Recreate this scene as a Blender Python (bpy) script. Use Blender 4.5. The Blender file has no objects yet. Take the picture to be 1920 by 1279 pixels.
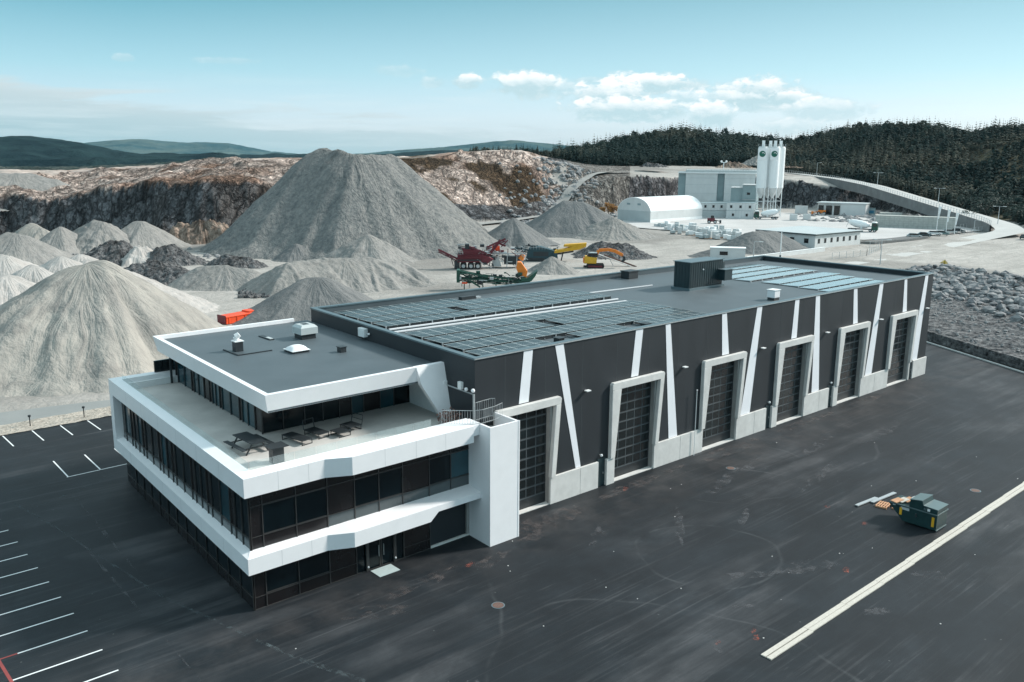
import bpy, math, random
import numpy as np
from mathutils import Vector, Matrix
random.seed(7); RNG = np.random.default_rng(11)
SC = bpy.context.scene
COL = SC.collection
R_ = math.radians

# ------------------------------------------------------------------ camera
CAM = np.array([-36.8608799, -44.81268121, 25.71087038])
FW = np.array([0.65048379, 0.73074393, -0.20708488])
RT = np.array([0.74778238, -0.66391568, 0.00612293])
UP = np.array([0.1330126, 0.15883729, 0.97830382])
FPX = 1657.62
cd = bpy.data.cameras.new("camera"); cam = bpy.data.objects.new("camera", cd); COL.objects.link(cam)
cd.sensor_width = 36; cd.lens = FPX / 1920 * 36; cd.clip_start = 0.5; cd.clip_end = 60000
cam.matrix_world = Matrix(((RT[0], UP[0], -FW[0], CAM[0]), (RT[1], UP[1], -FW[1], CAM[1]), (RT[2], UP[2], -FW[2], CAM[2]), (0, 0, 0, 1)))
SC.camera = cam

# ------------------------------------------------------------------ light and sky
SUN_AZ = R_(-22)      # direction towards the sun, from +X counter-clockwise
SUN_EL = R_(34)
w = bpy.data.worlds.new("World"); SC.world = w; w.use_nodes = True
def N(nt, t, **k):
    n = nt.nodes.new(t)
    for a, b in k.items():
        if a == 'op': n.operation = b
        elif a.startswith('i'): n.inputs[int(a[1:])].default_value = b
        else: setattr(n, a, b)
    return n
def math_(nt, op, a, b=None, c=None, clamp=False):
    n = nt.nodes.new('ShaderNodeMath'); n.operation = op; n.use_clamp = clamp
    for i, v in enumerate((a, b, c)):
        if v is None: continue
        if hasattr(v, 'links'): nt.links.new(v, n.inputs[i])
        else: n.inputs[i].default_value = v
    return n.outputs[0]
def ramp(nt, fac, stops, interp='LINEAR'):
    n = nt.nodes.new('ShaderNodeValToRGB'); cr = n.color_ramp; cr.interpolation = interp
    while len(cr.elements) < len(stops): cr.elements.new(0.5)
    for e, (p, c) in zip(cr.elements, stops):
        e.position = p; e.color = (*c, 1) if len(c) == 3 else c
    nt.links.new(fac, n.inputs[0]); return n.outputs[0]
def mixc(nt, fac, a, b, mode='MIX'):
    n = nt.nodes.new('ShaderNodeMix'); n.data_type = 'RGBA'; n.blend_type = mode
    for i, v in ((0, fac), (6, a), (7, b)):
        if hasattr(v, 'links'): nt.links.new(v, n.inputs[i])
        elif i == 0: n.inputs[0].default_value = v
        else: n.inputs[i].default_value = (*v, 1)
    return n.outputs[2]
def noise(nt, vec, scale, detail=4, rough=0.55, dist=0.0, dims='3D'):
    n = nt.nodes.new('ShaderNodeTexNoise'); n.noise_dimensions = dims
    n.inputs['Scale'].default_value = scale; n.inputs['Detail'].default_value = detail
    n.inputs['Roughness'].default_value = rough; n.inputs['Distortion'].default_value = dist
    if vec is not None: nt.links.new(vec, n.inputs['Vector'])
    return n.outputs['Fac']
def mapping(nt, vec, scale=(1, 1, 1), rot=(0, 0, 0), loc=(0, 0, 0)):
    n = nt.nodes.new('ShaderNodeMapping'); nt.links.new(vec, n.inputs[0])
    n.inputs['Scale'].default_value = scale; n.inputs['Rotation'].default_value = rot; n.inputs['Location'].default_value = loc
    return n.outputs[0]

def ray(px, py):
    d = FW * FPX + RT * (px - 960) + UP * (639.5 - py); return d / FPX
def azel(px, py):
    d = ray(px, py); return math.atan2(d[1], d[0]), math.atan2(d[2], math.hypot(d[0], d[1]))
def G(px, py, z=0.0):
    d = ray(px, py); return Vector(CAM + d * (z - CAM[2]) / d[2])
def P(px, py, r):
    d = ray(px, py); return Vector(CAM + d * r / math.hypot(d[0], d[1]))
def gr(px, py, z=0.0):
    p = G(px, py, z); return math.hypot(p.x - CAM[0], p.y - CAM[1])

def build_world():
    nt = w.node_tree; bg = nt.nodes['Background']
    sky = nt.nodes.new('ShaderNodeTexSky'); sky.sky_type = 'NISHITA'; sky.sun_disc = False
    sky.sun_elevation = SUN_EL; sky.sun_rotation = math.pi / 2 - SUN_AZ
    sky.air_density = 1.0; sky.dust_density = 1.2; sky.ozone_density = 1.0
    tc = nt.nodes.new('ShaderNodeTexCoord'); sep = nt.nodes.new('ShaderNodeSeparateXYZ'); nt.links.new(tc.outputs['Generated'], sep.inputs[0])
    X, Y, Z = sep.outputs
    el = math_(nt, 'ARCSINE', Z)
    az = math_(nt, 'ARCTAN2', Y, X)
    # Nishita sky, tinted and blended with a veil, brightened above the view as added fill light
    tint = ramp(nt, math_(nt, 'MULTIPLY', el, 1.0, clamp=True), [(0.0, (1.35, 1.5, 2.1)), (0.04, (1.3, 1.5, 2.0)), (0.085, (.80, 1.25, 1.42)), (0.17, (.40, .85, .87)), (1.0, (.8, .95, .95))])
    veil = ramp(nt, math_(nt, 'MULTIPLY', el, 1.0, clamp=True), [(0.0, (.80, .89, .95)), (0.04, (.68, .85, .93)), (0.085, (.46, .74, .85)), (0.165, (.145, .44, .55)), (0.21, (.20, .48, .59)), (0.45, VEIL_FILL), (1.0, VEIL_FILL)])
    veil = mixc(nt, 1.0, veil, (10, 10, 10), 'MULTIPLY')
    toward = math_(nt, 'MULTIPLY_ADD', math_(nt, 'COSINE', math_(nt, 'SUBTRACT', az, 0.15)), 1.6, -0.75, clamp=True)
    veil = mixc(nt, math_(nt, 'MULTIPLY', toward, 0.35), veil, (8.6, 9.2, 9.6))
    col = mixc(nt, math_(nt, 'MULTIPLY_ADD', el, 0.6, 0.6, clamp=True), mixc(nt, 1.0, sky.outputs[0], tint, 'MULTIPLY'), veil)
    # soft layer cloud on the left of the view, low
    comb = nt.nodes.new('ShaderNodeCombineXYZ'); nt.links.new(az, comb.inputs[0]); nt.links.new(el, comb.inputs[1])
    v = comb.outputs[0]
    n1 = noise(nt, mapping(nt, v, (3.0, 24, 1), rot=(0, 0, R_(3))), 1.5, 7, 0.66, 0.5)
    a0, e0 = azel(0, 140); a1, e1 = azel(1150, 260)
    g = math_(nt, 'SUBTRACT', az, a1); g = math_(nt, 'DIVIDE', g, a0 - a1, clamp=True)   # 1 at left
    top = math_(nt, 'MULTIPLY_ADD', g, (e0 - e1), e1)
    m = math_(nt, 'SUBTRACT', top, el); m = math_(nt, 'MULTIPLY', m, 45.0)
    m = math_(nt, 'ADD', m, math_(nt, 'MULTIPLY_ADD', n1, 6.0, -3.0)); m = math_(nt, 'MULTIPLY', m, 0.8, clamp=True)
    m = math_(nt, 'MULTIPLY', m, math_(nt, 'MULTIPLY_ADD', n1, 5.5, -1.7, clamp=True))
    m = math_(nt, 'MULTIPLY', m, math_(nt, 'MULTIPLY', g, 5.0, clamp=True))
    col = mixc(nt, math_(nt, 'MULTIPLY', m, 1.5, clamp=True), col, mixc(nt, math_(nt, 'MULTIPLY', math_(nt, 'SUBTRACT', top, el), 14.0, clamp=True), (6.1, 7.0, 7.3), STRATUS))
    # faint streaks near the horizon everywhere
    n3 = noise(nt, mapping(nt, v, (4, 55, 1)), 1.6, 5, 0.6, 0.3)
    band = math_(nt, 'SUBTRACT', 1.0, math_(nt, 'MULTIPLY', math_(nt, 'ABSOLUTE', math_(nt, 'SUBTRACT', el, 0.03)), 18.0), clamp=True)
    col = mixc(nt, math_(nt, 'MULTIPLY', math_(nt, 'MULTIPLY', math_(nt, 'MULTIPLY_ADD', n3, 4.0, -1.9, clamp=True), band), 0.55), col, WISP)
    # cumulus
    nz = noise(nt, mapping(nt, v, (1, 1.7, 1)), 55.0, 7, 0.6, 0.2)
    nb = noise(nt, mapping(nt, v, (1, 1.5, 1)), 20.0, 4, 0.6, 0.2)
    dens = None; shade = None
    for (cx, cy, rx, ry, k) in [(990, 158, 52, 17, 1), (875, 152, 20, 10, .8), (815, 154, 18, 8, .5), (1140, 178, 62, 19, 1), (1215, 158, 95, 13, .85), (1170, 205, 95, 16, .95), (1105, 150, 30, 6, .5),
                                (1275, 188, 28, 14, .6), (1425, 172, 72, 22, 1), (1350, 185, 55, 10, .6), (1480, 186, 30, 12, .8), (1335, 215, 32, 16, .8), (1545, 205, 55, 13, .6), (1470, 240, 55, 10, .45), (745, 132, 35, 7, .3),
                                (232, 108, 12, 5, .35), (430, 114, 40, 4, .25), (1060, 168, 18, 14, .55)]:
        ca, ce = azel(cx, cy); ra = rx / FPX * 1.12; re = ry / FPX * 1.3
        dx = math_(nt, 'DIVIDE', math_(nt, 'SUBTRACT', az, ca), ra); dy = math_(nt, 'DIVIDE', math_(nt, 'SUBTRACT', el, ce), re)
        r2 = math_(nt, 'ADD', math_(nt, 'POWER', dx, 2.0), math_(nt, 'POWER', dy, 2.0))
        d = math_(nt, 'SUBTRACT', 1.55, r2)
        d = math_(nt, 'ADD', d, math_(nt, 'MULTIPLY_ADD', nz, 4.4, -2.2))
        d = math_(nt, 'ADD', d, math_(nt, 'MULTIPLY_ADD', nb, 3.0, -1.5))
        d = math_(nt, 'MULTIPLY', math_(nt, 'MULTIPLY', d, 1.15, clamp=True), min(1, k * 1.15))
        d = math_(nt, 'MULTIPLY', d, math_(nt, 'SUBTRACT', 3.2, r2, clamp=True))
        s = math_(nt, 'MULTIPLY', d, math_(nt, 'MULTIPLY_ADD', dy, 1.0, 0.25, clamp=True))
        dens = d if dens is None else math_(nt, 'MAXIMUM', dens, d)
        shade = s if shade is None else math_(nt, 'MAXIMUM', shade, s)
    cc = mixc(nt, math_(nt, 'ADD', shade, math_(nt, 'MULTIPLY_ADD', nz, 1.6, -0.8), clamp=True), CUM_D, CUM_L)
    col = mixc(nt, math_(nt, 'MULTIPLY', dens, 0.9), col, cc)
    nt.links.new(col, bg.inputs[0]); bg.inputs[1].default_value = SKY_STR
SKY_STR = 0.10
VEIL_FILL = (0.62, 0.82, 0.90)
STRATUS = (2.9, 4.95, 5.6); WISP = (7.5, 8.3, 8.6); CUM_D = (5.1, 6.9, 7.4); CUM_L = (10.6, 10.6, 10.6)
build_world()
sl = bpy.data.lights.new("sun", 'SUN'); sl.energy = 4.9; sl.angle = R_(7.0); sl.color = (1.0, 0.95, 0.89)
so = bpy.data.objects.new("sun", sl); COL.objects.link(so)
sd = Vector((math.cos(SUN_AZ) * math.cos(SUN_EL), math.sin(SUN_AZ) * math.cos(SUN_EL), math.sin(SUN_EL)))
so.rotation_euler = sd.to_track_quat('Z', 'Y').to_euler(); so.location = (0, 0, 120)
SC.view_settings.view_transform = 'Standard'; SC.view_settings.look = 'None'; SC.view_settings.exposure = 0.16; SC.view_settings.gamma = 1.0

# ------------------------------------------------------------------ materials
def bsdf(name):
    m = bpy.data.materials.new(name); m.use_nodes = True
    return m, m.node_tree, m.node_tree.nodes['Principled BSDF']
def mat(name, c, rough=0.6, var=0.12, scale=3.0, bump=0.0, bscale=None, metal=0.0, spec=None, stretch=(1, 1, 1), c2=None, detail=5, world=False, dirt=0.0):
    m, nt, b = bsdf(name)
    if world: v = nt.nodes.new('ShaderNodeNewGeometry').outputs['Position']
    else: v = nt.nodes.new('ShaderNodeTexCoord').outputs['Object']
    v2 = mapping(nt, v, stretch)
    f = noise(nt, v2, scale, detail, 0.6)
    c2_ = c2 or tuple(min(1, x * (1 + var)) for x in c); c1_ = c if c2 else tuple(x * (1 - var) for x in c)
    col = ramp(nt, f, [(0.3, c1_), (0.7, c2_)])
    if dirt:
        f2 = noise(nt, mapping(nt, v, (1, 1, 0.25)), scale * 0.4 + 0.3, 6, 0.7)
        col = mixc(nt, math_(nt, 'MULTIPLY', math_(nt, 'MULTIPLY_ADD', f2, 4, -2.0, clamp=True), dirt), col, tuple(x * 0.55 for x in c))
    nt.links.new(col, b.inputs['Base Color'])
    b.inputs['Metallic'].default_value = metal
    nt.links.new(math_(nt, 'MULTIPLY_ADD', f, 0.25, rough - 0.12, clamp=True), b.inputs['Roughness'])
    if spec is not None: b.inputs['Specular IOR Level'].default_value = spec
    if bump:
        bn = nt.nodes.new('ShaderNodeBump'); bn.inputs['Strength'].default_value = bump; bn.inputs['Distance'].default_value = 0.1 if not world else 0.3
        nt.links.new(noise(nt, v2, bscale or scale * 4, 6, 0.65), bn.inputs['Height']); nt.links.new(bn.outputs[0], b.inputs['Normal'])
    return m
M = {}
def cracks(nt, p, scale, wd=0.06, z=0.55):
    q = mapping(nt, p, (1, 1, z)); d = noise(nt, q, scale * 1.2, 4, .6)
    n = nt.nodes.new('ShaderNodeTexVoronoi'); n.feature = 'DISTANCE_TO_EDGE'; n.inputs['Scale'].default_value = scale
    va = nt.nodes.new('ShaderNodeVectorMath'); va.operation = 'MULTIPLY_ADD'; nt.links.new(q, va.inputs[0]); va.inputs[1].default_value = (1, 1, 1)
    cx = nt.nodes.new('ShaderNodeCombineXYZ'); e = math_(nt, 'MULTIPLY', d, 1.6 / scale)
    for i in range(3): nt.links.new(e, cx.inputs[i])
    nt.links.new(cx.outputs[0], va.inputs[2]); nt.links.new(va.outputs[0], n.inputs['Vector'])
    return math_(nt, 'SUBTRACT', 1.0, math_(nt, 'DIVIDE', n.outputs['Distance'], wd), clamp=True)
M['white'] = mat('white_panel', (0.80, 0.80, 0.81), 0.42, 0.02, 1.2, dirt=0.07)
M['white2'] = mat('white_metal', (0.74, 0.76, 0.76), 0.5, 0.05, 2)
M['wallblack'] = mat('black_cladding', (0.0155, 0.0205, 0.0255), 0.55, 0.16, 0.5, stretch=(1, 1, 0.3), world=True)
M['seam'] = mat('cladding_seam', (0.05, 0.06, 0.065), 0.6)
M['stripe'] = mat('white_stripe', (0.80, 0.81, 0.84), 0.5, 0.02, 1)
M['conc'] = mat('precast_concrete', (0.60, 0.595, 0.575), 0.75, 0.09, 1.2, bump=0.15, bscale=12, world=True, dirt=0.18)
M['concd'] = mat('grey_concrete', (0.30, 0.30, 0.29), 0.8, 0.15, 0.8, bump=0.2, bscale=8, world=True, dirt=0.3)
M['terrace'] = mat('terrace_concrete', (0.50, 0.485, 0.46), 0.6, 0.14, 0.5, world=True, dirt=0.12)
M['roof'] = mat('roof_membrane', (0.070, 0.092, 0.104), 0.55, 0.13, 0.35, bump=0.05, bscale=9, world=True, dirt=0.1)
M['coping'] = mat('coping_metal', (0.12, 0.17, 0.19), 0.4, 0.08, 1, metal=0.4)
M['darkmet'] = mat('dark_metal', (0.022, 0.028, 0.032), 0.45, 0.2, 3)
M['tealbox'] = mat('dark_teal_cladding', (0.010, 0.028, 0.034), 0.45, 0.2, 2)
M['steel'] = mat('galvanised_steel', (0.50, 0.53, 0.54), 0.42, 0.12, 6, metal=0.6)
M['brown'] = mat('brown_facade_panel', (0.011, 0.0095, 0.0105), 0.25, 0.15, 0.5, world=True)
M['mull'] = mat('mullion_metal', (0.055, 0.054, 0.054), 0.4, 0.1, 3, metal=0.3)
M['glass'] = mat('dark_window_glass', (0.003, 0.008, 0.011), 0.14, 0.3, 0.5, spec=0.35, world=True)
M['glasst'] = mat('teal_window_glass', (0.008, 0.045, 0.06), 0.12, 0.5, 0.35, spec=0.7, world=True)
M['spandrel'] = mat('spandrel_glass', (0.06, 0.075, 0.08), 0.15, 0.2, 0.5, spec=0.6)
M['door'] = mat('sectional_door', (0.022, 0.026, 0.029), 0.4, 0.2, 2)
M['doorglass'] = mat('door_pane', (0.006, 0.011, 0.013), 0.12, 0.6, 0.6, spec=0.6, world=True)
M['doorline'] = mat('door_rail', (0.11, 0.13, 0.14), 0.4, 0.1, 3, metal=0.3)
M['line'] = mat('road_paint', (0.72, 0.74, 0.74), 0.6, 0.1, 3, dirt=0.25, world=True)
M['redline'] = mat('red_paint', (0.25, 0.045, 0.04), 0.6, 0.15, 3)
M['timber'] = mat('pale_timber', (0.50, 0.47, 0.415), 0.7, 0.2, 4, stretch=(1, 8, 8), dirt=0.2)
M['wood'] = mat('warm_wood', (0.50, 0.27, 0.15), 0.7, 0.25, 5)
M['skip'] = mat('skip_green', (0.008, 0.036, 0.038), 0.4, 0.2, 3, dirt=0.2)
M['skiplid'] = mat('skip_lid', (0.10, 0.15, 0.155), 0.45, 0.08, 3)
M['yellow'] = mat('machine_yellow', (0.66, 0.36, 0.02), 0.45, 0.12, 1.5, dirt=0.25)
M['orange'] = mat('machine_orange', (0.72, 0.20, 0.02), 0.45, 0.12, 1.5, dirt=0.25)
M['redor'] = mat('container_orange', (0.78, 0.075, 0.015), 0.5, 0.12, 1.5, dirt=0.2)
M['mred'] = mat('machine_red', (0.13, 0.014, 0.024), 0.5, 0.2, 1.5, dirt=0.3)
M['mteal'] = mat('machine_teal', (0.015, 0.055, 0.07), 0.5, 0.2, 1.5, dirt=0.3)
M['mgreen'] = mat('machine_green', (0.012, 0.07, 0.048), 0.5, 0.2, 1.5, dirt=0.3)
M['rubber'] = mat('rubber', (0.02, 0.02, 0.021), 0.85, 0.2, 3)
M['logo'] = mat('emblem_green', (0.0, 0.10, 0.065), 0.5, 0.02, 1)
M['shed'] = mat('white_fabric', (0.80, 0.82, 0.82), 0.55, 0.03, 0.1)
M['greyclad'] = mat('grey_cladding', (0.44, 0.485, 0.49), 0.5, 0.05, 0.3, dirt=0.15)
M['cabin'] = mat('cabin_panel', (0.60, 0.615, 0.61), 0.55, 0.06, 0.3, dirt=0.2)
M['tealclad'] = mat('blue_grey_cladding', (0.24, 0.32, 0.335), 0.5, 0.08, 0.3, dirt=0.2)
M['brick'] = mat('block_wall', (0.42, 0.43, 0.40), 0.8, 0.15, 1.0, dirt=0.3)
M['winblack'] = mat('small_window', (0.01, 0.014, 0.016), 0.15, 0.2, 2)
M['rust'] = mat('rusty_iron', (0.13, 0.075, 0.06), 0.7, 0.25, 8)
M['mat'] = mat('entrance_mat', (0.42, 0.50, 0.50), 0.6, 0.06, 4)
M['copper'] = mat('vine_brown', (0.20, 0.11, 0.09), 0.8, 0.3, 8)
M['bark'] = mat('bark', (0.06, 0.045, 0.035), 0.9, 0.2, 3)
M['autumn'] = mat('autumn_leaves', (0.30, 0.14, 0.03), 0.8, 0.35, 0.8, world=True)
M['bush'] = mat('dark_bush_leaves', (0.030, 0.045, 0.035), 0.85, 0.4, 0.25, world=True)
def clearglass():
    m, nt, b = bsdf('balustrade_glass')
    b.inputs['Base Color'].default_value = (0.80, 0.88, 0.88, 1); b.inputs['Roughness'].default_value = 0.03
    tr = nt.nodes.new('ShaderNodeBsdfTransparent'); tr.inputs[0].default_value = (0.93, 0.955, 0.955, 1)
    mx = nt.nodes.new('ShaderNodeMixShader'); mx.inputs[0].default_value = 0.10
    nt.links.new(tr.outputs[0], mx.inputs[1]); nt.links.new(b.outputs[0], mx.inputs[2])
    nt.links.new(mx.outputs[0], nt.nodes['Material Output'].inputs[0]); return m
M['clear'] = clearglass()
def solar(name, c, c2, line):
    m, nt, b = bsdf(name)
    v = nt.nodes.new('ShaderNodeTexCoord').outputs['UV']; sp = nt.nodes.new('ShaderNodeSeparateXYZ'); nt.links.new(v, sp.inputs[0])
    def grid(o, n, wd):
        f = math_(nt, 'FRACT', math_(nt, 'MULTIPLY', o, n)); f = math_(nt, 'ABSOLUTE', math_(nt, 'SUBTRACT', f, 0.5)); return math_(nt, 'GREATER_THAN', f, 0.5 - wd)
    g = math_(nt, 'MAXIMUM', grid(sp.outputs[0], 6, 0.03), grid(sp.outputs[1], 12, 0.045))
    e = math_(nt, 'MAXIMUM', grid(sp.outputs[0], 1, 0.035), grid(sp.outputs[1], 1, 0.02)); mid = grid(math_(nt, 'ADD', sp.outputs[1], 0.5), 1, 0.008)
    pos = nt.nodes.new('ShaderNodeNewGeometry').outputs['Position']
    base = ramp(nt, noise(nt, pos, 0.35, 3), [(0.3, c), (0.7, c2)])
    col = mixc(nt, math_(nt, 'MULTIPLY', g, 0.35), base, line)
    col = mixc(nt, math_(nt, 'MULTIPLY', math_(nt, 'MAXIMUM', e, mid), 1.0), col, line)
    nt.links.new(col, b.inputs['Base Color']); b.inputs['Roughness'].default_value = 0.16; b.inputs['Specular IOR Level'].default_value = 0.45
    return m
M['solarglare'] = solar('solar_cells_painted_glare', (0.16, 0.17, 0.175), (0.20, 0.21, 0.215), (0.5, 0.53, 0.53)); M['solarglare'].node_tree.nodes['Principled BSDF'].inputs['Metallic'].default_value = 0.4; _b = M['solarglare'].node_tree.nodes['Principled BSDF']; _b.inputs['Specular IOR Level'].default_value = 1.0; _b.inputs['Coat Weight'].default_value = 1.0; _b.inputs['Coat Roughness'].default_value = 0.08  # far panels: white sky glare painted in as a paler, metallic base
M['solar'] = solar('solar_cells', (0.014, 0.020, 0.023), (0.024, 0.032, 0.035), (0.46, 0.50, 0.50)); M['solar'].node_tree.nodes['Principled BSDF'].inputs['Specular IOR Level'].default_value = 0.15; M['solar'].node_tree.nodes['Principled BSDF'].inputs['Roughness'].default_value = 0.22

def asphalt():
    m, nt, b = bsdf('yard_asphalt')
    p = nt.nodes.new('ShaderNodeNewGeometry').outputs['Position']
    big = noise(nt, p, 0.045, 5, 0.6, 0.6)
    col = ramp(nt, big, [(0.32, (0.003, 0.0058, 0.0085)), (0.5, (0.0078, 0.0115, 0.015)), (0.68, (0.017, 0.022, 0.027))])
    # paving lanes laid along X: thin seams every few metres
    sp = nt.nodes.new('ShaderNodeSeparateXYZ'); nt.links.new(p, sp.inputs[0])
    wob = math_(nt, 'MULTIPLY', noise(nt, p, 0.15, 3), 0.25)
    fy = math_(nt, 'FRACT', math_(nt, 'MULTIPLY', math_(nt, 'ADD', sp.outputs[1], wob), 1 / 4.6))
    seam = math_(nt, 'LESS_THAN', math_(nt, 'ABSOLUTE', math_(nt, 'SUBTRACT', fy, 0.5)), 0.013)
    col = mixc(nt, math_(nt, 'MULTIPLY', seam, 0.4), col, (0.010, 0.012, 0.014))
    # tyre scuffs: long thin streaks in three directions
    for k, (ang, sx, sy, th, amt) in enumerate([(4, 0.07, 3.2, 0.55, 0.30), (-24, 0.06, 2.6, 0.57, 0.30), (52, 0.06, 2.8, 0.59, 0.28), (12, 0.03, 0.4, 0.48, 0.35), (-8, 0.3, 5.0, .6, .4)]):
        s = noise(nt, mapping(nt, p, (sx, sy, 1), rot=(0, 0, R_(ang)), loc=(k * 7, 3, 0)), 1.0, 5, 0.6, 0.5)
        s = math_(nt, 'MULTIPLY', math_(nt, 'SUBTRACT', s, th), 7.0, clamp=True)
        patch = math_(nt, 'MULTIPLY', math_(nt, 'SUBTRACT', noise(nt, mapping(nt, p, loc=(k * 31, 9, 0)), 0.07, 3), 0.45), 6.0, clamp=True)
        col = mixc(nt, math_(nt, 'MULTIPLY', math_(nt, 'MULTIPLY', s, patch), amt), col, (0.12, 0.12, 0.125))
    # curved tyre marks left by turning lorries
    for k, (cx, cy, R, wd, a_) in enumerate([(22, -3, 7.5, .16, .5), (23, -3.2, 9.6, .14, .4), (9, -13, 6.2, .16, .45), (10, -13.5, 8.3, .13, .4), (33, -2, 11, .2, .35), (-8, -22, 13, .16, .35), (-24, 4, 22, .2, .35), (-24.5, 4, 24.2, .18, .3), (48, 2, 14, .2, .3), (2, 6, 31, .2, .3)]):
        dx = math_(nt, 'SUBTRACT', sp.outputs[0], cx); dy = math_(nt, 'SUBTRACT', sp.outputs[1], cy)
        rr = math_(nt, 'SQRT', math_(nt, 'ADD', math_(nt, 'MULTIPLY', dx, dx), math_(nt, 'MULTIPLY', dy, dy)))
        rr = math_(nt, 'ADD', rr, math_(nt, 'MULTIPLY', noise(nt, p, 0.12, 2), 3.0))
        ln_ = math_(nt, 'SUBTRACT', 1.0, math_(nt, 'MULTIPLY', math_(nt, 'ABSOLUTE', math_(nt, 'SUBTRACT', rr, R)), 1 / wd), clamp=True)
        gap = math_(nt, 'MULTIPLY_ADD', noise(nt, mapping(nt, p, loc=(k * 13, 0, 0)), 0.14, 4, .7), 5.0, -2.3, clamp=True)
        col = mixc(nt, math_(nt, 'MULTIPLY', math_(nt, 'MULTIPLY', ln_, gap), a_ * .8), col, (0.16, 0.165, 0.17) if k % 3 else (0.004, 0.005, 0.006))
    mot = noise(nt, mapping(nt, p, (0.6, 0.9, 1), rot=(0, 0, R_(8))), 0.35, 8, 0.7, 0.4)
    col = mixc(nt, 0.6, col, mixc(nt, 1.0, col, ramp(nt, mot, [(0.36, (0.45, 0.47, 0.50)), (0.5, (1, 1, 1)), (0.64, (1.9, 1.85, 1.8))]), 'MULTIPLY'))
    # dusty trail along the hall front
    dust = math_(nt, 'SUBTRACT', 1.0, math_(nt, 'MULTIPLY', math_(nt, 'ABSOLUTE', math_(nt, 'ADD', sp.outputs[1], 3.2)), 0.26), clamp=True)
    dust = math_(nt, 'MULTIPLY', dust, math_(nt, 'MULTIPLY', math_(nt, 'SUBTRACT', noise(nt, p, 0.35, 6, 0.65), 0.42), 3.0, clamp=True))
    col = mixc(nt, math_(nt, 'MULTIPLY', dust, 0.40), col, (0.13, 0.115, 0.11))
    # fine aggregate and tiny pale stones
    fine = noise(nt, p, 22.0, 3, 0.7)
    col = mixc(nt, 0.25, col, ramp(nt, fine, [(0.3, (0.006, 0.008, 0.010)), (0.7, (0.045, 0.051, 0.057))]))
    vo = nt.nodes.new('ShaderNodeTexVoronoi'); vo.inputs['Scale'].default_value = 0.9; nt.links.new(p, vo.inputs['Vector'])
    st = math_(nt, 'LESS_THAN', vo.outputs['Distance'], 0.045); st = math_(nt, 'MULTIPLY', st, math_(nt, 'GREATER_THAN', noise(nt, p, 0.2, 2), 0.52))
    col = mixc(nt, math_(nt, 'MULTIPLY', st, 0.25), col, (0.25, 0.25, 0.24))
    nt.links.new(col, b.inputs['Base Color'])
    nt.links.new(math_(nt, 'MULTIPLY_ADD', big, 0.30, 0.45), b.inputs['Roughness']); b.inputs['Specular IOR Level'].default_value = 0.22
    bn = nt.nodes.new('ShaderNodeBump'); bn.inputs['Strength'].default_value = 0.25; bn.inputs['Distance'].default_value = 0.02
    nt.links.new(fine, bn.inputs['Height']); nt.links.new(bn.outputs[0], b.inputs['Normal'])
    return m
M['asphalt'] = asphalt()

def gravel(name, dark, mid, light, grain=2.2, streak=0.5, bump=0.6, rough=0.95, gs=0.5):
    """loose stone: colour by grain and by down-slope streaks"""
    m, nt, b = bsdf(name)
    p = nt.nodes.new('ShaderNodeTexCoord').outputs['Object']
    g1 = noise(nt, p, grain, 4, 0.75); g2 = noise(nt, p, grain * 0.09, 5, 0.6, 0.5)
    st = noise(nt, mapping(nt, p, (1, 1, 0.12)), 0.55, 5, 0.6, 0.6)
    col = ramp(nt, g2, [(0.3, mid), (0.7, light)])
    col = mixc(nt, math_(nt, 'MULTIPLY', math_(nt, 'MULTIPLY_ADD', st, 4, -1.8, clamp=True), streak), col, dark)
    sp = nt.nodes.new('ShaderNodeSeparateXYZ'); nt.links.new(p, sp.inputs[0])
    an = math_(nt, 'ARCTAN2', sp.outputs[1], sp.outputs[0]); rad = math_(nt, 'SQRT', math_(nt, 'ADD', math_(nt, 'POWER', sp.outputs[0], 2.0), math_(nt, 'POWER', sp.outputs[1], 2.0)))
    cb = nt.nodes.new('ShaderNodeCombineXYZ'); nt.links.new(math_(nt, 'MULTIPLY', math_(nt, 'COSINE', an), 3.2), cb.inputs[0]); nt.links.new(math_(nt, 'MULTIPLY', math_(nt, 'SINE', an), 3.2), cb.inputs[1]); nt.links.new(math_(nt, 'MULTIPLY', rad, 0.12), cb.inputs[2])
    rs = noise(nt, cb.outputs[0], 1.6, 4, 0.6, 1.0)
    col = mixc(nt, math_(nt, 'MULTIPLY', math_(nt, 'MULTIPLY_ADD', rs, 6, -3.1, clamp=True), min(1, streak * 1.7)), col, dark)
    col = mixc(nt, math_(nt, 'MULTIPLY', math_(nt, 'MULTIPLY_ADD', rs, -7, 3.05, clamp=True), min(1, streak * 1.3)), col, light)
    damp = noise(nt, mapping(nt, p, (1, 1, .5)), .13, 4, .55, .8)
    col = mixc(nt, math_(nt, 'MULTIPLY', math_(nt, 'MULTIPLY_ADD', damp, 5, -2.6, clamp=True), .45), col, dark)
    col = mixc(nt, gs, col, ramp(nt, g1, [(0.36, dark), (0.64, light)]))
    nt.links.new(col, b.inputs['Base Color']); b.inputs['Roughness'].default_value = rough; b.inputs['Specular IOR Level'].default_value = 0.1
    bn = nt.nodes.new('ShaderNodeBump'); bn.inputs['Strength'].default_value = bump; bn.inputs['Distance'].default_value = 0.5
    nt.links.new(math_(nt, 'ADD', g1, math_(nt, 'ADD', math_(nt, 'MULTIPLY', st, 1.2), math_(nt, 'MULTIPLY', rs, 2.5))), bn.inputs['Height']); nt.links.new(bn.outputs[0], b.inputs['Normal'])
    return m
M['g_big'] = gravel('coarse_grey_gravel', (0.09, 0.10, 0.105), (0.175, 0.178, 0.172), (0.27, 0.265, 0.25), 0.9, 0.35, 1.0, gs=0.55)
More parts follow.
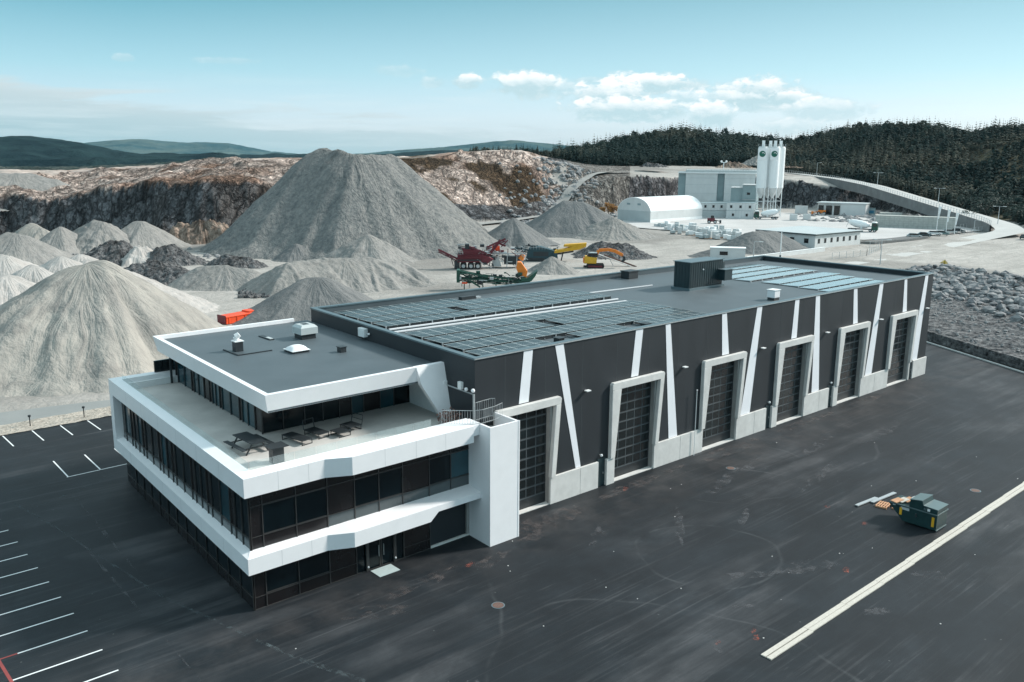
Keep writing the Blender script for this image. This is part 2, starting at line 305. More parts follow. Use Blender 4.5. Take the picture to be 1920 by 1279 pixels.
M['g_tan'] = gravel('pale_sand', (0.19, 0.183, 0.172), (0.26, 0.25, 0.232), (0.40, 0.378, 0.338), 0.5, 0.45, 0.5, gs=0.2)
M['g_pale'] = gravel('whitish_sand', (0.26, 0.24, 0.225), (0.37, 0.35, 0.33), (0.50, 0.48, 0.455), 0.5, 0.3, 0.5, gs=0.2)
M['g_mid'] = gravel('fine_grey_gravel', (0.15, 0.15, 0.145), (0.23, 0.225, 0.21), (0.31, 0.30, 0.285), 1.2, 0.35, 0.5, gs=0.25)
M['g_dark'] = gravel('dark_grey_gravel', (0.10, 0.11, 0.115), (0.15, 0.157, 0.157), (0.20, 0.20, 0.195), 1.2, 0.10, 0.5, gs=0.25)
M['g_rock'] = gravel('broken_rock', (0.02, 0.022, 0.026), (0.09, 0.095, 0.10), (0.26, 0.26, 0.26), 1.1, 0.3, 1.4, gs=0.8)
M['g_pink'] = gravel('pinkish_rock', (0.07, 0.045, 0.032), (0.30, 0.22, 0.17), (0.50, 0.40, 0.33), 0.45, 0.35, 1.6, gs=0.6)
M['verge'] = gravel('verge_gravel', (0.22, 0.19, 0.16), (0.40, 0.36, 0.31), (0.60, 0.55, 0.48), 3.0, 0.0, 0.7, gs=0.6)
M['roadpale'] = mat('pale_road', (0.40, 0.40, 0.385), 0.85, 0.10, 0.12, world=True, c2=(0.47, 0.465, 0.445), dirt=0.12)
M['road'] = mat('grey_road', (0.20, 0.212, 0.208), 0.85, 0.10, 0.12, world=True, c2=(0.25, 0.26, 0.252), dirt=0.12)
M['plantyard'] = mat('plant_yard', (0.38, 0.375, 0.365), 0.85, 0.1, 0.06, world=True, c2=(0.50, 0.49, 0.48), dirt=0.15)

# ------------------------------------------------------------------ mesh helpers
def W(x, y):     # the buildings are a few degrees off square
    t = min(1, max(0, x / 69.0))
    return x + 0.06 * y * (1 - t) + 0.013 * y * t, y * (1 - 0.055 * t) - 0.3 * t
class MB:
    def __init__(s): s.v = []; s.f = []; s.uv = {}
    def add(s, vs, fs):
        n = len(s.v); s.v += [tuple(v) for v in vs]; s.f += [tuple(i + n for i in f) for f in fs]; return s
    def box(s, x0, x1, y0, y1, z0, z1):
        return s.add([(x0, y0, z0), (x1, y0, z0), (x1, y1, z0), (x0, y1, z0), (x0, y0, z1), (x1, y0, z1), (x1, y1, z1), (x0, y1, z1)],
                     [(0, 3, 2, 1), (4, 5, 6, 7), (0, 1, 5, 4), (1, 2, 6, 5), (2, 3, 7, 6), (3, 0, 4, 7)])
    def prism(s, poly, off):           # poly: 3D points, off: extrusion vector
        n = len(poly); a = [Vector(p) for p in poly]; o = Vector(off)
        vs = a + [p + o for p in a]
        return s.add(vs, [tuple(range(n))[::-1], tuple(range(n, 2 * n))] + [(i, (i + 1) % n, n + (i + 1) % n, n + i) for i in range(n)])
    def beam(s, p, q, wd, ht=None, up=(0, 0, 1)):
        p = Vector(p); q = Vector(q); d = (q - p); 
        if d.length < 1e-6: return s
        d.normalize(); u = Vector(up)
        if abs(d.dot(u)) > 0.98: u = Vector((0, 1, 0))
        sd_ = d.cross(u).normalized() * wd / 2; u2 = sd_.cross(d).normalized() * (ht or wd) / 2
        c = [p - sd_ - u2, p + sd_ - u2, p + sd_ + u2, p - sd_ + u2, q - sd_ - u2, q + sd_ - u2, q + sd_ + u2, q - sd_ + u2]
        return s.add(c, [(0, 3, 2, 1), (4, 5, 6, 7), (0, 1, 5, 4), (1, 2, 6, 5), (2, 3, 7, 6), (3, 0, 4, 7)])
    def tube(s, p, q, r0, r1=None, n=10):
        r1 = r0 if r1 is None else r1
        p = Vector(p); q = Vector(q); d = (q - p).normalized(); a = d.orthogonal().normalized(); b = d.cross(a)
        vs = [p + (a * math.cos(t) + b * math.sin(t)) * r0 for t in [2 * math.pi * i / n for i in range(n)]] + \
             [q + (a * math.cos(t) + b * math.sin(t)) * r1 for t in [2 * math.pi * i / n for i in range(n)]]
        return s.add(vs, [(i, (i + 1) % n, n + (i + 1) % n, n + i) for i in range(n)] + [tuple(range(n))[::-1], tuple(range(n, 2 * n))])
    def quad(s, a, b, c, d): return s.add([a, b, c, d], [(0, 1, 2, 3)])
    def ball(s, c, r, n=8, sz=1.0):
        m = n // 2; vs = []; fs = []
        for i in range(m + 1):
            th = math.pi * i / m
            for j in range(n):
                ph = 2 * math.pi * j / n; vs.append((c[0] + r * math.sin(th) * math.cos(ph), c[1] + r * math.sin(th) * math.sin(ph), c[2] + r * sz * math.cos(th)))
        for i in range(m):
            for j in range(n): fs.append((i * n + j, (i + 1) * n + j, (i + 1) * n + (j + 1) % n, i * n + (j + 1) % n))
        return s.add(vs, fs)
    def build(s, name, m, parent=None, warp=False, smooth=False, bevel=0, label=None):
        vs = s.v
        if warp: vs = [(*W(v[0], v[1]), v[2]) for v in vs]
        if parent is not None and parent.get('_abs'):
            o_ = Vector(parent['_abs']); vs = [tuple(Vector(v) - o_) for v in vs]
        me = bpy.data.meshes.new(name); me.from_pydata(vs, [], s.f); me.validate(); me.update()
        import bmesh
        bm = bmesh.new(); bm.from_mesh(me); bmesh.ops.recalc_face_normals(bm, faces=bm.faces); bm.to_mesh(me); bm.free()
        me.materials.append(m)
        if smooth:
            me.polygons.foreach_set('use_smooth', [True] * len(me.polygons))
        o = bpy.data.objects.new(name, me); COL.objects.link(o)
        if parent is not None:
            o.parent = parent
            if parent.type == 'MESH' and parent.get('_abs'): pass
            if parent.get('_abs'): o['_abs'] = parent['_abs']
        if bevel:
            bv = o.modifiers.new('bevel', 'BEVEL'); bv.width = bevel; bv.segments = 2; bv.limit_method = 'ANGLE'
        if label: o['label'] = label
        return o
def tag(o, label=None, cat=None, group=None, kind=None):
    if label: o['label'] = label
    if cat: o['category'] = cat
    if group: o['group'] = group
    if kind: o['kind'] = kind
    return o
def thing(name, label, cat, loc=(0, 0, 0), rz=0.0, group=None, absolute=False):
    o = bpy.data.objects.new(name, None); COL.objects.link(o); o.location = loc; o.rotation_euler = (0, 0, rz); o.empty_display_size = 0.3
    tag(o, label, cat, group)
    if absolute: o['_abs'] = tuple(loc)     # its meshes are given in world coordinates
    return o
def kids(o): return KIDS.get(o.name, [])
KIDS = {}
def copy_tree(o, loc=None, rz=None, label=None, parent=None, pre=None):
    c = o.copy(); COL.objects.link(c); c.parent = parent
    if loc is not None: c.location = loc
    if rz is not None: c.rotation_euler = (c.rotation_euler[0], c.rotation_euler[1], rz)
    if label: c['label'] = label
    for ch in o.children_list: copy_tree_child(ch, c)
    return c
def snapshot(o):
    return (o, [snapshot(c) for c in o.children])
def dup(snap, loc, rz=0.0, label=None, scale=None):
    def rec(sn, parent):
        c = sn[0].copy(); COL.objects.link(c); c.parent = parent
        for s2 in sn[1]: rec(s2, c)
        return c
    c = rec(snap, None); c.location = loc; c.rotation_euler = (0, 0, rz)
    if scale is not None: c.scale = scale
    if label: c['label'] = label
    return c
def struct(name, mb, m, warp=False, smooth=False):
    o = mb.build(name, m, None, warp, smooth); o['kind'] = 'structure'; return o

# numpy value noise
def _h(i, j, s):
    n = (i * 374761393 + j * 668265263 + s * 1442695041) & 0xffffffff
    n = ((n ^ (n >> 13)) * 1274126177) & 0xffffffff
    return ((n ^ (n >> 16)) & 0xffff) / 65535.0
def vnoise(x, y, s=0):
    xi = np.floor(x).astype(np.int64); yi = np.floor(y).astype(np.int64); fx = x - xi; fy = y - yi
    fx = fx * fx * (3 - 2 * fx); fy = fy * fy * (3 - 2 * fy)
    return (_h(xi, yi, s) * (1 - fx) + _h(xi + 1, yi, s) * fx) * (1 - fy) + (_h(xi, yi + 1, s) * (1 - fx) + _h(xi + 1, yi + 1, s) * fx) * fy
def fbm(x, y, oct=5, s=0, g=0.5):
    t = 0; a = 1; n = 0
    for k in range(oct): t = t + a * vnoise(x * 2 ** k, y * 2 ** k, s + k * 17); n += a; a *= g
    return t / n      # 0..1
def ridged(x, y, oct=5, s=0):
    t = 0; a = 1; n = 0
    for k in range(oct): t = t + a * (1 - np.abs(2 * vnoise(x * 2 ** k, y * 2 ** k, s + k * 13) - 1)); n += a; a *= 0.5
    return t / n
def grid_obj(name, Xg, Yg, Zg, m, colors=None, keep=None):
    nr, nc = Xg.shape
    me = bpy.data.meshes.new(name)
    co = np.stack([Xg, Yg, Zg], -1).reshape(-1, 3).astype(np.float32)
    idx = np.arange(nr * nc).reshape(nr, nc)
    q = np.stack([idx[:-1, :-1], idx[:-1, 1:], idx[1:, 1:], idx[1:, :-1]], -1).reshape(-1, 4)
    if keep is not None:
        k = keep.reshape(nr, nc); kk = (k[:-1, :-1] | k[:-1, 1:] | k[1:, 1:] | k[1:, :-1]).reshape(-1); q = q[kk]
        used = np.unique(q); remap = -np.ones(nr * nc, int); remap[used] = np.arange(len(used)); co = co[used]; q = remap[q]
        if colors is not None: colors = colors.reshape(-1, 4)[used]
    # orient upwards
    a, b_, c = co[q[0, 0]], co[q[0, 1]], co[q[0, 2]]
    if np.cross(b_ - a, c - a)[2] < 0: q = q[:, ::-1]
    me.vertices.add(len(co)); me.vertices.foreach_set('co', co.ravel())
    me.loops.add(q.size); me.loops.foreach_set('vertex_index', q.ravel().astype(np.int32))
    me.polygons.add(len(q)); me.polygons.foreach_set('loop_start', np.arange(0, q.size, 4, dtype=np.int32)); me.polygons.foreach_set('loop_total', np.full(len(q), 4, np.int32))
    me.polygons.foreach_set('use_smooth', np.ones(len(q), bool))
    me.update(); me.validate()
    if colors is not None:
        ca = me.color_attributes.new('kind_colour', 'FLOAT_COLOR', 'POINT'); ca.data.foreach_set('color', colors.reshape(-1).astype(np.float32))
    me.materials.append(m); o = bpy.data.objects.new(name, me); COL.objects.link(o); return o

# ------------------------------------------------------------------ the setting
YAW = math.atan2(FW[1], FW[0])
def az_of(px, py=380): d = ray(px, py); return math.atan2(d[1], d[0])
# terrain profile per bearing: base_y (image row where the flat floor ends), then (extra distance or distance, row)
TCOL = [  # px, floor_end_row, cliff(dr,row), ledge(r,row), plateau(r,row), crest(r,row)
    (-420, 445, (9, 372), (330, 340), (600, 318), (900, 312)),
    (0, 445, (9, 372), (330, 338), (600, 320), (900, 316)),
    (150, 446, (11, 366), (400, 325), (600, 320), (900, 316)),
    (300, 455, (12, 347), (370, 316), (600, 312), (900, 310)),
    (400, 455, (12, 342), (385, 304), (600, 306), (900, 306)),
    (500, 450, (12, 345), (390, 300), (600, 302), (900, 302)),
    (650, 440, (12, 340), (400, 300), (600, 301), (900, 302)),
    (780, 428, (12, 374), (400, 297), (600, 297), (900, 298)),
    (860, 420, (14, 386), (410, 289), (600, 292), (900, 293)),
    (980, 412, (16, 388), (415, 283), (560, 289), (760, 296)),
    (1035, 405, (18, 372), (420, 302), (560, 299), (720, 296)),
    (1100, 402, (14, 352), (430, 318), (510, 308), (720, 284)),
    (1150, 398, (5, 333), (440, 325), (500, 311), (720, 272)),
    (1270, 392, (5, 332), (470, 325), (520, 311), (740, 252)),
    (1400, 388, (5, 332), (480, 322), (540, 313), (740, 268)),
    (1480, 391, (6, 338), (490, 328), (560, 324), (760, 273)),
    (1560, 393, (8, 350), (500, 334), (530, 334), (760, 253)),
    (1650, 396, (8, 368), (458, 350), (490, 349), (740, 245)),
    (1720, 406, (5, 388), (425, 373), (455, 370), (720, 245)),
    (1800, 414, (5, 408), (392, 406), (420, 394), (700, 259)),
    (1860, 430, (6, 427), (360, 426), (390, 413), (670, 250)),
    (1930, 437, (6, 435), (345, 433), (375, 418), (650, 246)),
    (2400, 445, (6, 440), (330, 438), (365, 418), (640, 246))]
def _zrow(px, row, r): return P(px, row, r).z
def _tables():
    A = []; Rr = []; Zz = []
    for px, fy, c, l, pl, cr in TCOL:
        r1 = gr(px, fy); r2 = r1 + c[0]
        rs = [r1, r2, max(l[0], r2 + 6), max(pl[0], r2 + 12), cr[0], cr[0] + 260]
        zs = [0.0, _zrow(px, c[1], r2), _zrow(px, l[1], rs[2]), _zrow(px, pl[1], rs[3]), _zrow(px, cr[1], cr[0])]
        zs.append(min(zs[-1] - 12, 14))
        A.append(az_of(px)); Rr.append(rs); Zz.append(zs)
    o = np.argsort(A); return np.array(A)[o], np.array(Rr)[o], np.array(Zz)[o]
TA, TR, TZ = _tables()
def terrain(az, r, x, y):
    """height and zone colour; az, r arrays"""
    jit = (fbm(x * 0.035, y * 0.035, 4, 3) - 0.5) * 16 + (fbm(x * 0.16, y * 0.16, 3, 5) - 0.5) * 4
    Rk = [np.interp(az, TA, TR[:, k]) for k in range(6)]; Zk = [np.interp(az, TA, TZ[:, k]) for k in range(6)]
    steep = np.clip((TZ[:, 1]) / 8, 0, 1); stp = np.interp(az, TA, steep)
    rr = r + jit * stp * np.clip(1.4 - np.abs(r - Rk[1]) / 60, 0, 1)
    z = np.zeros_like(r); seg = np.zeros_like(r)
    for k in range(5):
        t = (rr - Rk[k]) / (Rk[k + 1] - Rk[k]); ins = (t >= 0) & (t < 1)
        tt = t * t * (3 - 2 * t) if k in (3, 4) else t
        z = np.where(ins, Zk[k] + (Zk[k + 1] - Zk[k]) * tt, z); seg = np.where(ins, k + 1, seg)
    out = rr >= Rk[5]; z = np.where(out, Zk[5], z); seg = np.where(out, 6, seg)
    return z, seg, rr, Rk
def build_terrain():
    a0, a1 = az_of(2330), az_of(-330)
    na = 1150; az = np.linspace(a0, a1, na)
    r = np.concatenate([np.linspace(95, 255, 60), np.linspace(256.5, 500, 210), np.geomspace(503, 1150, 70)])
    Rg, Ag = np.meshgrid(r, az, indexing='ij')
    X = CAM[0] + Rg * np.cos(Ag); Y = CAM[1] + Rg * np.sin(Ag)
    z, seg, rr, Rk = terrain(Ag, Rg, X, Y)
    floor = seg == 0; cliff = seg == 1; ledge = seg == 2; plat = seg == 3; wood = (seg >= 4)
    azd = np.interp(Ag, TA, np.arange(len(TA))); pxs = np.interp(Ag, [az_of(p[0]) for p in TCOL[::-1]], [p[0] for p in TCOL[::-1]])
    left = pxs + (fbm(X * .03, Y * .03, 4, 55) - .5) * 160 < 1055
    # relief
    rock = ridged(X * 0.05, Y * 0.05, 6, 9); rock2 = fbm(X * 0.22, Y * 0.22, 4, 21)
    strata = np.abs(((z * 0.9 + rock2 * 3) % 1) - 0.5)
    amp = np.where(cliff, 4.2, np.where(ledge & left, 5.0, np.where(plat & left, 3.0, np.where(ledge, 0.5, np.where(wood, 2.0, 0.25)))))
    amp = np.where(wood & left, 6, amp)
    road_px = (pxs > 1540) & (seg <= 3) & (seg >= 2); amp = np.where(road_px, 0.2, amp)
    z = z + amp * (rock - 0.55) + np.where(cliff | (ledge & left), 1.6, 0.0) * (rock2 - 0.5)
    bank = (pxs > 1060) & (pxs < 1180) & (seg <= 3) & (seg > 0)
    # colour by what the ground is made of
    n1 = fbm(X * 0.02, Y * 0.02, 5, 31); n2 = fbm(X * 0.12, Y * 0.12, 4, 41); n3 = fbm(X * 0.5, Y * 0.5, 2, 47)
    def c(rgb): return np.array(rgb)[None, None, :]
    dust = c((0.39, 0.37, 0.345)) * (0.85 + 0.3 * n1[..., None]); dust = dust * (0.88 + 0.24 * n2[..., None]); dk_ = np.clip((fbm(X * .03 + 9, Y * .03, 5, 91) - .52) * 7, 0, 1)[..., None]; dust = dust * (1 - .38 * dk_)
    darkrock = c((0.115, 0.120, 0.128)) * (0.25 + 1.9 * n2[..., None] * (0.3 + 1.2 * n3[..., None])); 
    warm = np.clip((n1 - 0.42) * 5, 0, 1)[..., None]
    darkrock = darkrock * (1 - 0.6 * warm) + c((0.105, 0.075, 0.055)) * 0.6 * warm
    palecliff = c((0.20, 0.195, 0.205)) * (0.35 + 1.4 * n3[..., None] * n2[..., None] * 2)
    pink = c((0.62, 0.51, 0.45)) * (0.35 + 1.25 * n2[..., None] * (0.4 + n3[..., None]))
    rustm = np.clip((fbm(X * 0.06, Y * 0.06, 6, 61) - 0.54) * 6, 0, 1)[..., None] * .8
    heath = c((0.11, 0.07, 0.045)) * (0.5 + n2[..., None]); moss = c((0.055, 0.06, 0.035))
    mm = np.clip((fbm(X * 0.07, Y * 0.07, 5, 71) - 0.46) * 10, 0, 1)[..., None]
    top = pink * (1 - rustm) + c((0.27, 0.155, 0.105)) * rustm * (0.6 + 0.8 * n2[..., None])
    rightness = np.clip((pxs - 640) / 120, 0, 1)[..., None] * 0.75
    top = top * (1 - mm * (0.25 + rightness)) + (heath * 0.8 + moss * 0.2) * mm * (0.25 + rightness)
    farwood = c((0.020, 0.040, 0.036)) * (0.6 + 0.9 * n2[..., None])
    forest = c((0.030, 0.034, 0.024)) * (0.6 + 0.9 * n1[..., None])
    clr = np.clip((pxs - 1790) / 40, 0, 1)[..., None] * np.clip((fbm(X * .018, Y * .018, 4, 77) - .38) * 8, 0, 1)[..., None]
    forest = forest * (1 - clr) + clr * (c((0.085, 0.075, 0.040)) * (0.5 + n2[..., None]))
    cliffc = np.where((pxs > 1130)[..., None] & (pxs < 1440)[..., None], palecliff, darkrock)
    bankc = c((0.24, 0.23, 0.215)) * (0.35 + 1.3 * n3[..., None])
    col = np.where(floor[..., None], dust, np.where(cliff[..., None], cliffc, np.where(ledge[..., None], np.where(left[..., None], top, dust * 1.05), np.where(plat[..., None], np.where(left[..., None], top * 0.9, dust * 0.9), forest))))
    col = np.where(bank[..., None] & cliff[..., None], bankc, col)
    col = np.where((wood & left)[..., None], farwood, col)
    # broad dark seam where the clifftop soil was cut
    alpha = np.where(cliff | (ledge & left) | bank, 1.0, np.where(wood, 0.6, 0.15))
    C4 = np.concatenate([col, alpha[..., None]], -1)
    # near part: sink under the yard
    near = (X + 8.6 / 14.9 * 0 < 1e9)
    kx, ky = 79.0, -8.2; dxk, dyk = 8.6, 14.9
    inside = ((X - kx) * dyk - (Y - ky) * dxk) < 30    # yard side of the kerb line (or close to it)
    z = np.where(floor, z + 0.10, z)
    z = np.where(inside & (Y < 47) & (Rg < 200), -0.6, z)
    z = np.where(Rg < 100, -0.3, z)
    m, nt, b = bsdf('quarry_rock_and_dust')
    at = nt.nodes.new('ShaderNodeVertexColor'); at.layer_name = 'kind_colour'
    p = nt.nodes.new('ShaderNodeNewGeometry').outputs['Position']
    f1 = noise(nt, p, 0.55, 7, 0.7); f2 = noise(nt, mapping(nt, p, (1, 1, 0.35)), 1.6, 5, 0.75)
    mul = ramp(nt, math_(nt, 'ADD', math_(nt, 'MULTIPLY', f1, 0.5), math_(nt, 'MULTIPLY', f2, 0.5)), [(0.38, (0.25, 0.25, 0.26)), (0.5, (0.9, 0.9, 0.9)), (0.62, (1.9, 1.85, 1.8))])
    ck = math_(nt, 'MAXIMUM', cracks(nt, p, 0.11, 0.09), math_(nt, 'MULTIPLY', cracks(nt, p, 0.34, 0.12, 0.8), 0.8))
    mul = mixc(nt, math_(nt, 'MULTIPLY', ck, 0.8), mul, (0.10, 0.09, 0.09))
    mulc = mixc(nt, math_(nt, 'MULTIPLY_ADD', at.outputs[1], 0.95, 0.03, clamp=True), (1, 1, 1), mul)
    col = mixc(nt, 1.0, at.outputs[0], mulc, 'MULTIPLY')
    tr = noise(nt, mapping(nt, p, (0.25, 1.2, 1), rot=(0, 0, R_(35))), 0.25, 6, 0.6, 0.8)     # wheel tracks in the dust
    col = mixc(nt, math_(nt, 'MULTIPLY', math_(nt, 'SUBTRACT', 1.0, at.outputs[1]), math_(nt, 'MULTIPLY_ADD', tr, 3.4, -1.45, clamp=True)), col, (0.27, 0.26, 0.24))
    nt.links.new(col, b.inputs['Base Color']); b.inputs['Roughness'].default_value = 0.95; b.inputs['Specular IOR Level'].default_value = 0.1
    bn = nt.nodes.new('ShaderNodeBump'); bn.inputs['Distance'].default_value = 2.2
    nt.links.new(math_(nt, 'MULTIPLY_ADD', at.outputs[1], 0.9, 0.05), bn.inputs['Strength'])
    nt.links.new(math_(nt, 'SUBTRACT', math_(nt, 'ADD', f1, math_(nt, 'MULTIPLY', f2, 0.4)), math_(nt, 'MULTIPLY', ck, 0.6)), bn.inputs['Height']); nt.links.new(bn.outputs[0], b.inputs['Normal'])
    o = grid_obj('quarry_terrain', X, Y, z, m, C4); o['kind'] = 'structure'
    return (az, r, z)
T_AZ, T_R, T_Zg = build_terrain()
def tz(x, y):
    """height of the terrain mesh at a world point"""
    a = math.atan2(y - CAM[1], x - CAM[0]); r = math.hypot(x - CAM[0], y - CAM[1])
    i = np.clip(np.searchsorted(T_R, r) - 1, 0, len(T_R) - 2); j = np.clip(np.searchsorted(T_AZ, a) - 1, 0, len(T_AZ) - 2)
    u = min(1, max(0, (r - T_R[i]) / (T_R[i + 1] - T_R[i]))); v_ = min(1, max(0, (a - T_AZ[j]) / (T_AZ[j + 1] - T_AZ[j])))
    Z = T_Zg; return float((Z[i, j] * (1 - u) + Z[i + 1, j] * u) * (1 - v_) + (Z[i, j + 1] * (1 - u) + Z[i + 1, j + 1] * u) * v_)

def dustmat():
    m, nt, b = bsdf('quarry_dust')
    p = nt.nodes.new('ShaderNodeNewGeometry').outputs['Position']
    a = noise(nt, p, 0.03, 5, 0.6, 0.5); f = noise(nt, p, 1.5, 5, 0.7)
    col = ramp(nt, a, [(0.3, (0.33, 0.315, 0.295)), (0.7, (0.42, 0.40, 0.375))])
    tr = noise(nt, mapping(nt, p, (0.25, 1.2, 1), rot=(0, 0, R_(35))), 0.25, 6, 0.6, 0.8)
    col = mixc(nt, math_(nt, 'MULTIPLY_ADD', tr, 2.2, -1.0, clamp=True), col, (0.27, 0.26, 0.24))
    col = mixc(nt, 0.25, col, ramp(nt, f, [(0.3, (0.15, 0.14, 0.13)), (0.7, (0.5, 0.48, 0.45))]))
    nt.links.new(col, b.inputs['Base Color']); b.inputs['Roughness'].default_value = 0.95; b.inputs['Specular IOR Level'].default_value = 0.1
    bn = nt.nodes.new('ShaderNodeBump'); bn.inputs['Strength'].default_value = 0.5; bn.inputs['Distance'].default_value = 0.3
    nt.links.new(f, bn.inputs['Height']); nt.links.new(bn.outputs[0], b.inputs['Normal']); return m
M['dust'] = dustmat()
struct('ground', MB().quad((-14000, -14000, -0.35), (14000, -14000, -0.35), (14000, 14000, -0.35), (-14000, 14000, -0.35)), M['dust'])
KX = (79.0, -8.2); KD = Vector((8.6, 14.9, 0)).normalized(); KN = Vector((KD.y, -KD.x, 0))       # kerb line at the far right of the yard, KN points away from the yard
def K(t, n=0.0, z=0.0): p = Vector((KX[0], KX[1], 0)) + KD * t + KN * n; return (p.x, p.y, z)
struct('asphalt_yard', MB().add([(-140, -140, 0), K(-140), K(62), (-140, 44.6, 0)], [(0, 1, 2, 3)]), M['asphalt'])
def noisy_strip(name, pts_in, pts_out, z, m, amp=0.0, n=160, rows=8):
    """a sheet between two polylines"""
    def res(pts):
        p = np.array(pts, float); s = np.r_[0, np.cumsum(np.linalg.norm(np.diff(p[:, :2], axis=0), axis=1))]; t = np.linspace(0, s[-1], n)
        return np.stack([np.interp(t, s, p[:, k]) for k in range(p.shape[1])], -1)
    a, b_ = res(pts_in), res(pts_out); v = np.linspace(0, 1, rows)[:, None, None]
    g = a[None] * (1 - v) + b_[None] * v
    zz = (g[..., 2] if g.shape[2] > 2 else 0) + z + amp * (fbm(g[..., 0] * 1.3, g[..., 1] * 1.3, 4, 5) - 0.3)
    o = grid_obj(name, g[..., 0], g[..., 1], zz, m); o['kind'] = 'structure'; return o
noisy_strip('gravel_verge', [(-140, 44.55), (0, 44.55), (20, 44.55)], [(-140, 47.6), (-10, 48.1), (20, 49.0)], 0.03, M['verge'], 0.10, 700, 16)
noisy_strip('access_road', [(-140, 44), (-19, 47.7), (-10, 48.1), (30, 50)], [(-140, 52.5), (-18.5, 57), (-6, 59.6), (30, 65)], 0.012, M['road'], 0.0, 100, 4)

# distant ridges
def ridge(name, pts, r0, depth, m, seed, rough=10):
    pts = sorted([(az_of(px, 290), P(px, row, r0).z) for px, row in pts])
    A = np.array([p[0] for p in pts]); H = np.array([p[1] for p in pts])
    az = np.linspace(A[0], A[-1], 420); u = np.linspace(-1, 1, 41)
    U_, Ag = np.meshgrid(u, az, indexing='ij'); r = r0 + U_ * depth
    X = CAM[0] + r * np.cos(Ag); Y = CAM[1] + r * np.sin(Ag)
    h = np.interp(Ag, A, H); prof = np.cos(U_ * math.pi / 2) ** 1.3
    n = fbm(X * 6 / depth, Y * 6 / depth, 6, seed)
    Z = (h + 30) * prof - 30 + (n - 0.5) * rough * 4 * (1 - 0.75 * np.exp(-(U_ * 6) ** 2)) 
    o = grid_obj(name, X, Y, Z, m); o['kind'] = 'structure'; return o
def hillmat(name, a, b2, sc):
    m, nt, b = bsdf(name); p = nt.nodes.new('ShaderNodeNewGeometry').outputs['Position']
    f = noise(nt, p, sc, 8, 0.65, 0.3); nt.links.new(ramp(nt, f, [(0.4, a), (0.62, b2)]), b.inputs['Base Color']); b.inputs['Roughness'].default_value = 0.95; b.inputs['Specular IOR Level'].default_value = 0.05
    bn = nt.nodes.new('ShaderNodeBump'); bn.inputs['Strength'].default_value = 0.8; bn.inputs['Distance'].default_value = 30
    nt.links.new(f, bn.inputs['Height']); nt.links.new(bn.outputs[0], b.inputs['Normal']); return m
M['hillf'] = hillmat('wooded_hill', (0.003, 0.014, 0.019), (0.014, 0.034, 0.037), 0.010)  # blue of the distant air is painted into both hill colours
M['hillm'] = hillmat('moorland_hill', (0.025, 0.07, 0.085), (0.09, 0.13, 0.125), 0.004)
ridge('wooded_hill', [(-420, 262), (-200, 266), (0, 257), (60, 258), (105, 264), (150, 269), (200, 281), (260, 288), (330, 291), (420, 294), (560, 300), (700, 302), (820, 303), (1100, 303)], 2600, 900, M['hillf'], 5, 14)
ridge('low_wooded_hill', [(-420, 300), (0, 302), (120, 300), (250, 297), (380, 299), (520, 304), (700, 306)], 1600, 350, M['hillf'], 8, 8)
ridge('moor_hill', [(0, 290), (100, 280), (165, 268), (215, 263), (265, 262), (310, 266), (355, 269), (390, 267), (430, 268), (470, 276), (510, 286), (560, 291), (700, 296)], 6800, 1600, M['hillm'], 15, 14)
ridge('far_moor_hill', [(600, 296), (700, 288), (760, 281), (820, 276), (880, 271), (930, 266), (980, 265), (1030, 269), (1100, 276), (1250, 290)], 5200, 1300, M['hillm'], 25, 12)
ridge('far_wooded_hill', [(450, 291), (560, 290), (700, 291), (760, 287), (830, 281), (900, 284), (960, 285), (1060, 292), (1200, 300)], 3600, 700, M['hillf'], 35, 8)

# ------------------------------------------------------------------ the big dark hall
HZ = 12.27; RZ = 11.65
hall = thing('industrial_hall', 'long black clad industrial hall with slanted white stripes and six truck doors', 'building', (35, 12, 0), absolute=True)
X0, X1, Y1 = -0.3, 69.4, 24.8
DX = [1.3, 13.2, 24.9, 36.5, 47.95, 59.3]          # left foot of each door portal
wall = MB()
def frontseg(a, b_, z0, z1): wall.box(a, b_, 0.0, 0.35, z0, z1)
frontseg(X0, X1, 7.85, HZ - 0.12)
ed = [X0]
for d in DX: ed += [d + 0.45, d + 5.75]
ed.append(X1)
for i in range(0, len(ed), 2): frontseg(ed[i], ed[i + 1], 0, 7.85)
wall.box(X0, X0 + .35, .353, Y1, 0, HZ - 0.12); wall.box(X1 - .35, X1, .353, Y1, 0, HZ - 0.12); wall.box(X0 + .353, X1 - .353, Y1 - .35, Y1, 0, HZ - 0.12)
wall.build('wall', M['wallblack'], hall, True)
for x in np.arange(2.4, 69, 3.85):
    z0 = 8.36 if any(d - 0.1 < x < d + 6.5 for d in DX) else 2.16
    MB().box(x - .014, x + .014, -0.006, -0.001, z0, HZ - .2).build('cladding_seam', M['seam'], hall, True)
MB().box(X0 + .353, X1 - .353, .353, Y1 - .353, RZ - .3, RZ).build('roof', M['roof'], hall, True)
cp = MB()
cp.box(X0 - .05, X1 + .05, -0.06, .40, HZ - .12, HZ); cp.box(X0 - .05, X1 + .05, Y1 - .40, Y1 + .05, HZ - .12, HZ)
cp.box(X0 - .05, X0 + .40, .403, Y1 - .403, HZ - .12, HZ - .002); cp.box(X1 - .40, X1 + .05, .403, Y1 - .403, HZ - .12, HZ - .002)
cp.build('coping', M['coping'], hall, True)
MB().box(X0 - .07, X1 + .07, -0.085, -0.063, HZ - .10, HZ - .02).build('drip_edge', M['steel'], hall, True)
MB().box(X0 + .36, X1 - .36, Y1 - .36, Y1 - .353, RZ, HZ - .13).build('parapet_lining', M['roof'], hall, True)
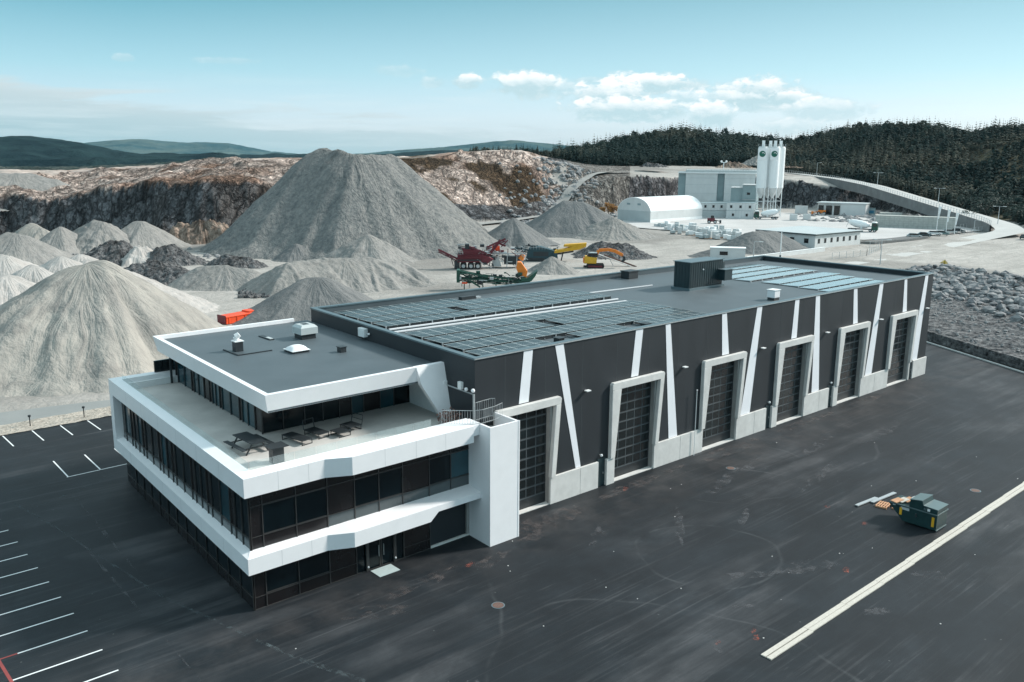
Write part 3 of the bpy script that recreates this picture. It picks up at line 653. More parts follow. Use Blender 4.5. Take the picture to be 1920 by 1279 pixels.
# dark floor and back of the hall seen through the doors' glass is not visible; a plain dark infill behind each door
ST = [[(4.12, 12.12), (4.98, 12.12), (4.62, 8.36), (3.69, 8.36)], [(7.19, 12.12), (8.03, 12.12), (10.13, 2.17), (9.59, 2.17)],
      [(16.08, 12.12), (16.95, 12.12), (16.55, 8.36), (15.68, 8.36)], [(19.76, 12.12), (20.39, 12.12), (21.93, 2.17), (20.8, 2.17)],
      [(27.49, 12.12), (28.18, 12.12), (28.85, 8.36), (27.84, 8.36)], [(32.89, 12.12), (33.69, 12.12), (32.72, 2.17), (31.23, 2.17)],
      [(39.28, 12.12), (40.01, 12.12), (40.0, 8.36), (39.06, 8.36)], [(43.03, 12.12), (43.79, 12.12), (45.01, 2.17), (43.62, 2.17)],
      [(50.53, 12.12), (51.26, 12.12), (51.96, 8.36), (51.01, 8.36)], [(56.12, 12.12), (56.98, 12.12), (56.11, 2.17), (54.6, 2.17)],
      [(61.97, 12.12), (62.59, 12.12), (63.24, 8.36), (62.26, 8.36)], [(67.21, 12.12), (67.99, 12.12), (67.18, 2.17), (65.53, 2.17)]]
for s in ST:
    MB().prism([(x, -.03, z) for x, z in s], (0, .029, 0)).build('stripe', M['stripe'], hall, True)
for i, d in enumerate(DX):
    g = 0.14
    o = [(d, 2.15), (d, 8.3 - g), (d + g, 8.3), (d + 6.35 - g, 8.3), (d + 6.35, 8.3 - g), (d + 5.85, 2.15)]
    inn = [(d + 5.4, 2.15), (d + 5.8, 7.72), (d + 1.05, 7.72), (d + .5, 2.15)]
    pb = MB()
    ring = o + inn
    # split into convex pieces: left leg, right leg, head
    pb.prism([(x, -.38, z) for x, z in [(d, 2.15), (d, 7.72), (d + 1.05, 7.72), (d + .5, 2.15)]], (0, .37, 0))
    pb.prism([(x, -.38, z) for x, z in [(d + 5.4, 2.15), (d + 5.8, 7.72), (d + 6.30, 7.72), (d + 5.85, 2.15)]], (0, .37, 0))
    pb.prism([(x, -.38, z) for x, z in [(d, 7.72), (d, 8.3 - g), (d + g, 8.3), (d + 6.35 - g, 8.3), (d + 6.35, 8.3 - g), (d + 6.30, 7.72)]], (0, .37, 0))
    pb.build('portal', M['conc'], hall, True, bevel=0.03)
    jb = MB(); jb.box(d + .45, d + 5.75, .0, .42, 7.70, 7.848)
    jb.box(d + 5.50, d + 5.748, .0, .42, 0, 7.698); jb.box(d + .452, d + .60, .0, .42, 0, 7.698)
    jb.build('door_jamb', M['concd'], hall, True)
    dr = MB().box(d + .602, d + 5.498, .42, .50, 0.06, 7.697).build('garage_door', M['door'], hall, True)
    pn = MB(); rl = MB(); nr = 10; nc = 5; xa, xb = d + .72, d + 5.38
    for r in range(1, nr):
        z0 = .06 + r * .763
        for c in range(nc):
            wd = (xb - xa) / nc; pn.box(xa + c * wd + .06, xa + (c + 1) * wd - .06, .405, .419, z0 + .13, z0 + .69)
        rl.box(d + .61, d + 5.49, .398, .419, z0 - .02, z0 + .05)
    for c in range(1, nc):
        wd = (xb - xa) / nc; rl.box(xa + c * wd - .03, xa + c * wd + .03, .402, .419, .83, 7.68)
    pn.build('pane', M['doorglass'], dr, True); rl.build('rail', M['doorline'], dr, True)
    MB().box(d + .46, d + 5.74, -.12, .40, 0.005, .06).build('threshold', M['conc'], hall, True)
def plinth(a, b_, m='conc', y=-.2): MB().box(a, b_, y, -.001, 0, 2.15).build('plinth', M[m], hall, True, bevel=0.02)
for a, b_ in [(6.78, 9.95), (9.97, 11.98), (18.72, 22.2), (22.22, 25.38), (30.42, 33.3), (33.32, 35.28), (42.0, 44.9), (44.92, 46.8), (53.45, 56.6), (56.62, 59.75), (64.8, 65.08), (65.95, 69.45)]: plinth(a, b_)
for a, b_ in [(12.86, 13.78), (36.15, 37.08), (47.6, 48.5)]: plinth(a, b_, y=-.28)
for a, b_ in [(12.0, 12.84), (35.3, 36.13), (46.82, 47.58), (65.1, 65.93)]:
    f = MB().box(a, b_, -.06, -.001, .02, 2.3).build('side_door', M['tealbox'], hall, True)
    MB().box(a + .62, a + .66, -.11, -.061, 1.0, 1.15).build('handle', M['steel'], f, True)
for x in (12.3, 35.75, 47.2):
    MB().ball((x, -.18, 2.62), .12).box(x - .03, x + .03, -.12, 0, 2.6, 2.66).build('door_light', M['white2'], hall, True)
for x in (10.5, 22.35, 34.0, 45.5, 56.85, 68.2):
    MB().box(x - .22, x + .22, -.42, -.08, 8.17, 8.24).box(x - .05, x + .05, -.1, 0, 8.12, 8.22).build('wall_light', M['white2'], hall, True)
# service pipe, cable tray and fittings on the shaded end wall
fx = X0 - .001
MB().beam((fx - .05, 4.4, 9.75), (fx - .05, .15, 9.75), .07).box(fx - .12, fx, .0, .12, 5.6, 9.8).build('cable_tray', M['steel'], hall, True)
MB().box(fx - .22, fx - .0, 1.35, 1.75, 9.85, 10.35).build('junction_box', M['white2'], hall, True)
MB().ball((fx - .2, .75, 10.0), .14).build('camera_dome', M['white'], hall, True); MB().ball((fx - .15, .02, 10.05), .15).build('camera_dome', M['white'], hall, True)
# roof things
def roofthing(name, label, cat, x, y, z=RZ, group=None): return thing(name, label, cat, (x, y, z), 0, group)
hv = roofthing('ventilation_plant', 'large dark teal plant room standing in the middle of the hall roof', 'plant room', 38.65, 11.9)
MB().box(0, 5.8, 0, 2.1, 0.25, 2.95).build('casing', M['tealbox'], hv, bevel=.03)
rb = MB()
for i in range(15): rb.box(.2 + i * .39, .26 + i * .39, -.035, -.001, .27, 2.9)
for i in range(5): rb.box(-.035, -.001, .2 + i * .4, .26 + i * .4, .27, 2.9)
rb.build('rib', M['tealbox'], hv)
MB().box(-.18, 5.98, -.18, 2.28, 0, .25).build('base', M['coping'], hv); MB().box(-.1, 5.9, -.1, 2.2, 2.951, 3.03).build('cover', M['coping'], hv)
MB().box(4.9, 6.3, -.95, -.04, .75, 1.9).box(5.85, 6.6, .3, 1.9, 1.2, 2.6).build('duct', M['tealbox'], hv, bevel=.03); MB().box(4.85, 6.35, -1.0, -.04, 1.901, 1.95).build('duct_cover', M['coping'], hv)
MB().ball((2.2, -.08, 2.1), .09).build('lamp', M['white'], hv)
for (x, y, lb) in [(9.6, 2.0, 'small black roof vent in the gap of the front solar row nearest the office'), (19.2, 1.55, 'small black roof vent in the second gap of the front solar row')]:
    t = roofthing('roof_vent', lb, 'roof vent', x, y, group='low black vents among the solar panels'); MB().box(-.3, .3, -.3, .3, 0, .38).build('body', M['darkmet'], t, bevel=.03); MB().box(-.36, .36, -.36, .36, .381, .44).build('cap', M['darkmet'], t)
    MB().box(-1.6, 1.9, -.85, .85, .004, .02).build('pad', M['roof'], t)
t = roofthing('roof_vent', 'black roof vent near the back edge of the hall roof beyond the solar panels', 'roof vent', 41.2, 22.4); MB().box(-.85, .85, -.6, .6, 0, .8).build('body', M['darkmet'], t, bevel=.06); MB().box(-.92, .92, -.67, .67, .801, .92).build('cap', M['darkmet'], t)
t = roofthing('roof_exhaust', 'white box exhaust standing alone near the front edge of the hall roof', 'roof exhaust', 40.4, 2.9); MB().box(-.45, .45, -.38, .38, 0, .25).build('base', M['darkmet'], t); MB().box(-.5, .5, -.42, .42, .25, 1.0).build('hood', M['white'], t, bevel=.05)
MB().box(-.56, .56, -.48, .48, 1.001, 1.06).build('cap', M['white2'], t)
t = roofthing('roof_vent', 'flat dark vent with loose fittings behind the rear solar row', 'roof vent', 17.2, 22.6); MB().box(-.9, .9, -.25, .25, 0, .3).build('body', M['darkmet'], t); MB().box(1.0, 1.6, -.2, .2, 0, .15).build('fitting', M['steel'], t)
for (p, q, lb) in [((1.9, 12.95), (28.0, 11.35), 'white cable duct along the front side of the aisle between solar blocks'), ((2.3, 14.1), (28.3, 12.7), 'white cable duct along the rear side of the aisle between solar blocks'), ((29.0, 17.2), (38.3, 16.6), 'thin white lightning wire crossing the bare roof to the plant room')]:
    o = MB().beam((p[0], p[1], RZ + .12), (q[0], q[1], RZ + .12), .16 if 'duct' in lb else .07, .1).build('cable_duct' if 'duct' in lb else 'roof_wire', M['white'], None); tag(o, lb, 'cable duct' if 'duct' in lb else 'wire')
# solar rows: each tilted row is one thing, every module a part
PWD, PDP = 1.13, 2.05
def pv_mesh(tilt, m='solar'):
    me = bpy.data.meshes.new('panel'); t = math.radians(tilt)
    cy, sy = PDP * math.cos(t), -PDP * math.sin(t); h = .04
    vs = [(0, 0, 0), (PWD - .03, 0, 0), (PWD - .03, cy, sy), (0, cy, sy)]; vs += [(a, b_, c - h) for a, b_, c in vs]
    me.from_pydata(vs, [], [(0, 1, 2, 3), (7, 6, 5, 4), (0, 4, 5, 1), (1, 5, 6, 2), (2, 6, 7, 3), (3, 7, 4, 0)])
    uv = me.uv_layers.new(name='uv')
    for l in range(4): uv.data[l].uv = [(0, 0), (1, 0), (1, 1), (0, 1)][l]
    me.materials.append(M[m]); return me
PV = {0.6: pv_mesh(0.6), 2.0: pv_mesh(2.0, 'solarglare')}
def solar_row(x0, x1, y, label, gaps=(), slant=0.0, tilt=0.6, depth=1.0):
    rz = math.atan2(slant, x1 - x0)
    t = thing('solar_row', label, 'solar panels', (x0, y, RZ), rz, 'rows of solar panels on the hall roof')
    n = int((x1 - x0) / PWD); fr = MB(); zf = .30 if tilt < 1 else .15
    for i in range(n):
        lx = i * PWD
        if any(a < x0 + lx + PWD / 2 < b_ for a, b_ in gaps): continue
        o = bpy.data.objects.new('panel', PV[tilt]); COL.objects.link(o); o.parent = t; o.location = (lx, 0, zf); o.scale = (1, depth, 1)
        fr.beam((lx, -.02, .08), (lx, PDP * depth, .06), .05, .05)
        if i % 2 == 0: fr.box(lx - .05, lx + .05, -.07, .02, .0, zf + .03); fr.box(lx - .1, lx + .1, -.14, .02, 0, .05)
    fr.build('rack', M['steel'], t)
    dk = MB()
    k = 0
    while k < n:
        if any(a < x0 + (k + .5) * PWD < b_ for a, b_ in gaps): k += 1; continue
        k2 = k
        while k2 < n and not any(a < x0 + (k2 + .5) * PWD < b_ for a, b_ in gaps): k2 += 1
        dk.box(k * PWD, k2 * PWD - .03, .03, .05, .0, zf - (.045 if tilt < 1 else .1)); k = k2
    dk.build('wind_plate', M['darkmet'], t)
for i, (x0, x1, y, sl_, g, w_) in enumerate([
    (1.5, 27.6, 1.0, -.35, [(8.3, 11.4), (17.3, 19.6)], 'broken front row of solar panels at the hall front edge with two gaps'),
    (1.7, 27.9, 3.75, -.6, [(14.2, 14.6)], 'second solar row back from the front edge in the near block'),
    (1.9, 28.3, 6.5, -.75, [(13.6, 14.0)], 'third solar row back from the front edge in the near block'),
    (2.0, 28.6, 9.2, -.9, [(12.8, 13.2)], 'fourth solar row in the near block just in front of the aisle'),
    (2.3, 28.8, 14.6, -1.1, [(12.4, 12.8)], 'solar row of the near block just behind the aisle'),
    (2.4, 29.0, 16.9, -1.15, [(11.9, 12.3)], 'second solar row behind the aisle of the near block'),
    (2.5, 29.2, 19.15, -1.2, [(11.3, 11.7)], 'third solar row behind the aisle of the near block'),
    (2.6, 15.8, 21.3, -.6, [], 'short rear solar row beside the back parapet near the office'),
    (49.3, 62.2, .75, 0, [], 'bright solar row of the far block at the front edge of the roof'),
    (49.6, 62.8, 3.3, 0, [], 'second bright solar row of the far block from the front edge'),
    (49.9, 63.2, 5.8, 0, [], 'third bright solar row of the far block from the front edge'),
    (50.0, 63.6, 8.2, 0, [], 'fourth bright solar row of the far block from the front edge'),
    (49.5, 64.2, 11.6, 0, [], 'fifth bright solar row of the far block right of the plant room'),
    (49.5, 64.2, 14.0, 0, [], 'sixth bright solar row of the far block behind the plant room duct'),
    (49.3, 64.1, 16.4, 0, [], 'seventh bright solar row of the far block, partly behind the plant room'),
    (49.3, 64.0, 18.8, 0, [], 'rearmost bright solar row of the far block by the back parapet')]):
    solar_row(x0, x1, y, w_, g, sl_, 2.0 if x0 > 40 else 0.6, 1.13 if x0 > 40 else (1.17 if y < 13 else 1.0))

# ------------------------------------------------------------------ the white banded office
off = thing('office_building', 'three storey white banded office with dark glass and a roof terrace', 'building', (-8.5, 12, 0), absolute=True)
GX, GY = -16.97, -0.44
# dark body behind the glass line
body = MB(); body.box(GX + .12, X0 - .003, GY + .12, 24.9, 0, 7.15)
body.build('core', M['brown'], off, True)
MB().box(GX + .1, X0 - .002, 0.2, 25.8, 7.16, 7.45).build('terrace_floor', M['terrace'], off, True)
FM = [-16.94, -16.17, -14.08, -12.02, -10.14, -8.38, -6.6, -4.5, -2.73, -1.05]
# front, first floor: frames, cladding panels and windows
class Parts:
    """collects boxes that become one part each"""
    def __init__(s, name, m): s.n = name; s.m = m
    def box(s, *a): MB().box(*a).build(s.n, s.m, off, True); return s
pan = Parts('facade_panel', M['brown']); mul = Parts('mullion', M['mull'])
win = {1, 2, 4, 5, 7, 8}
for i in range(9):
    a, b_ = FM[i] + .03, FM[i + 1] - .03
    pan.box(a, b_, GY + .02, GY + .11, 6.29, 7.15)
    MB().box(a, b_, GY + .015, GY + .11, 3.62, 4.40).build('spandrel', M['spandrel'] if i > 2 else M['brown'], off, True)
    if i in win:
        f = MB().box(a + .02, b_ - .02, GY + .03, GY + .11, 4.48, 6.22).build('window', M['glasst'] if i == 8 else M['glass'], off, True)
        fr = MB(); fr.box(a, b_, GY + .0, GY + .028, 4.44, 4.50).box(a, b_, GY, GY + .028, 6.19, 6.25)
        fr.build('frame', M['mull'], f, True)
    else: pan.box(a, b_, GY + .02, GY + .11, 4.46, 6.25)
for x in FM: mul.box(x - .03, x + .03, GY - .03, GY + .08, 3.6, 7.15)
mul.box(FM[0], FM[-1], GY - .025, GY + .015, 4.41, 4.45); mul.box(FM[0], FM[-1], GY - .025, GY + .015, 6.25, 6.29)
# front, ground floor
for i in range(0, 4):
    a, b_ = FM[i] + .03, FM[i + 1] - .03
    pan.box(a, b_, GY + .02, GY + .11, .03, .73)
    if i in (1, 2):
        f = MB().box(a + .02, b_ - .02, GY + .04, GY + .11, .86, 2.7).build('window', M['glass'], off, True)
        MB().box(a, b_, GY, GY + .04, .80, .86).build('frame', M['mull'], f, True)
    else: pan.box(a, b_, GY + .02, GY + .11, .79, 2.7)
for i in (6,):
    a, b_ = FM[i] + .03, FM[i + 1] - .03
    pan.box(a, b_, GY + .02, GY + .11, .03, .67); pan.box(a, b_, GY + .02, GY + .11, .72, 2.7)
for x in FM[:5] + [-6.6, -4.5]: mul.box(x - .03, x + .03, GY - .03, GY + .08, 0, 2.7)
mul.box(FM[0], FM[4], GY - .025, GY + .015, .74, .78); mul.box(-6.6, -4.5, GY - .025, GY + .015, .67, .71); mul.box(FM[0], -4.5, GY - .04, GY + .1, 0, .04)
# entrance
for a, b_ in ((-10.08, -9.42), (-7.28, -6.66)): MB().box(a, b_, GY + .05, GY + .11, .04, 2.7).build('side_light', M['glass'], off, True)
for a, b_ in ((-9.30, -8.42), (-8.30, -7.40)):
    d = MB().box(a, b_, GY + .03, GY + .10, .05, 2.6).build('entrance_door', M['glass'], off, True)
    fr = MB().box(a - .03, a + .04, GY - .01, GY + .028, .04, 2.66).box(b_ - .04, b_ + .03, GY - .01, GY + .028, .04, 2.66).build('frame', M['mull'], d, True)
    xx = b_ - .12 if a < -9 else a + .12
    MB().tube((xx, GY - .07, .75), (xx, GY - .07, 1.5), .02).build('handle', M['steel'], d, True)
for x in (-9.38, -7.33):
    MB().box(x - .10, x + .10, GY - .10, GY + .0, .0, 2.66).build('entrance_post', M['mull'], off, True)
    for z in (.3, 2.1): MB().ball((x, GY - .14, z), .07).build('entrance_lamp', M['white2'], off, True)
# roller door at the right end of the ground floor
MB().box(-4.42, -1.45, GY + .10, GY + .12, .15, 3.3).build('roller_door', M['wallblack'], off, True)
MB().box(-4.45, -1.2, GY - .02, GY + .11, 0, .14).build('threshold', M['conc'], off, True)
MB().box(-1.42, -1.2, GY - .04, GY + .11, .142, 3.3).build('pilaster', M['concd'], off, True)
# left side
ml = Parts('mullion', M['mull']); pl = Parts('facade_panel', M['brown'])
ys = [GY + .03]; k = 0
steps = [1.05, 1.05, .75, 1.55, 1.55, .75]
while ys[-1] < 24.3: ys.append(min(24.7, ys[-1] + steps[k % 6])); k += 1
for i in range(len(ys) - 1):
    a, b_ = ys[i] + .03, ys[i + 1] - .03
    wide = (b_ - a) > .8
    f = MB().box(GX + .03, GX + .11, a, b_, 4.40, 7.1).build('window' if wide else 'shutter_panel', (M['glasst'] if (i % 5 == 3 or i > len(ys) - 5) else M['glass']) if wide else M['brown'], off, True)
    MB().box(GX + .01, GX + .11, a, b_, 3.72, 4.32).build('spandrel', M['spandrel'], off, True)
    ml.box(GX - .04, GX + .05, ys[i] - .03, ys[i] + .03, 3.6, 7.15)
ml.box(GX - .035, GX + .03, GY, 24.7, 4.33, 4.39)
for i in range(0, 13):
    a = GY + .03 + i * 1.9; b_ = min(a + 1.84, 24.8)
    pl.box(GX + .02, GX + .11, a, b_, .04, .72); f = MB().box(GX + .04, GX + .11, a, b_, .80, 2.6).build('window', M['glass'], off, True)
    ml.box(GX - .02, GX + .03, a - .05, a, 0, 2.6)
ml.box(GX - .02, GX + .02, GY, 24.8, .74, .78)
MB().box(GX - .02, GX + .1, GY - .03, GY + .1, 0, 7.15).build('corner_post', M['mull'], off, True)
# white bands: front (with the angled fold), left side and back; a C shape on the left
LX = -17.45; F1, F2 = -1.15, -1.85
def loft(name, sections, m=None, closed=False):
    """sections: list of equal-length 3D outlines"""
    mb = MB(); n = len(sections[0]); vs = [p for s in sections for p in s]; fs = []
    for i in range(len(sections) - 1):
        for j in range(n): fs.append((i * n + j, i * n + (j + 1) % n, (i + 1) * n + (j + 1) % n, (i + 1) * n + j))
    fs += [tuple(range(n))[::-1], tuple(range((len(sections) - 1) * n, len(sections) * n))]
    mb.add(vs, fs); return mb.build(name, m or M['white'], off, True)
BK = 26.3
def bandsec(x, yf, yb, zb, zt, zi=None): return [(x, yf, zb), (x, yf, zt), (x, yb, zi if zi is not None else zt + .05), (x, yb, zb)]
# upper band / parapet, front: corner, fold at -12.45, -11.0, right end
loft('upper_band', [[(LX, F1, 7.15), (LX, F1, 8.28), (LX + .78, -.15, 8.32), (LX + .78, -.15, 7.15)],
                    bandsec(-12.45, F1, -.15, 7.15, 8.28, 8.32), bandsec(-10.98, F2, -.15, 7.15, 8.28, 8.32), bandsec(-1.80, F2, -.15, 7.17, 8.28, 8.32)])
loft('upper_band', [bandsec(-1.795, F2 + .15, -.15, 7.55, 8.27, 8.31), bandsec(-1.19, F2 + .15, -.15, 7.55, 8.27, 8.31)])
def sidesec(y, x0, x1, zb, zt): return [(x0, y, zb), (x0, y, zt), (x1, y, zt + .04), (x1, y, zb)]
loft('upper_band', [[(LX, F1 + .003, 7.15), (LX, F1 + .003, 8.28), (LX + .779, -.148, 8.32), (LX + .779, -.148, 7.15)], sidesec(BK - .9, LX, LX + .78, 7.15, 8.28)])
MB().box(LX, -12.0, BK - .897, BK, 7.15, 8.30).build('upper_band', M['white'], off, True)
MB().box(LX + .9, -12.4, BK - 1.2, BK - .9, 7.45, 7.95).build('parapet_step', M['white2'], off, True)
MB().box(LX, LX + .9, BK - .9, BK - .003, 3.7, 7.147).build('band_upright', M['white'], off, True)
# lower band
zl0, zl1 = 2.58, 3.55
loft('lower_band', [[(LX, F1, zl0), (LX, F1, zl1), (GX, GY + .1, 3.72), (GX, GY + .1, zl0)],
                    [(-12.45, F1, zl0), (-12.45, F1, zl1), (-12.45, GY + .1, 3.72), (-12.45, GY + .1, zl0)],
                    [(-10.98, F2, zl0 + .02), (-10.98, F2, zl1), (-10.98, GY + .1, 3.72), (-10.98, GY + .1, zl0 + .02)],
                    [(-5.35, F2, zl0 + .04), (-5.35, F2, zl1), (-5.35, GY + .1, 3.72), (-5.35, GY + .1, zl0 + .04)],
                    [(-4.72, F2, 3.16), (-4.72, F2, zl1 + .02), (-4.72, GY + .1, 3.72), (-4.72, GY + .1, 3.16)],
                    [(-1.19, F2, 3.16), (-1.19, F2, zl1 + .02), (-1.19, GY + .1, 3.72), (-1.19, GY + .1, 3.16)]])
loft('lower_band', [[(LX, F1 + .003, zl0), (LX, F1 + .003, zl1), (GX + .05, GY + .1, 3.70), (GX + .05, GY + .1, zl0)],
                    [(LX, BK - .9, zl0), (LX, BK - .9, zl1), (GX + .05, BK - .9, 3.70), (GX + .05, BK - .9, zl0)]])
MB().box(LX, -12.0, BK - .897, BK, zl0, 3.697).build('lower_band', M['white'], off, True)
MB().box(GX + .13, X0 - .01, 24.903, BK - .9, 0, 7.14).build('rear_wall', M['brown'], off, True)
M['joint'] = mat('panel_joint_grey', (0.45, 0.46, 0.47), .5, .02, 1)
for x in (-15.4, -13.5): MB().box(x - .009, x + .009, F1 - .003, F1 + .01, 7.16, 8.275).build('panel_joint', M['joint'], off, True); MB().box(x - .009, x + .009, F1 - .003, F1 + .01, zl0 + .01, zl1 - .005).build('panel_joint', M['joint'], off, True)
for x in (-8.7, -6.4, -4.1): MB().box(x - .009, x + .009, F2 - .003, F2 + .01, 7.19, 8.275).build('panel_joint', M['joint'], off, True)
for y in (2.6, 6.4, 10.2, 14.0, 17.8, 21.6): MB().box(LX - .003, LX + .01, y - .009, y + .009, 7.16, 8.275).build('panel_joint', M['joint'], off, True); MB().box(LX - .003, LX + .01, y - .009, y + .009, zl0 + .01, zl1 - .005).build('panel_joint', M['joint'], off, True)
# white escape shaft at the right end
sh = MB(); SX0, SX1, SY0, SY1 = -1.18, 1.38, -2.85, -.30
sh.box(SX0, SX1, SY0, SY0 + .18, 0, 8.28); sh.box(SX0, SX0 + .18, SY0 + .183, SY1, 0, 8.28); sh.box(SX1 - .18, SX1, SY0 + .183, SY1, 0, 8.28)
sh.build('escape_shaft', M['white'], off, True)
MB().box(SX1 - .10, SX1 + .02, SY0 - .02, SY0 + .08, 0, 8.3).build('shaft_trim', M['white'], off, True)
MB().box(SX0 + .2, SX1 - .2, SY0 + .2, SY1 + .3, 7.2, 7.3).build('shaft_floor', M['concd'], off, True)
st = MB()
for i in range(9): st.box(SX0 + .3 + i * .2, SX0 + .5 + i * .2, SY0 + .35, SY0 + 1.2, 7.1 - i * .18, 7.14 - i * .18)
st.build('stair_flight', M['steel'], off, True)
ra = MB()
def rail(pts, zb, h, dx=.16):
    for a, b_ in zip(pts[:-1], pts[1:]):
        a = Vector(a); b_ = Vector(b_); L = (b_ - a).length; n = max(1, int(L / dx))
        ra.beam((a.x, a.y, zb + h), (b_.x, b_.y, zb + h), .035); ra.beam((a.x, a.y, zb + .08), (b_.x, b_.y, zb + .08), .03)
        for i in range(n + 1):
            p = a.lerp(b_, i / n); ra.beam((p.x, p.y, zb), (p.x, p.y, zb + h), .015)
rail([(-3.2, -.1), (-2.4, -.75), (-1.6, -1.5), (-1.0, -1.7), (.2, -1.6), (1.1, -1.3)], 8.22, 1.0)
rail([(-.5, -.35), (.2, -.25), (.9, -.2), (1.2, -.35)], 8.0, 1.3)
ra.build('stair_railing', M['steel'], off, True)
# penthouse
PX, PY, PYB = -12.42, 7.95, 26.2
MB().box(PX + .12, X0 - .003, PY + .12, PYB - .1, 7.451, 10.1).build('penthouse_core', M['brown'], off, True)
pm = Parts('penthouse_mullion', M['mull'])
fx_ = [PX, -10.9, -9.3, -7.9, -6.6, -5.6, -4.6, -3.2, -2.0, -.9]
for i in range(len(fx_) - 1):
    a, b_ = fx_[i] + .03, fx_[i + 1] - .03
    MB().box(a, b_, PY + .03, PY + .11, 7.5, 10.1).build('window' if i not in (4, 6) else 'facade_panel', M['brown'] if i in (4, 6) else (M['glasst'] if i in (5, 7) else M['glass']), off, True)
    pm.box(fx_[i] - .03, fx_[i] + .03, PY - .03, PY + .08, 7.45, 10.1)
y = PY + .03; k = 0; seq = [(1.15, 'b'), (1.2, 't'), (1.0, 't'), (.55, 'b'), (1.65, 't'), (1.6, 't'), (.5, 'b'), (.8, 't'), (.7, 't'), (.6, 'b')]
while y < PYB - .4:
    d_, c = seq[k % 10]; b_ = min(y + d_, PYB - .1)
    MB().box(PX + .03, PX + .11, y + .03, b_ - .03, 7.5, 10.1).build('window' if c == 't' else 'facade_panel', M['glasst'] if c == 't' else M['brown'], off, True)
    pm.box(PX - .04, PX + .06, y - .03, y + .03, 7.45, 10.1); y = b_; k += 1
# penthouse interior seen through the front glass is dark; flat roof with leaning fascia
RX, RY0, RY1 = -13.9, 3.70, 25.9
rz1, rz0 = 11.3, 10.08
MB().box(RX + .25, X0 - .004, RY0 + .25, RY1 - .25, rz0 + .02, 11.02).build('penthouse_roof', M['roof'], off, True)
fa = MB()
# front fascia (leans in at the bottom), from the corner to the leg
fa.add([(RX, RY0, rz1), (-.32, RY0, rz1), (-2.55, RY0 + .28, rz0), (RX + .25, RY0 + .28, rz0),
        (RX + .34, RY0 + .34, rz1), (-.32, RY0 + .34, rz1), (-2.55, RY0 + .62, rz0), (RX + .55, RY0 + .62, rz0)],
       [(0, 3, 2, 1), (0, 1, 5, 4), (4, 5, 6, 7), (3, 7, 6, 2), (1, 2, 6, 5), (0, 4, 7, 3)])
fa.build('fascia', M['white'], off, True)
fl = MB().add([(RX, RY0 + .002, rz1), (RX + .25, RY0 + .282, rz0), (RX + .25, RY1 - .2, rz0), (RX, RY1, rz1), (RX + .34, RY0 + .342, rz1), (RX + .55, RY0 + .622, rz0), (RX + .55, RY1 - .4, rz0), (RX + .34, RY1 - .34, rz1)],
              [(0, 1, 2, 3), (4, 7, 6, 5), (0, 3, 7, 4), (1, 5, 6, 2), (0, 4, 5, 1), (3, 2, 6, 7)])
fl.build('fascia', M['white'], off, True)
MB().add([(RX + .002, RY1 + .002, rz1), (-1.6, RY1 + .002, rz1), (-1.6, RY1 - .2, rz0), (RX + .25, RY1 - .198, rz0), (RX + .342, RY1 - .338, rz1), (-1.6, RY1 - .338, rz1), (-1.6, RY1 - .4, rz0), (RX + .55, RY1 - .398, rz0)],
         [(0, 1, 2, 3), (4, 7, 6, 5), (0, 4, 5, 1), (3, 2, 6, 7), (1, 5, 6, 2), (0, 3, 7, 4)]).build('fascia', M['white'], off, True)
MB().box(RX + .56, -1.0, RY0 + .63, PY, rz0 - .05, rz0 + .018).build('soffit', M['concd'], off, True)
# the folded white leg at the hall wall
lp = [(-2.7, RY0 - .004, rz1 + .003), (-.305, RY0 - .004, rz1 + .003), (-.305, 2.75, 7.5), (-1.05, 2.78, 7.5), (-2.45, 3.40, 10.03)]
lv = lp + [(x, y + (.45 if k > 1 else .4), z) for k, (x, y, z) in enumerate(lp)]
MB().add(lv, [(0, 1, 2, 3, 4), (9, 8, 7, 6, 5)] + [(i, i + 5, (i + 1) % 5 + 5, (i + 1) % 5) for i in range(5)]).build('canopy_leg', M['white'], off, True)
MB().box(-.60, -.305, 3.3, PY, 7.452, 10.05).build('wing_wall', M['white2'], off, True)
# glass balustrade on the parapet
gl = MB()
def gpan(a, b_, z0=8.33, z1=8.80): gl.beam((a[0], a[1], (z0 + z1) / 2), (b_[0], b_[1], (z0 + z1) / 2), .02, z1 - z0)
yy = -.1
while yy < 24.5: gpan((LX + .74, yy + .02), (LX + .74, yy + 1.38)); yy += 1.4
xx = LX + .78
while xx < -4.5: gpan((xx + .02, -.13), (xx + 1.38, -.13)); xx += 1.4
gl.build('balustrade', M['clear'], off, True)
MB().box(-13.95, -11.7, 25.9, 26.05, 8.305, 9.25).build('privacy_screen', M['winblack'], off, True)
MB().box(-13.0, -12.85, 24.9, 25.05, 7.46, 10.1).build('roof_post', M['darkmet'], off, True)
MB().box(-10.9, -7.2, .1, .55, 7.452, 7.47).build('floor_drain', M['coping'], off, True)
# outside mat
tag(MB().box(-9.3, -7.8, -1.70, -.62, 0.004, .03).build('entrance_mat', M['mat'], None), 'pale rectangular mat on the asphalt in front of the entrance', 'mat')
# vines between the leg and the stair
vm = MB()
for i in range(240):
    x = random.uniform(-2.0, -.6); y = random.uniform(1.0, 2.4); z = 7.5 + random.random() * .9; s = .09
    d = Vector((random.uniform(-1, 1), random.uniform(-1, 1), random.uniform(-1, 1))).normalized() * s; e = d.orthogonal().normalized() * s
    vm.quad(Vector((x, y, z)) - d, Vector((x, y, z)) - e, Vector((x, y, z)) + d, Vector((x, y, z)) + e)
vo = vm.build('dry_vines', M['copper'], None, True); tag(vo, 'tangle of reddish brown dry stems between the white leg and the stair railing', 'plant')
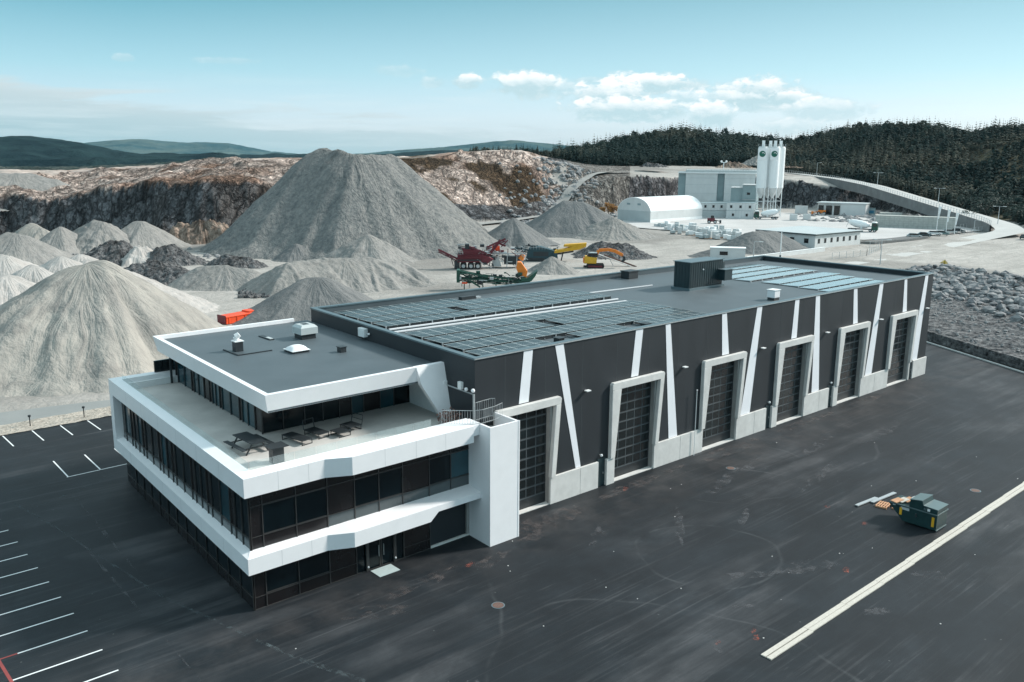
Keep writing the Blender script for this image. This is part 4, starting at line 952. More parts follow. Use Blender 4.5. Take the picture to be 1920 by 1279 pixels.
# things on the terrace (z 7.45)
TZ0 = 7.453
pt = thing('picnic_table', 'dark grey picnic table with attached benches on the terrace corner', 'picnic table', (-13.95, 5.6, TZ0), R_(2))
MB().box(-.5, .5, -1.3, 1.3, .72, .77).build('table_top', M['darkmet'], pt)
for s in (-1, 1):
    MB().box(s * .98 - .16, s * .98 + .16, -1.3, 1.3, .42, .46).build('bench', M['darkmet'], pt)
for s in (-1, 1):
    MB().beam((-.95, s * .95, .40), (.95, s * .95, .40), .07).beam((-.75, s * .95, 0), (-.3, s * .95, .72), .08).beam((.75, s * .95, 0), (.3, s * .95, .72), .08).build('leg', M['darkmet'], pt)
bx = thing('grill_stand', 'tall dark box with an overhanging flat top at the terrace parapet', 'outdoor grill', (-13.75, 2.4, TZ0))
MB().box(-.36, .36, -.28, .28, 0, 1.0).build('cabinet', M['darkmet'], bx); MB().box(-.58, .58, -.5, .5, 1.0, 1.06).build('top', M['darkmet'], bx)
def lounger(x, y, rz, lab, back=False, L=1.9, wd=.85):
    t = thing('lounger', lab, 'outdoor seat', (x, y, TZ0), rz, 'low dark lounge seats on the terrace')
    MB().box(-wd / 2, wd / 2, -L / 2, L / 2, .30, .36).build('seat', M['darkmet'], t)
    for s in (-1, 1):
        MB().beam((-wd / 2 + .03, s * (L / 2 - .05), .03), (wd / 2 - .03, s * (L / 2 - .05), .03), .04).beam((-wd / 2 + .03, s * (L / 2 - .05), 0), (-wd / 2 + .03, s * (L / 2 - .05), .3), .04).beam((wd / 2 - .03, s * (L / 2 - .05), 0), (wd / 2 - .03, s * (L / 2 - .05), .3), .04).build('leg', M['darkmet'], t)
    if back:
        b2 = MB(); h = .62
        b2.beam((-wd / 2, L / 2, .33), (-wd / 2, L / 2 + .12, .33 + h), .04).beam((wd / 2, L / 2, .33), (wd / 2, L / 2 + .12, .33 + h), .04).beam((-wd / 2, L / 2 + .12, .33 + h), (wd / 2, L / 2 + .12, .33 + h), .04)
        b2.beam((-wd / 2, L / 2 + .06, .33 + h / 2), (wd / 2, L / 2 + .06, .33 + h / 2), .03); b2.build('backrest', M['darkmet'], t)
lounger(-10.95, 5.1, R_(10), 'long dark lounger nearest the picnic table, a low arm at its far end', False, 2.1)
lounger(-9.4, 5.35, R_(8), 'dark lounger in the middle, right beside the long one', True, 1.6)
lounger(-8.15, 4.4, R_(6), 'small square dark footstool seat right of the middle lounger', False, 1.0, .95)
lounger(-6.95, 5.1, R_(-82), 'dark armchair frame with open backrest at the right of the seats', True, 1.0, 1.1)
# penthouse roof things
def rt(name, lab, cat, x, y): return thing(name, lab, cat, (x, y, 11.02))
t = rt('roof_hood', 'big pale green metal ventilation hood on a black base on the office roof', 'ventilation hood', -2.75, 18.7)
MB().box(-.62, .62, -.62, .62, 0, .42).build('base', M['darkmet'], t)
MB().add([(-.75, -.75, .42), (.75, -.75, .42), (.75, .75, .42), (-.75, .75, .42), (-.75, -.75, .95), (.75, -.75, .95), (.75, .75, .95), (-.75, .75, .95), (-.55, -.55, 1.15), (.55, -.55, 1.15), (.55, .55, 1.15), (-.55, .55, 1.15)],
         [(0, 3, 2, 1), (0, 1, 5, 4), (1, 2, 6, 5), (2, 3, 7, 6), (3, 0, 4, 7), (4, 5, 9, 8), (5, 6, 10, 9), (6, 7, 11, 10), (7, 4, 8, 11), (8, 9, 10, 11)]).build('hood', M['greyclad'], t)
MB().box(-.25, .25, -.3, .3, 1.152, 1.17).build('grille', M['darkmet'], t)
t = rt('roof_dome', 'low white domed skylight on the office roof', 'skylight', -5.7, 14.6)
MB().box(-.68, .68, -.68, .68, 0, .16).build('base', M['darkmet'], t)
dm = MB(); n = 9; vs = []; fs = []
for i in range(n):
    for j in range(n):
        a = -1 + 2 * i / (n - 1); b_ = -1 + 2 * j / (n - 1); vs.append((a * .72, b_ * .72, .17 + .36 * (max(0, 1 - a * a) * max(0, 1 - b_ * b_)) ** .5))
for i in range(n - 1):
    for j in range(n - 1): fs.append((i * n + j, (i + 1) * n + j, (i + 1) * n + j + 1, i * n + j + 1))
dm.add(vs, fs); dm.build('dome', M['white'], t, smooth=True); MB().box(-.75, .75, -.75, .75, .162, .20).build('rim', M['white2'], t)
t = rt('roof_vent', 'dark square vent with a bright bent steel cowl on the office roof', 'roof vent', -9.0, 17.6)
MB().box(-.3, .3, -.3, .3, 0, .75).build('body', M['darkmet'], t); MB().box(-.36, .36, -.36, .36, .75, .82).build('cap', M['white2'], t)
MB().tube((-.05, 0, .82), (-.12, 0, 1.1), .2, .2, 12).tube((-.12, 0, 1.1), (.12, -.1, 1.28), .24, .2, 12).build('cowl', M['white2'], t)
tag(MB().box(-9.75, -9.65, 16.0, 18.6, 11.022, 11.10).box(-9.65, -7.0, 16.0, 16.1, 11.022, 11.10).build('roof_kerb', M['darkmet'], None), 'low black angled upstand in front of the cowled vent', 'roof kerb')
t = rt('roof_vent', 'small black box vent on the office roof near the hall wall', 'roof vent', -3.2, 12.3); MB().box(-.26, .26, -.26, .26, 0, .38).build('body', M['darkmet'], t, bevel=.03); MB().box(-.3, .3, -.3, .3, .381, .43).build('cap', M['darkmet'], t)
t = thing('wall_cabinet', 'white cabinet fixed to the dark hall wall above the office roof', 'cabinet', (-.3 + .06 * 15.0, 15.0, 11.25))
MB().box(-.42, -.02, -.45, .45, .05, .75).build('casing', M['white2'], t, bevel=.03); MB().beam((-.2, -.5, .35), (-.2, -.8, .35), .06).ball((-.2, -.85, .38), .1).build('fitting', M['white'], t)
t = rt('roof_hatch', 'open slot hatch with pale lid on the office roof near the back edge', 'roof hatch', -5.2, 20.6)
MB().box(-.2, .2, -1.0, 1.0, .003, .08).build('frame', M['darkmet'], t); MB().box(-.14, .14, -.9, -.1, .081, .12).build('lid', M['greyclad'], t)

# ------------------------------------------------------------------ yard: markings, kerb, covers, skip, timber
mk = MB()
def stripe(mb, p, q, wd, z=0.004):
    p = Vector((p[0], p[1], z)); q = Vector((q[0], q[1], z)); n = (q - p).normalized().cross(Vector((0, 0, 1))) * wd / 2
    mb.quad(p - n, q - n, q + n, p + n)
for i in range(0, 17):
    stripe(mk, (-29.2, 1.02 - 5.0 + i * 2.5), (-24.85, 1.02 - 5.0 + i * 2.5), .11)
for i in range(6): stripe(mk, (-12.75 - i * 2.46, 44.5), (-12.72 - i * 2.46, 40.6), .11)
for i, x in enumerate((-18.7, -16.2, -13.7, -11.2)): stripe(mk, (x + .15, 34.15), (x, 29.35), .11)
stripe(mk, (-18.8, 29.33), (-8, 29.5), .11)
struct('parking_markings', mk, M['line'])
rm_ = MB(); stripe(rm_, (-29.2, 3.58), (-29.1, -3.5), .16, .007); stripe(rm_, (-29.12, 3.52), (-28.3, 3.52), .13, .007); struct('red_marking', rm_, M['redline'])
# old stains and spray paint on the asphalt, worn flat patches
def blotch(name, pts, m, z=.005):
    mb = MB()
    for (x, y, sx, sy, rz) in pts:
        n = 18; ring = []
        for i in range(n):
            a = 2 * math.pi * i / n; r = 1 + random.uniform(-.35, .25); lx, ly = sx * r * math.cos(a), sy * r * math.sin(a)
            ring.append((x + lx * math.cos(rz) - ly * math.sin(rz), y + lx * math.sin(rz) + ly * math.cos(rz), z))
        mb.add(ring, [tuple(range(n))])
    o = mb.build(name, m); o['kind'] = 'structure'; return o
def stainmat(name, c, amt, sc=2.5):
    m, nt, b = bsdf(name); p = nt.nodes.new('ShaderNodeNewGeometry').outputs['Position']
    b.inputs['Base Color'].default_value = (*c, 1); b.inputs['Roughness'].default_value = 0.8
    tr = nt.nodes.new('ShaderNodeBsdfTransparent'); mx = nt.nodes.new('ShaderNodeMixShader')
    nt.links.new(math_(nt, 'MULTIPLY', math_(nt, 'MULTIPLY_ADD', noise(nt, p, sc, 6, 0.75), 5.0, -2.4, clamp=True), amt), mx.inputs[0])
    nt.links.new(tr.outputs[0], mx.inputs[1]); nt.links.new(b.outputs[0], mx.inputs[2]); nt.links.new(mx.outputs[0], nt.nodes['Material Output'].inputs[0]); return m
M['sred'] = stainmat('red_spray', (0.42, 0.10, 0.06), .8, 4); M['sgrey'] = stainmat('grey_scuff', (0.16, 0.16, 0.17), .45, .9); M['sdust'] = stainmat('pinkish_dust', (0.15, 0.125, 0.12), .5, .8)
blotch('red_stains', [(13.6, -20.2, .45, .2, .4), (2.3, -21.0, .35, .15, .5), (2.8, -20.5, .4, .12, .3), (22.2, -14.1, .25, .2, 0), (21.4, -17.4, .35, .2, .3), (.3, -19.9, .3, .12, .2), (-4.0, -4.0, .5, .2, .3), (13.5, -1.8, .5, .2, .6), (34.0, -20.0, .3, .3, 0)], M['sred'])
blotch('grey_scuffs', [(6, -6, 2.5, .5, .5), (11, -9, 3.5, .35, .7), (16, -11, 2.2, .3, .4), (12.5, -18.5, 2.2, .8, -.5), (9, -17, 2.6, .4, -.6), (4.5, -18.5, 1.1, .25, -.5), (0, -20, .9, .3, .9), (20, -6, 4, .5, .3), (29, -10, 5, .5, .2), (26, -5, 3, .4, .3), (-20, 16, .14, 9, -.05), (-21.8, 9, .1, 12, -.02), (-12, -14.5, .5, .2, 1), (17, -24, 1.4, .5, -.7), (10, -24, 1.0, .4, -.5), (35, -6, 4, .6, .2), (44, -8, 5, .7, .1)], M['sgrey'], .006)
blotch('dust_patches', [(5.0, -2.2, 3.8, 1.1, .05), (1.8, -3.6, 1.6, .6, .1), (15, -1.6, 5.5, .7, .05), (28, -1.6, 5, .7, .02), (40, -1.5, 5, .6, 0), (-2.5, -4.4, 1.8, .6, .2), (52, -1.5, 5, .6, 0), (-12, -5, 2.2, .8, -.5), (-8, -4, 3, .6, .1)], M['sdust'], .007)
M['swear'] = stainmat('worn_joint', (0.12, 0.15, 0.16), .55, 2.2)
wj = MB()
for a, b_, wd in [((-23.4, 26.5), (-22.2, 19.0), .3), ((-22.2, 19.0), (-20.4, 4.9), .26), ((-20.4, 4.9), (-17.5, -6.5), .3), ((-17.5, -6.5), (-13.5, -17), .5), ((-22.8, 24.0), (-15.7, 27.4), .22), ]: stripe(wj, a, b_, wd * .7, .0065)
o = wj.build('worn_joint', M['swear']); o['kind'] = 'structure'
# small light stones and litter on the asphalt
lt = MB()
for i in range(45):
    x = random.uniform(-24, 45); y = random.uniform(-30, -3); s = random.uniform(.015, .04)
    lt.box(x - s, x + s, y - s * random.uniform(.5, 1), y + s, .001, s * .8)
o = lt.build('scattered_stones', M['conc']); tag(o, 'tiny pale stones and crumbs scattered over the asphalt', 'stones', kind='stuff')
for (px, py, lb) in [(1370, 878, 'rusty round manhole cover in the yard in front of the second and third truck doors'), (934, 1135, 'rusty round manhole cover in the yard right of the office entrance'), (1829, 920, 'rusty round drain cover close to the long timber line by the skip')]:
    p = G(px, py); t = thing('manhole_cover', lb, 'manhole cover', (p.x, p.y, 0.003), 0, 'round iron covers in the asphalt')
    MB().tube((0, 0, 0), (0, 0, .012), .33, .33, 24).build('lid', M['rust'], t); MB().tube((0, 0, 0), (0, 0, .006), .40, .40, 24).build('ring', M['coping'], t)
# long line of timber boards
k0 = (0.95, -22.48)
for row, (dy, off_) in enumerate(((0.16, 0), (-.16, 0))):
    x = k0[0]; i = 0
    while x < 62:
        L = 4.2; t = MB().box(x, x + L - .03, -.14, .14, 0, .06)
        o = t.build('timber_board', M['timber']); o.location = (0, k0[1] + dy + .008 * (x) + random.uniform(-.015, .015), .004)
        tag(o, 'pale timber board in the ' + ('hall side' if dy > 0 else 'outer') + ' row of the long double line', 'board', 'pale boards laid in a long double line, ' + ('hall side row' if dy > 0 else 'outer row'))
        x += L; i += 1
# kerb, low stone wall and rubble at the right edge
struct('concrete_kerb', MB().prism([K(-140, 0, .0), K(62, 0, .0), K(62, .25, .0), K(-140, .25, .0)], (0, 0, .14)), M['conc'])
sw = []
def stone_wall():
    mb = MB(); 
    for row in range(3):
        t = -60 + random.random()
        while t < 40:
            L = random.uniform(.5, 1.3); h = .42
            a, b_ = K(t + .02, 1.15 + row * .1 + random.uniform(-.08, .05)), K(t + L - .02, 1.15 + row * .1 + random.uniform(-.08, .05)); z0 = row * h
            n = KN * .7; r = lambda: random.uniform(-.05, .05)
            mb.add([(a[0] + r(), a[1] + r(), z0), (b_[0] + r(), b_[1] + r(), z0), (b_[0] + n.x, b_[1] + n.y, z0), (a[0] + n.x, a[1] + n.y, z0),
                    (a[0] + r(), a[1] + r(), z0 + h - .03 + r()), (b_[0] + r(), b_[1] + r(), z0 + h - .03 + r()), (b_[0] + n.x, b_[1] + n.y, z0 + h - .03), (a[0] + n.x, a[1] + n.y, z0 + h - .03)],
                   [(0, 3, 2, 1), (4, 5, 6, 7), (0, 1, 5, 4), (1, 2, 6, 5), (2, 3, 7, 6), (3, 0, 4, 7)])
            t += L
    return mb
tag(stone_wall().build('stone_wall', M['g_rock']), 'low dark stone wall running along the right edge of the yard', 'wall')
def rubble_bank():
    n, mrows = 420, 130
    t = np.linspace(-70, 64, n); v = np.linspace(0, 1, mrows)
    T, V = np.meshgrid(t, v, indexing='ij')
    crest = 4.3 + 1.0 * (fbm(T * .05, T * 0, 3, 5) - .5) * 2 - np.clip((-T - 5) / 60, 0, 1) * 2.0
    wid = 46.0
    Nn = 1.7 + V * wid
    prof = np.interp(V, [0, .04, .35, .62, .72, 1], [1.1, 1.25, 2.6, crest.mean(), 4.2, 0])
    prof = prof * (crest / 4.3) 
    X = KX[0] + KD.x * T + KN.x * Nn; Y = KX[1] + KD.y * T + KN.y * Nn
    rough = .25 + 1.3 * np.clip((V - .3) * 3.5, 0, 1) * np.clip((1 - V) * 4, 0, 1)
    Z = np.maximum(prof, 0) + rough * (ridged(X * .22, Y * .22, 5, 3) - .6) * 1.5 + .3 * (fbm(X * .9, Y * .9, 3, 4) - .5)
    Z = np.where(V > .985, -.5, Z); Z = np.where(V < .002, .9, Z)
    o = grid_obj('rubble_bank', X, Y, Z, M['g_rock']); o['kind'] = 'structure'
    return X, Y, Z
RBX, RBY, RBZ = rubble_bank()
def rock_mesh(mb, c, s, rnd):
    mb_v = []
    ico = [(0, 0, 1), (.89, 0, .45), (.28, .85, .45), (-.72, .53, .45), (-.72, -.53, .45), (.28, -.85, .45), (.72, .53, -.45), (-.28, .85, -.45), (-.89, 0, -.45), (-.28, -.85, -.45), (.72, -.53, -.45), (0, 0, -1)]
    fs = [(0, 1, 2), (0, 2, 3), (0, 3, 4), (0, 4, 5), (0, 5, 1), (1, 6, 2), (2, 7, 3), (3, 8, 4), (4, 9, 5), (5, 10, 1), (6, 7, 2), (7, 8, 3), (8, 9, 4), (9, 10, 5), (10, 6, 1), (6, 11, 7), (7, 11, 8), (8, 11, 9), (9, 11, 10), (10, 11, 6)]
    sx, sy, sz = s * rnd.uniform(.7, 1.3), s * rnd.uniform(.7, 1.3), s * rnd.uniform(.5, .9); a = rnd.uniform(0, 6.28)
    for p in ico:
        k = rnd.uniform(.75, 1.2); x, y, z = p[0] * sx * k, p[1] * sy * k, p[2] * sz * k
        mb_v.append((c[0] + x * math.cos(a) - y * math.sin(a), c[1] + x * math.sin(a) + y * math.cos(a), c[2] + z))
    mb.add(mb_v, fs)
M['boulder'] = mat('boulder_stone', (0.09, 0.095, 0.105), 0.9, 0.4, 0.5, bump=.4, world=True, c2=(0.34, 0.34, 0.335))
rk = MB(); rr_ = random.Random(5)
for i in range(5500):
    a = rr_.randrange(60, 415); b_ = int(min(126, max(3, rr_.gauss(70, 22) if rr_.random() < .6 else rr_.uniform(3, 110))))
    s = rr_.uniform(.1, .3) if b_ < 40 else rr_.uniform(.25, 1.0) ** 2.4
    rock_mesh(rk, (RBX[a, b_], RBY[a, b_], RBZ[a, b_] + s * .2), s, rr_)
tag(rk.build('loose_rubble', M['boulder']), 'broken grey blasted rock lying all over the bank behind the stone wall', 'rubble', kind='stuff')
# green skip with sloping lids, full of timber
sk = thing('waste_skip', 'dark green open skip with grey lids and yellow corner marks standing in the yard', 'skip', (23.65, -21.45, 0.0), R_(0), absolute=False)
w2 = 1.68
prof = [(0, .12), (2.35, .12), (3.45, 1.18), (3.45, 1.30), (0, 1.30)]
MB().prism([(0, y, z) for y, z in prof], (w2, 0, 0)).build('body', M['skip'], sk, bevel=.02)
up = [(0, 1.303), (3.1, 1.303), (1.9, 1.95), (1.0, 1.95), (.95, 1.62), (0, 1.62)]
MB().prism([(.02, y, z) for y, z in [(0.02, 1.303), (2.0, 1.303), (1.95, 1.86), (1.12, 2.0), (1.0, 1.68), (.02, 1.62)]], (w2 - .04, 0, 0)).build('hopper', M['skip'], sk, bevel=.02)
MB().prism([(-.02, y, z) for y, z in [(1.10, 2.01), (1.98, 1.87), (1.98, 1.91), (1.10, 2.05)]], (w2 + .04, 0, 0)).build('lid', M['skiplid'], sk)
MB().prism([(-.02, y, z) for y, z in [(-.02, 1.63), (1.0, 1.69), (1.0, 1.73), (-.02, 1.67)]], (w2 + .04, 0, 0)).build('lid', M['skiplid'], sk)
MB().box(-.05, w2 + .05, -.05, -.01, 1.26, 1.33).box(-.06, -.01, -.05, 3.4, 1.24, 1.31).box(w2 + .01, w2 + .06, -.05, 3.4, 1.24, 1.31).build('rim', M['skiplid'], sk)
MB().box(0, w2, -.04, -.002, .10, .16).build('skid', M['skiplid'], sk)
for x, y in ((-.035, .16), (-.035, 2.45)):
    MB().box(x, -.003, y, y + .18, .35 if y < 1 else .55, 1.05 if y < 1 else 1.1).build('warning_mark', M['yellow'], sk)
for x in (w2 + .003,): MB().box(x, x + .03, .1, .28, .6, 1.1).build('warning_mark', M['yellow'], sk)
MB().box(-.004 - .02, -.003, 1.95, 2.55, .98, 1.17).build('label_plate', M['greyclad'], sk); MB().box(-.022, -.003, 2.95, 3.15, 1.13, 1.19).build('small_plate', M['greyclad'], sk)
MB().box(-.022, .018, .52, .70, 1.38, 1.56).build('notice', M['white2'], sk)
MB().box(-.022, .018, .78, .84, 1.38, 1.56).box(-.022, .018, .90, .95, 1.38, 1.56).build('stencil_mark', M['skiplid'], sk)
MB().tube((-.12, 1.4, .78), (-.12, 1.4, 1.0), .05).tube((-.12, 1.4, .78), (0, 1.4, .78), .05).build('lifting_lug', M['darkmet'], sk)
rk = random.Random(3)
for i, lb in enumerate(('warm brown broken pallet deck in the open mouth of the skip', 'pale crumpled packing board in the open mouth of the skip', 'pinkish plywood scrap beside the skip lid', 'white sheet of insulation on top of the waste in the skip')):
    cx, cy = 23.65 + .3 + .3 * i, -21.45 + 3.0 - .26 * i
    o = MB().beam((cx - .35, cy + .1, 1.36 + .02 * i), (cx + .4, cy - .12, 1.45 + .03 * i), .55, .05).build('waste_board', [M['wood'], M['timber'], M['wood'], M['white']][i]); tag(o, lb, 'waste board')
for (p, q, lb) in [((23.9, -15.5), (26.5, -15.75), 'long grey plank lying on the asphalt, farthest left by the skip'), ((25.4, -15.95), (28.6, -16.2), 'long grey plank lying on the asphalt, nearest the skip mouth')]:
    for j in range(1):
        o = MB().beam((p[0], p[1], .09), (q[0], q[1], .11), .28, .07).build('plank', M['steel']); tag(o, lb, 'plank')
t = thing('wooden_pallet', 'warm brown pallet lying on the asphalt beside the grey planks', 'pallet', (25.6, -16.75, .003), R_(8))
for i in range(5): MB().box(-.6, .6, -.4 + i * .18, -.3 + i * .18, .1, .125).build('deck_board', M['wood'], t)
for x in (-.55, 0, .55): MB().box(x - .05, x + .05, -.42, .44, 0, .099).build('bearer', M['wood'], t)
t = thing('wooden_pallet', 'broken pallet end leaning between the planks and the skip mouth', 'pallet', (26.0, -17.45, .003), R_(40))
for i in range(3): MB().box(-.5, .5, -.3 + i * .2, -.2 + i * .2, .1, .125).build('deck_board', M['wood'], t)
for x in (-.4, .4): MB().box(x - .05, x + .05, -.32, .34, 0, .099).build('bearer', M['wood'], t)
# bollard lights on the verge
bl = None
for px, py, lb in [(57, 800, 'short dark bollard lamp on the gravel verge, farther left'), (158, 783, 'short dark bollard lamp on the gravel verge nearest the office')]:
    p = G(px, py); t = thing('bollard_lamp', lb, 'bollard lamp', (p.x, p.y, 0.02), 0, 'bollard lamps along the gravel verge')
    MB().tube((0, 0, 0), (0, 0, .95), .05).build('post', M['darkmet'], t); MB().tube((0, 0, .95), (0, 0, 1.12), .13, .13, 12).build('lamp_head', M['darkmet'], t)
# slim aerial pole by the third portal
t = thing('slim_pole', 'thin white pole standing on the asphalt left of the third truck door', 'pole', (24.0, -.45, 0)); MB().tube((0, 0, 0), (0, 0, 5.85), .03).build('mast', M['white2'], t); MB().ball((0, 0, 5.9), .07).build('tip', M['white'], t)

# ------------------------------------------------------------------ gravel heaps
def heap(pts, m, label, slope=.68, rough=.25, z0=0.0, name='gravel_heap', cat='gravel heap', group=None, gully=.3, seed=1, res=None, sharp=False, flat=0.0, smoothr=0.8, var=0.6):
    """pts: ridge polyline of world points (x,y,z)"""
    P_ = np.array([tuple(p) for p in pts], float)
    hmax = P_[:, 2].max() - z0; R = hmax / slope * 1.15 + 2
    x0, x1 = P_[:, 0].min() - R, P_[:, 0].max() + R; y0, y1 = P_[:, 1].min() - R, P_[:, 1].max() + R
    res = res or max(.25, min(.8, hmax / 30)); nx = int(min(300, (x1 - x0) / res)); ny = int(min(300, (y1 - y0) / res))
    X, Y = np.meshgrid(np.linspace(x0, x1, nx), np.linspace(y0, y1, ny), indexing='ij')
    best = np.full_like(X, -1e9); ang = np.zeros_like(X)
    segs = list(zip(P_[:-1], P_[1:])) if len(P_) > 1 else [(P_[0], P_[0] + 1e-3)]
    for a, b_ in segs:
        d = b_ - a; L2 = d[0] ** 2 + d[1] ** 2 + 1e-9
        t = np.clip(((X - a[0]) * d[0] + (Y - a[1]) * d[1]) / L2, 0, 1)
        qx, qy = a[0] + t * d[0], a[1] + t * d[1]; dist = np.hypot(X - qx, Y - qy); dist = np.sqrt(dist ** 2 + smoothr ** 2) - smoothr
        dn = np.hypot(X - qx, Y - qy) + 1e-6; ux_, uy_ = (X - qx) / dn, (Y - qy) / dn
        g = (fbm(ux_ * 5 + qx * .22 + 50 + seed, uy_ * 5 + qy * .22 + 50, 4, seed) - .5)
        g2 = (fbm(ux_ * 1.6 + qx * .08 + 20, uy_ * 1.6 + qy * .08 + 20 + seed, 3, seed + 4) - .5)
        base = a[2] + t * d[2] - z0
        h = base - slope * dist * (1 + var * g2) + gully * g * np.minimum(dist, hmax) * .45
        # concave toe
        h = np.where(h < hmax * .10, hmax * .10 + (h - hmax * .10) * .62, h)
        best = np.maximum(best, h)
    Z = best + rough * (fbm(X * .9 / max(.6, hmax / 10), Y * .9 / max(.6, hmax / 10), 5, seed + 9) - .5) * 2
    Z = Z + np.clip(Z, 0, hmax * .5) / (hmax * .5) * hmax * .11 * (fbm(X / (hmax * .55) + seed, Y / (hmax * .55), 3, seed + 31) - .5) * (1 if not sharp else 0)
    if sharp: Z = Z + rough * 2.2 * (ridged(X * .28, Y * .28, 5, seed + 2) - .6)
    keep = Z > -.25
    if not keep.any(): print('EMPTY', label, hmax, P_); return None
    Z = np.maximum(Z, -.6) + z0
    c = P_.mean(0); 
    o = grid_obj(name, X - c[0], Y - c[1], Z - z0, m, keep=keep); o.location = (c[0], c[1], z0)
    tag(o, label, cat, group); return o
def peak_r(px, py, row, slope):
    """distance of a crest whose front toe is at image row `row`"""
    d = ray(px, py); t = -d[2] / math.hypot(d[0], d[1]); Db = gr(px, row); return (Db + CAM[2] / slope * .93) / (1 + t / slope * .93)
def hp(spec, m, label, slope=.68, **k):
    pts = [P(px, py, peak_r(px, py, row, slope)) for px, py, row in spec]
    return heap(pts, m, label, slope, **k)
gg = 'heaps of sorted gravel around the quarry floor'
hp([(576, 292, 486), (597, 283, 487), (614, 279, 488), (645, 284, 491), (665, 287, 492), (702, 288, 490), (728, 284, 485), (742, 287, 484)], M['g_big'], 'huge flat topped grey gravel heap towering in the middle of the quarry', .86, rough=.5, gully=.38, seed=3, group=gg, smoothr=.15, var=.3)
heap([P(800, 350, 258), P(868, 400, 262)], M['g_big'], 'high right flank of the huge gravel heap running down to the crushers', .86, .5, group=gg, seed=16, gully=.3)
heap([P(770, 405, 252), P(850, 392, 262)], M['g_big'], 'low right shoulder of coarse gravel at the foot of the huge heap', .9, .6, group=gg, seed=13, gully=.3)
hp([(132, 493, 728), (192, 489, 724)], M['g_tan'], 'large pale tan sand heap closest to the office on the left', .78, rough=.25, gully=.5, seed=5, group=gg)
hp([(-60, 600, 742), (10, 632, 738)], M['g_tan'], 'tan sand heap cut off by the left edge of the picture beside the road', .62, rough=.2, gully=.4, seed=7, group=gg)
for i, (px, py, r, lb) in enumerate([(10, 515, 138, 'small whitish hump cut by the left picture edge behind the tan heap'), (62, 498, 146, 'whitish hump second from the left behind the tan heap'), (115, 483, 152, 'whitish hump in the middle of the row behind the tan heap'), (60, 545, 130, 'small whitish hump low at the left edge above the tan slope'),
                                   (150, 476, 158, 'whitish hump topmost of the row behind the tan heap'), (25, 560, 126, 'lowest whitish hump at the left edge'), (165, 485, 156, 'whitish hump at the right end of the row behind the tan heap'), (5, 478, 158, 'dull whitish hump at far left in front of the grey heap')]):
    heap([P(px, py, r)], M['g_pale'], lb, .62, .25, seed=20 + i, group=gg)
hp([(15, 436, 505), (45, 441, 505)], M['g_mid'], 'smooth grey heap at the left edge below the cliff', .62, rough=.12, gully=.1, seed=30, group=gg)
hp([(113, 425, 478)], M['g_mid'], 'pointed tan grey heap below the cliff, second from the left', .7, rough=.12, gully=.15, seed=31, group=gg)
hp([(60, 418, 468), (78, 427, 468)], M['g_tan'], 'small yellowish heap peeking out between two grey heaps at left', .75, rough=.2, seed=32, group=gg)
hp([(180, 412, 475), (196, 416, 475)], M['g_mid'], 'lumpy grey heap below the cliff with a dark left side', .75, rough=.4, seed=33, group=gg)
hp([(255, 414, 470), (268, 415, 470)], M['g_mid'], 'rounded smooth grey heap at the cliff foot left of the rock outcrop', .66, rough=.12, gully=.1, seed=34, group=gg)
hp([(262, 462, 500)], M['g_pale'], 'whitish rocky hump in front of the rounded heap', .7, rough=.6, seed=35, group=gg, sharp=True)
hp([(320, 460, 500), (300, 466, 500)], M['g_rock'], 'dark hump of broken rock left of the huge heap', .7, rough=.6, seed=36, group=gg, sharp=True)
hp([(225, 470, 500)], M['g_rock'], 'low dark broken rock hump behind the tan heap flank', .6, rough=.5, seed=37, group=gg, sharp=True)
hp([(255, 497, 530), (350, 508, 540)], M['g_rock'], 'dark broken ground ridge running right of the big tan heap', .5, rough=.5, seed=38, group=gg, sharp=True)
heap([P(-60, 327, 330), P(10, 325, 332), P(60, 327, 332), P(105, 335, 330)], M['g_mid'], 'flat topped pale grey heap standing on the clifftop at far left', .7, .2, z0=8.0, seed=40, group=gg, gully=.25)
hp([(430, 478, 505), (470, 486, 505)], M['g_rock'], 'jagged dark rock heap at the left foot of the huge heap', .6, rough=.5, seed=71, group=gg, sharp=True)
hp([(285, 488, 520), (310, 492, 520)], M['g_rock'], 'angular dark rock heap right behind the tan heap crest', .6, rough=.6, seed=72, group=gg, sharp=True)
hp([(205, 452, 492), (232, 456, 492)], M['g_rock'], 'dark cut rock hump between the lumpy and the rounded heaps', .7, rough=.6, seed=73, group=gg, sharp=True)
hp([(375, 500, 545), (425, 498, 545), (470, 505, 545)], M['g_mid'], 'low smooth ridge of grey gravel left of the centre', .6, rough=.15, gully=.15, seed=41, group=gg)
hp([(540, 492, 560), (600, 486, 552), (690, 482, 545), (750, 492, 535)], M['g_mid'], 'wide furrowed grey gravel ridge in front of the huge heap', .62, rough=.25, gully=.75, seed=42, group=gg)
hp([(690, 439, 498)], M['g_mid'], 'pointed grey gravel heap just right of centre before the huge heap', .6, rough=.2, gully=.3, seed=43, group=gg)
hp([(578, 521, 612), (610, 521, 612)], M['g_dark'], 'smooth dark grey gravel cone right behind the hall corner', .60, rough=.08, gully=.08, seed=44, group=gg)
hp([(556, 457, 492)], M['g_dark'], 'small dark heap at the foot of the huge heap', .7, rough=.3, seed=45, group=gg)
hp([(765, 436, 470), (830, 432, 470), (870, 440, 468)], M['g_dark'], 'ragged dark ridge at the right foot of the huge heap', .7, rough=.5, seed=46, group=gg, sharp=True)
hp([(963, 410, 466)], M['g_dark'], 'sharp conical dark heap behind the red crusher', .66, rough=.1, gully=.08, seed=47, group=gg)
hp([(1058, 377, 447), (1092, 379, 447)], M['g_dark'], 'large smooth cone behind the yellow conveyor', .64, rough=.15, gully=.15, seed=48, group=gg)
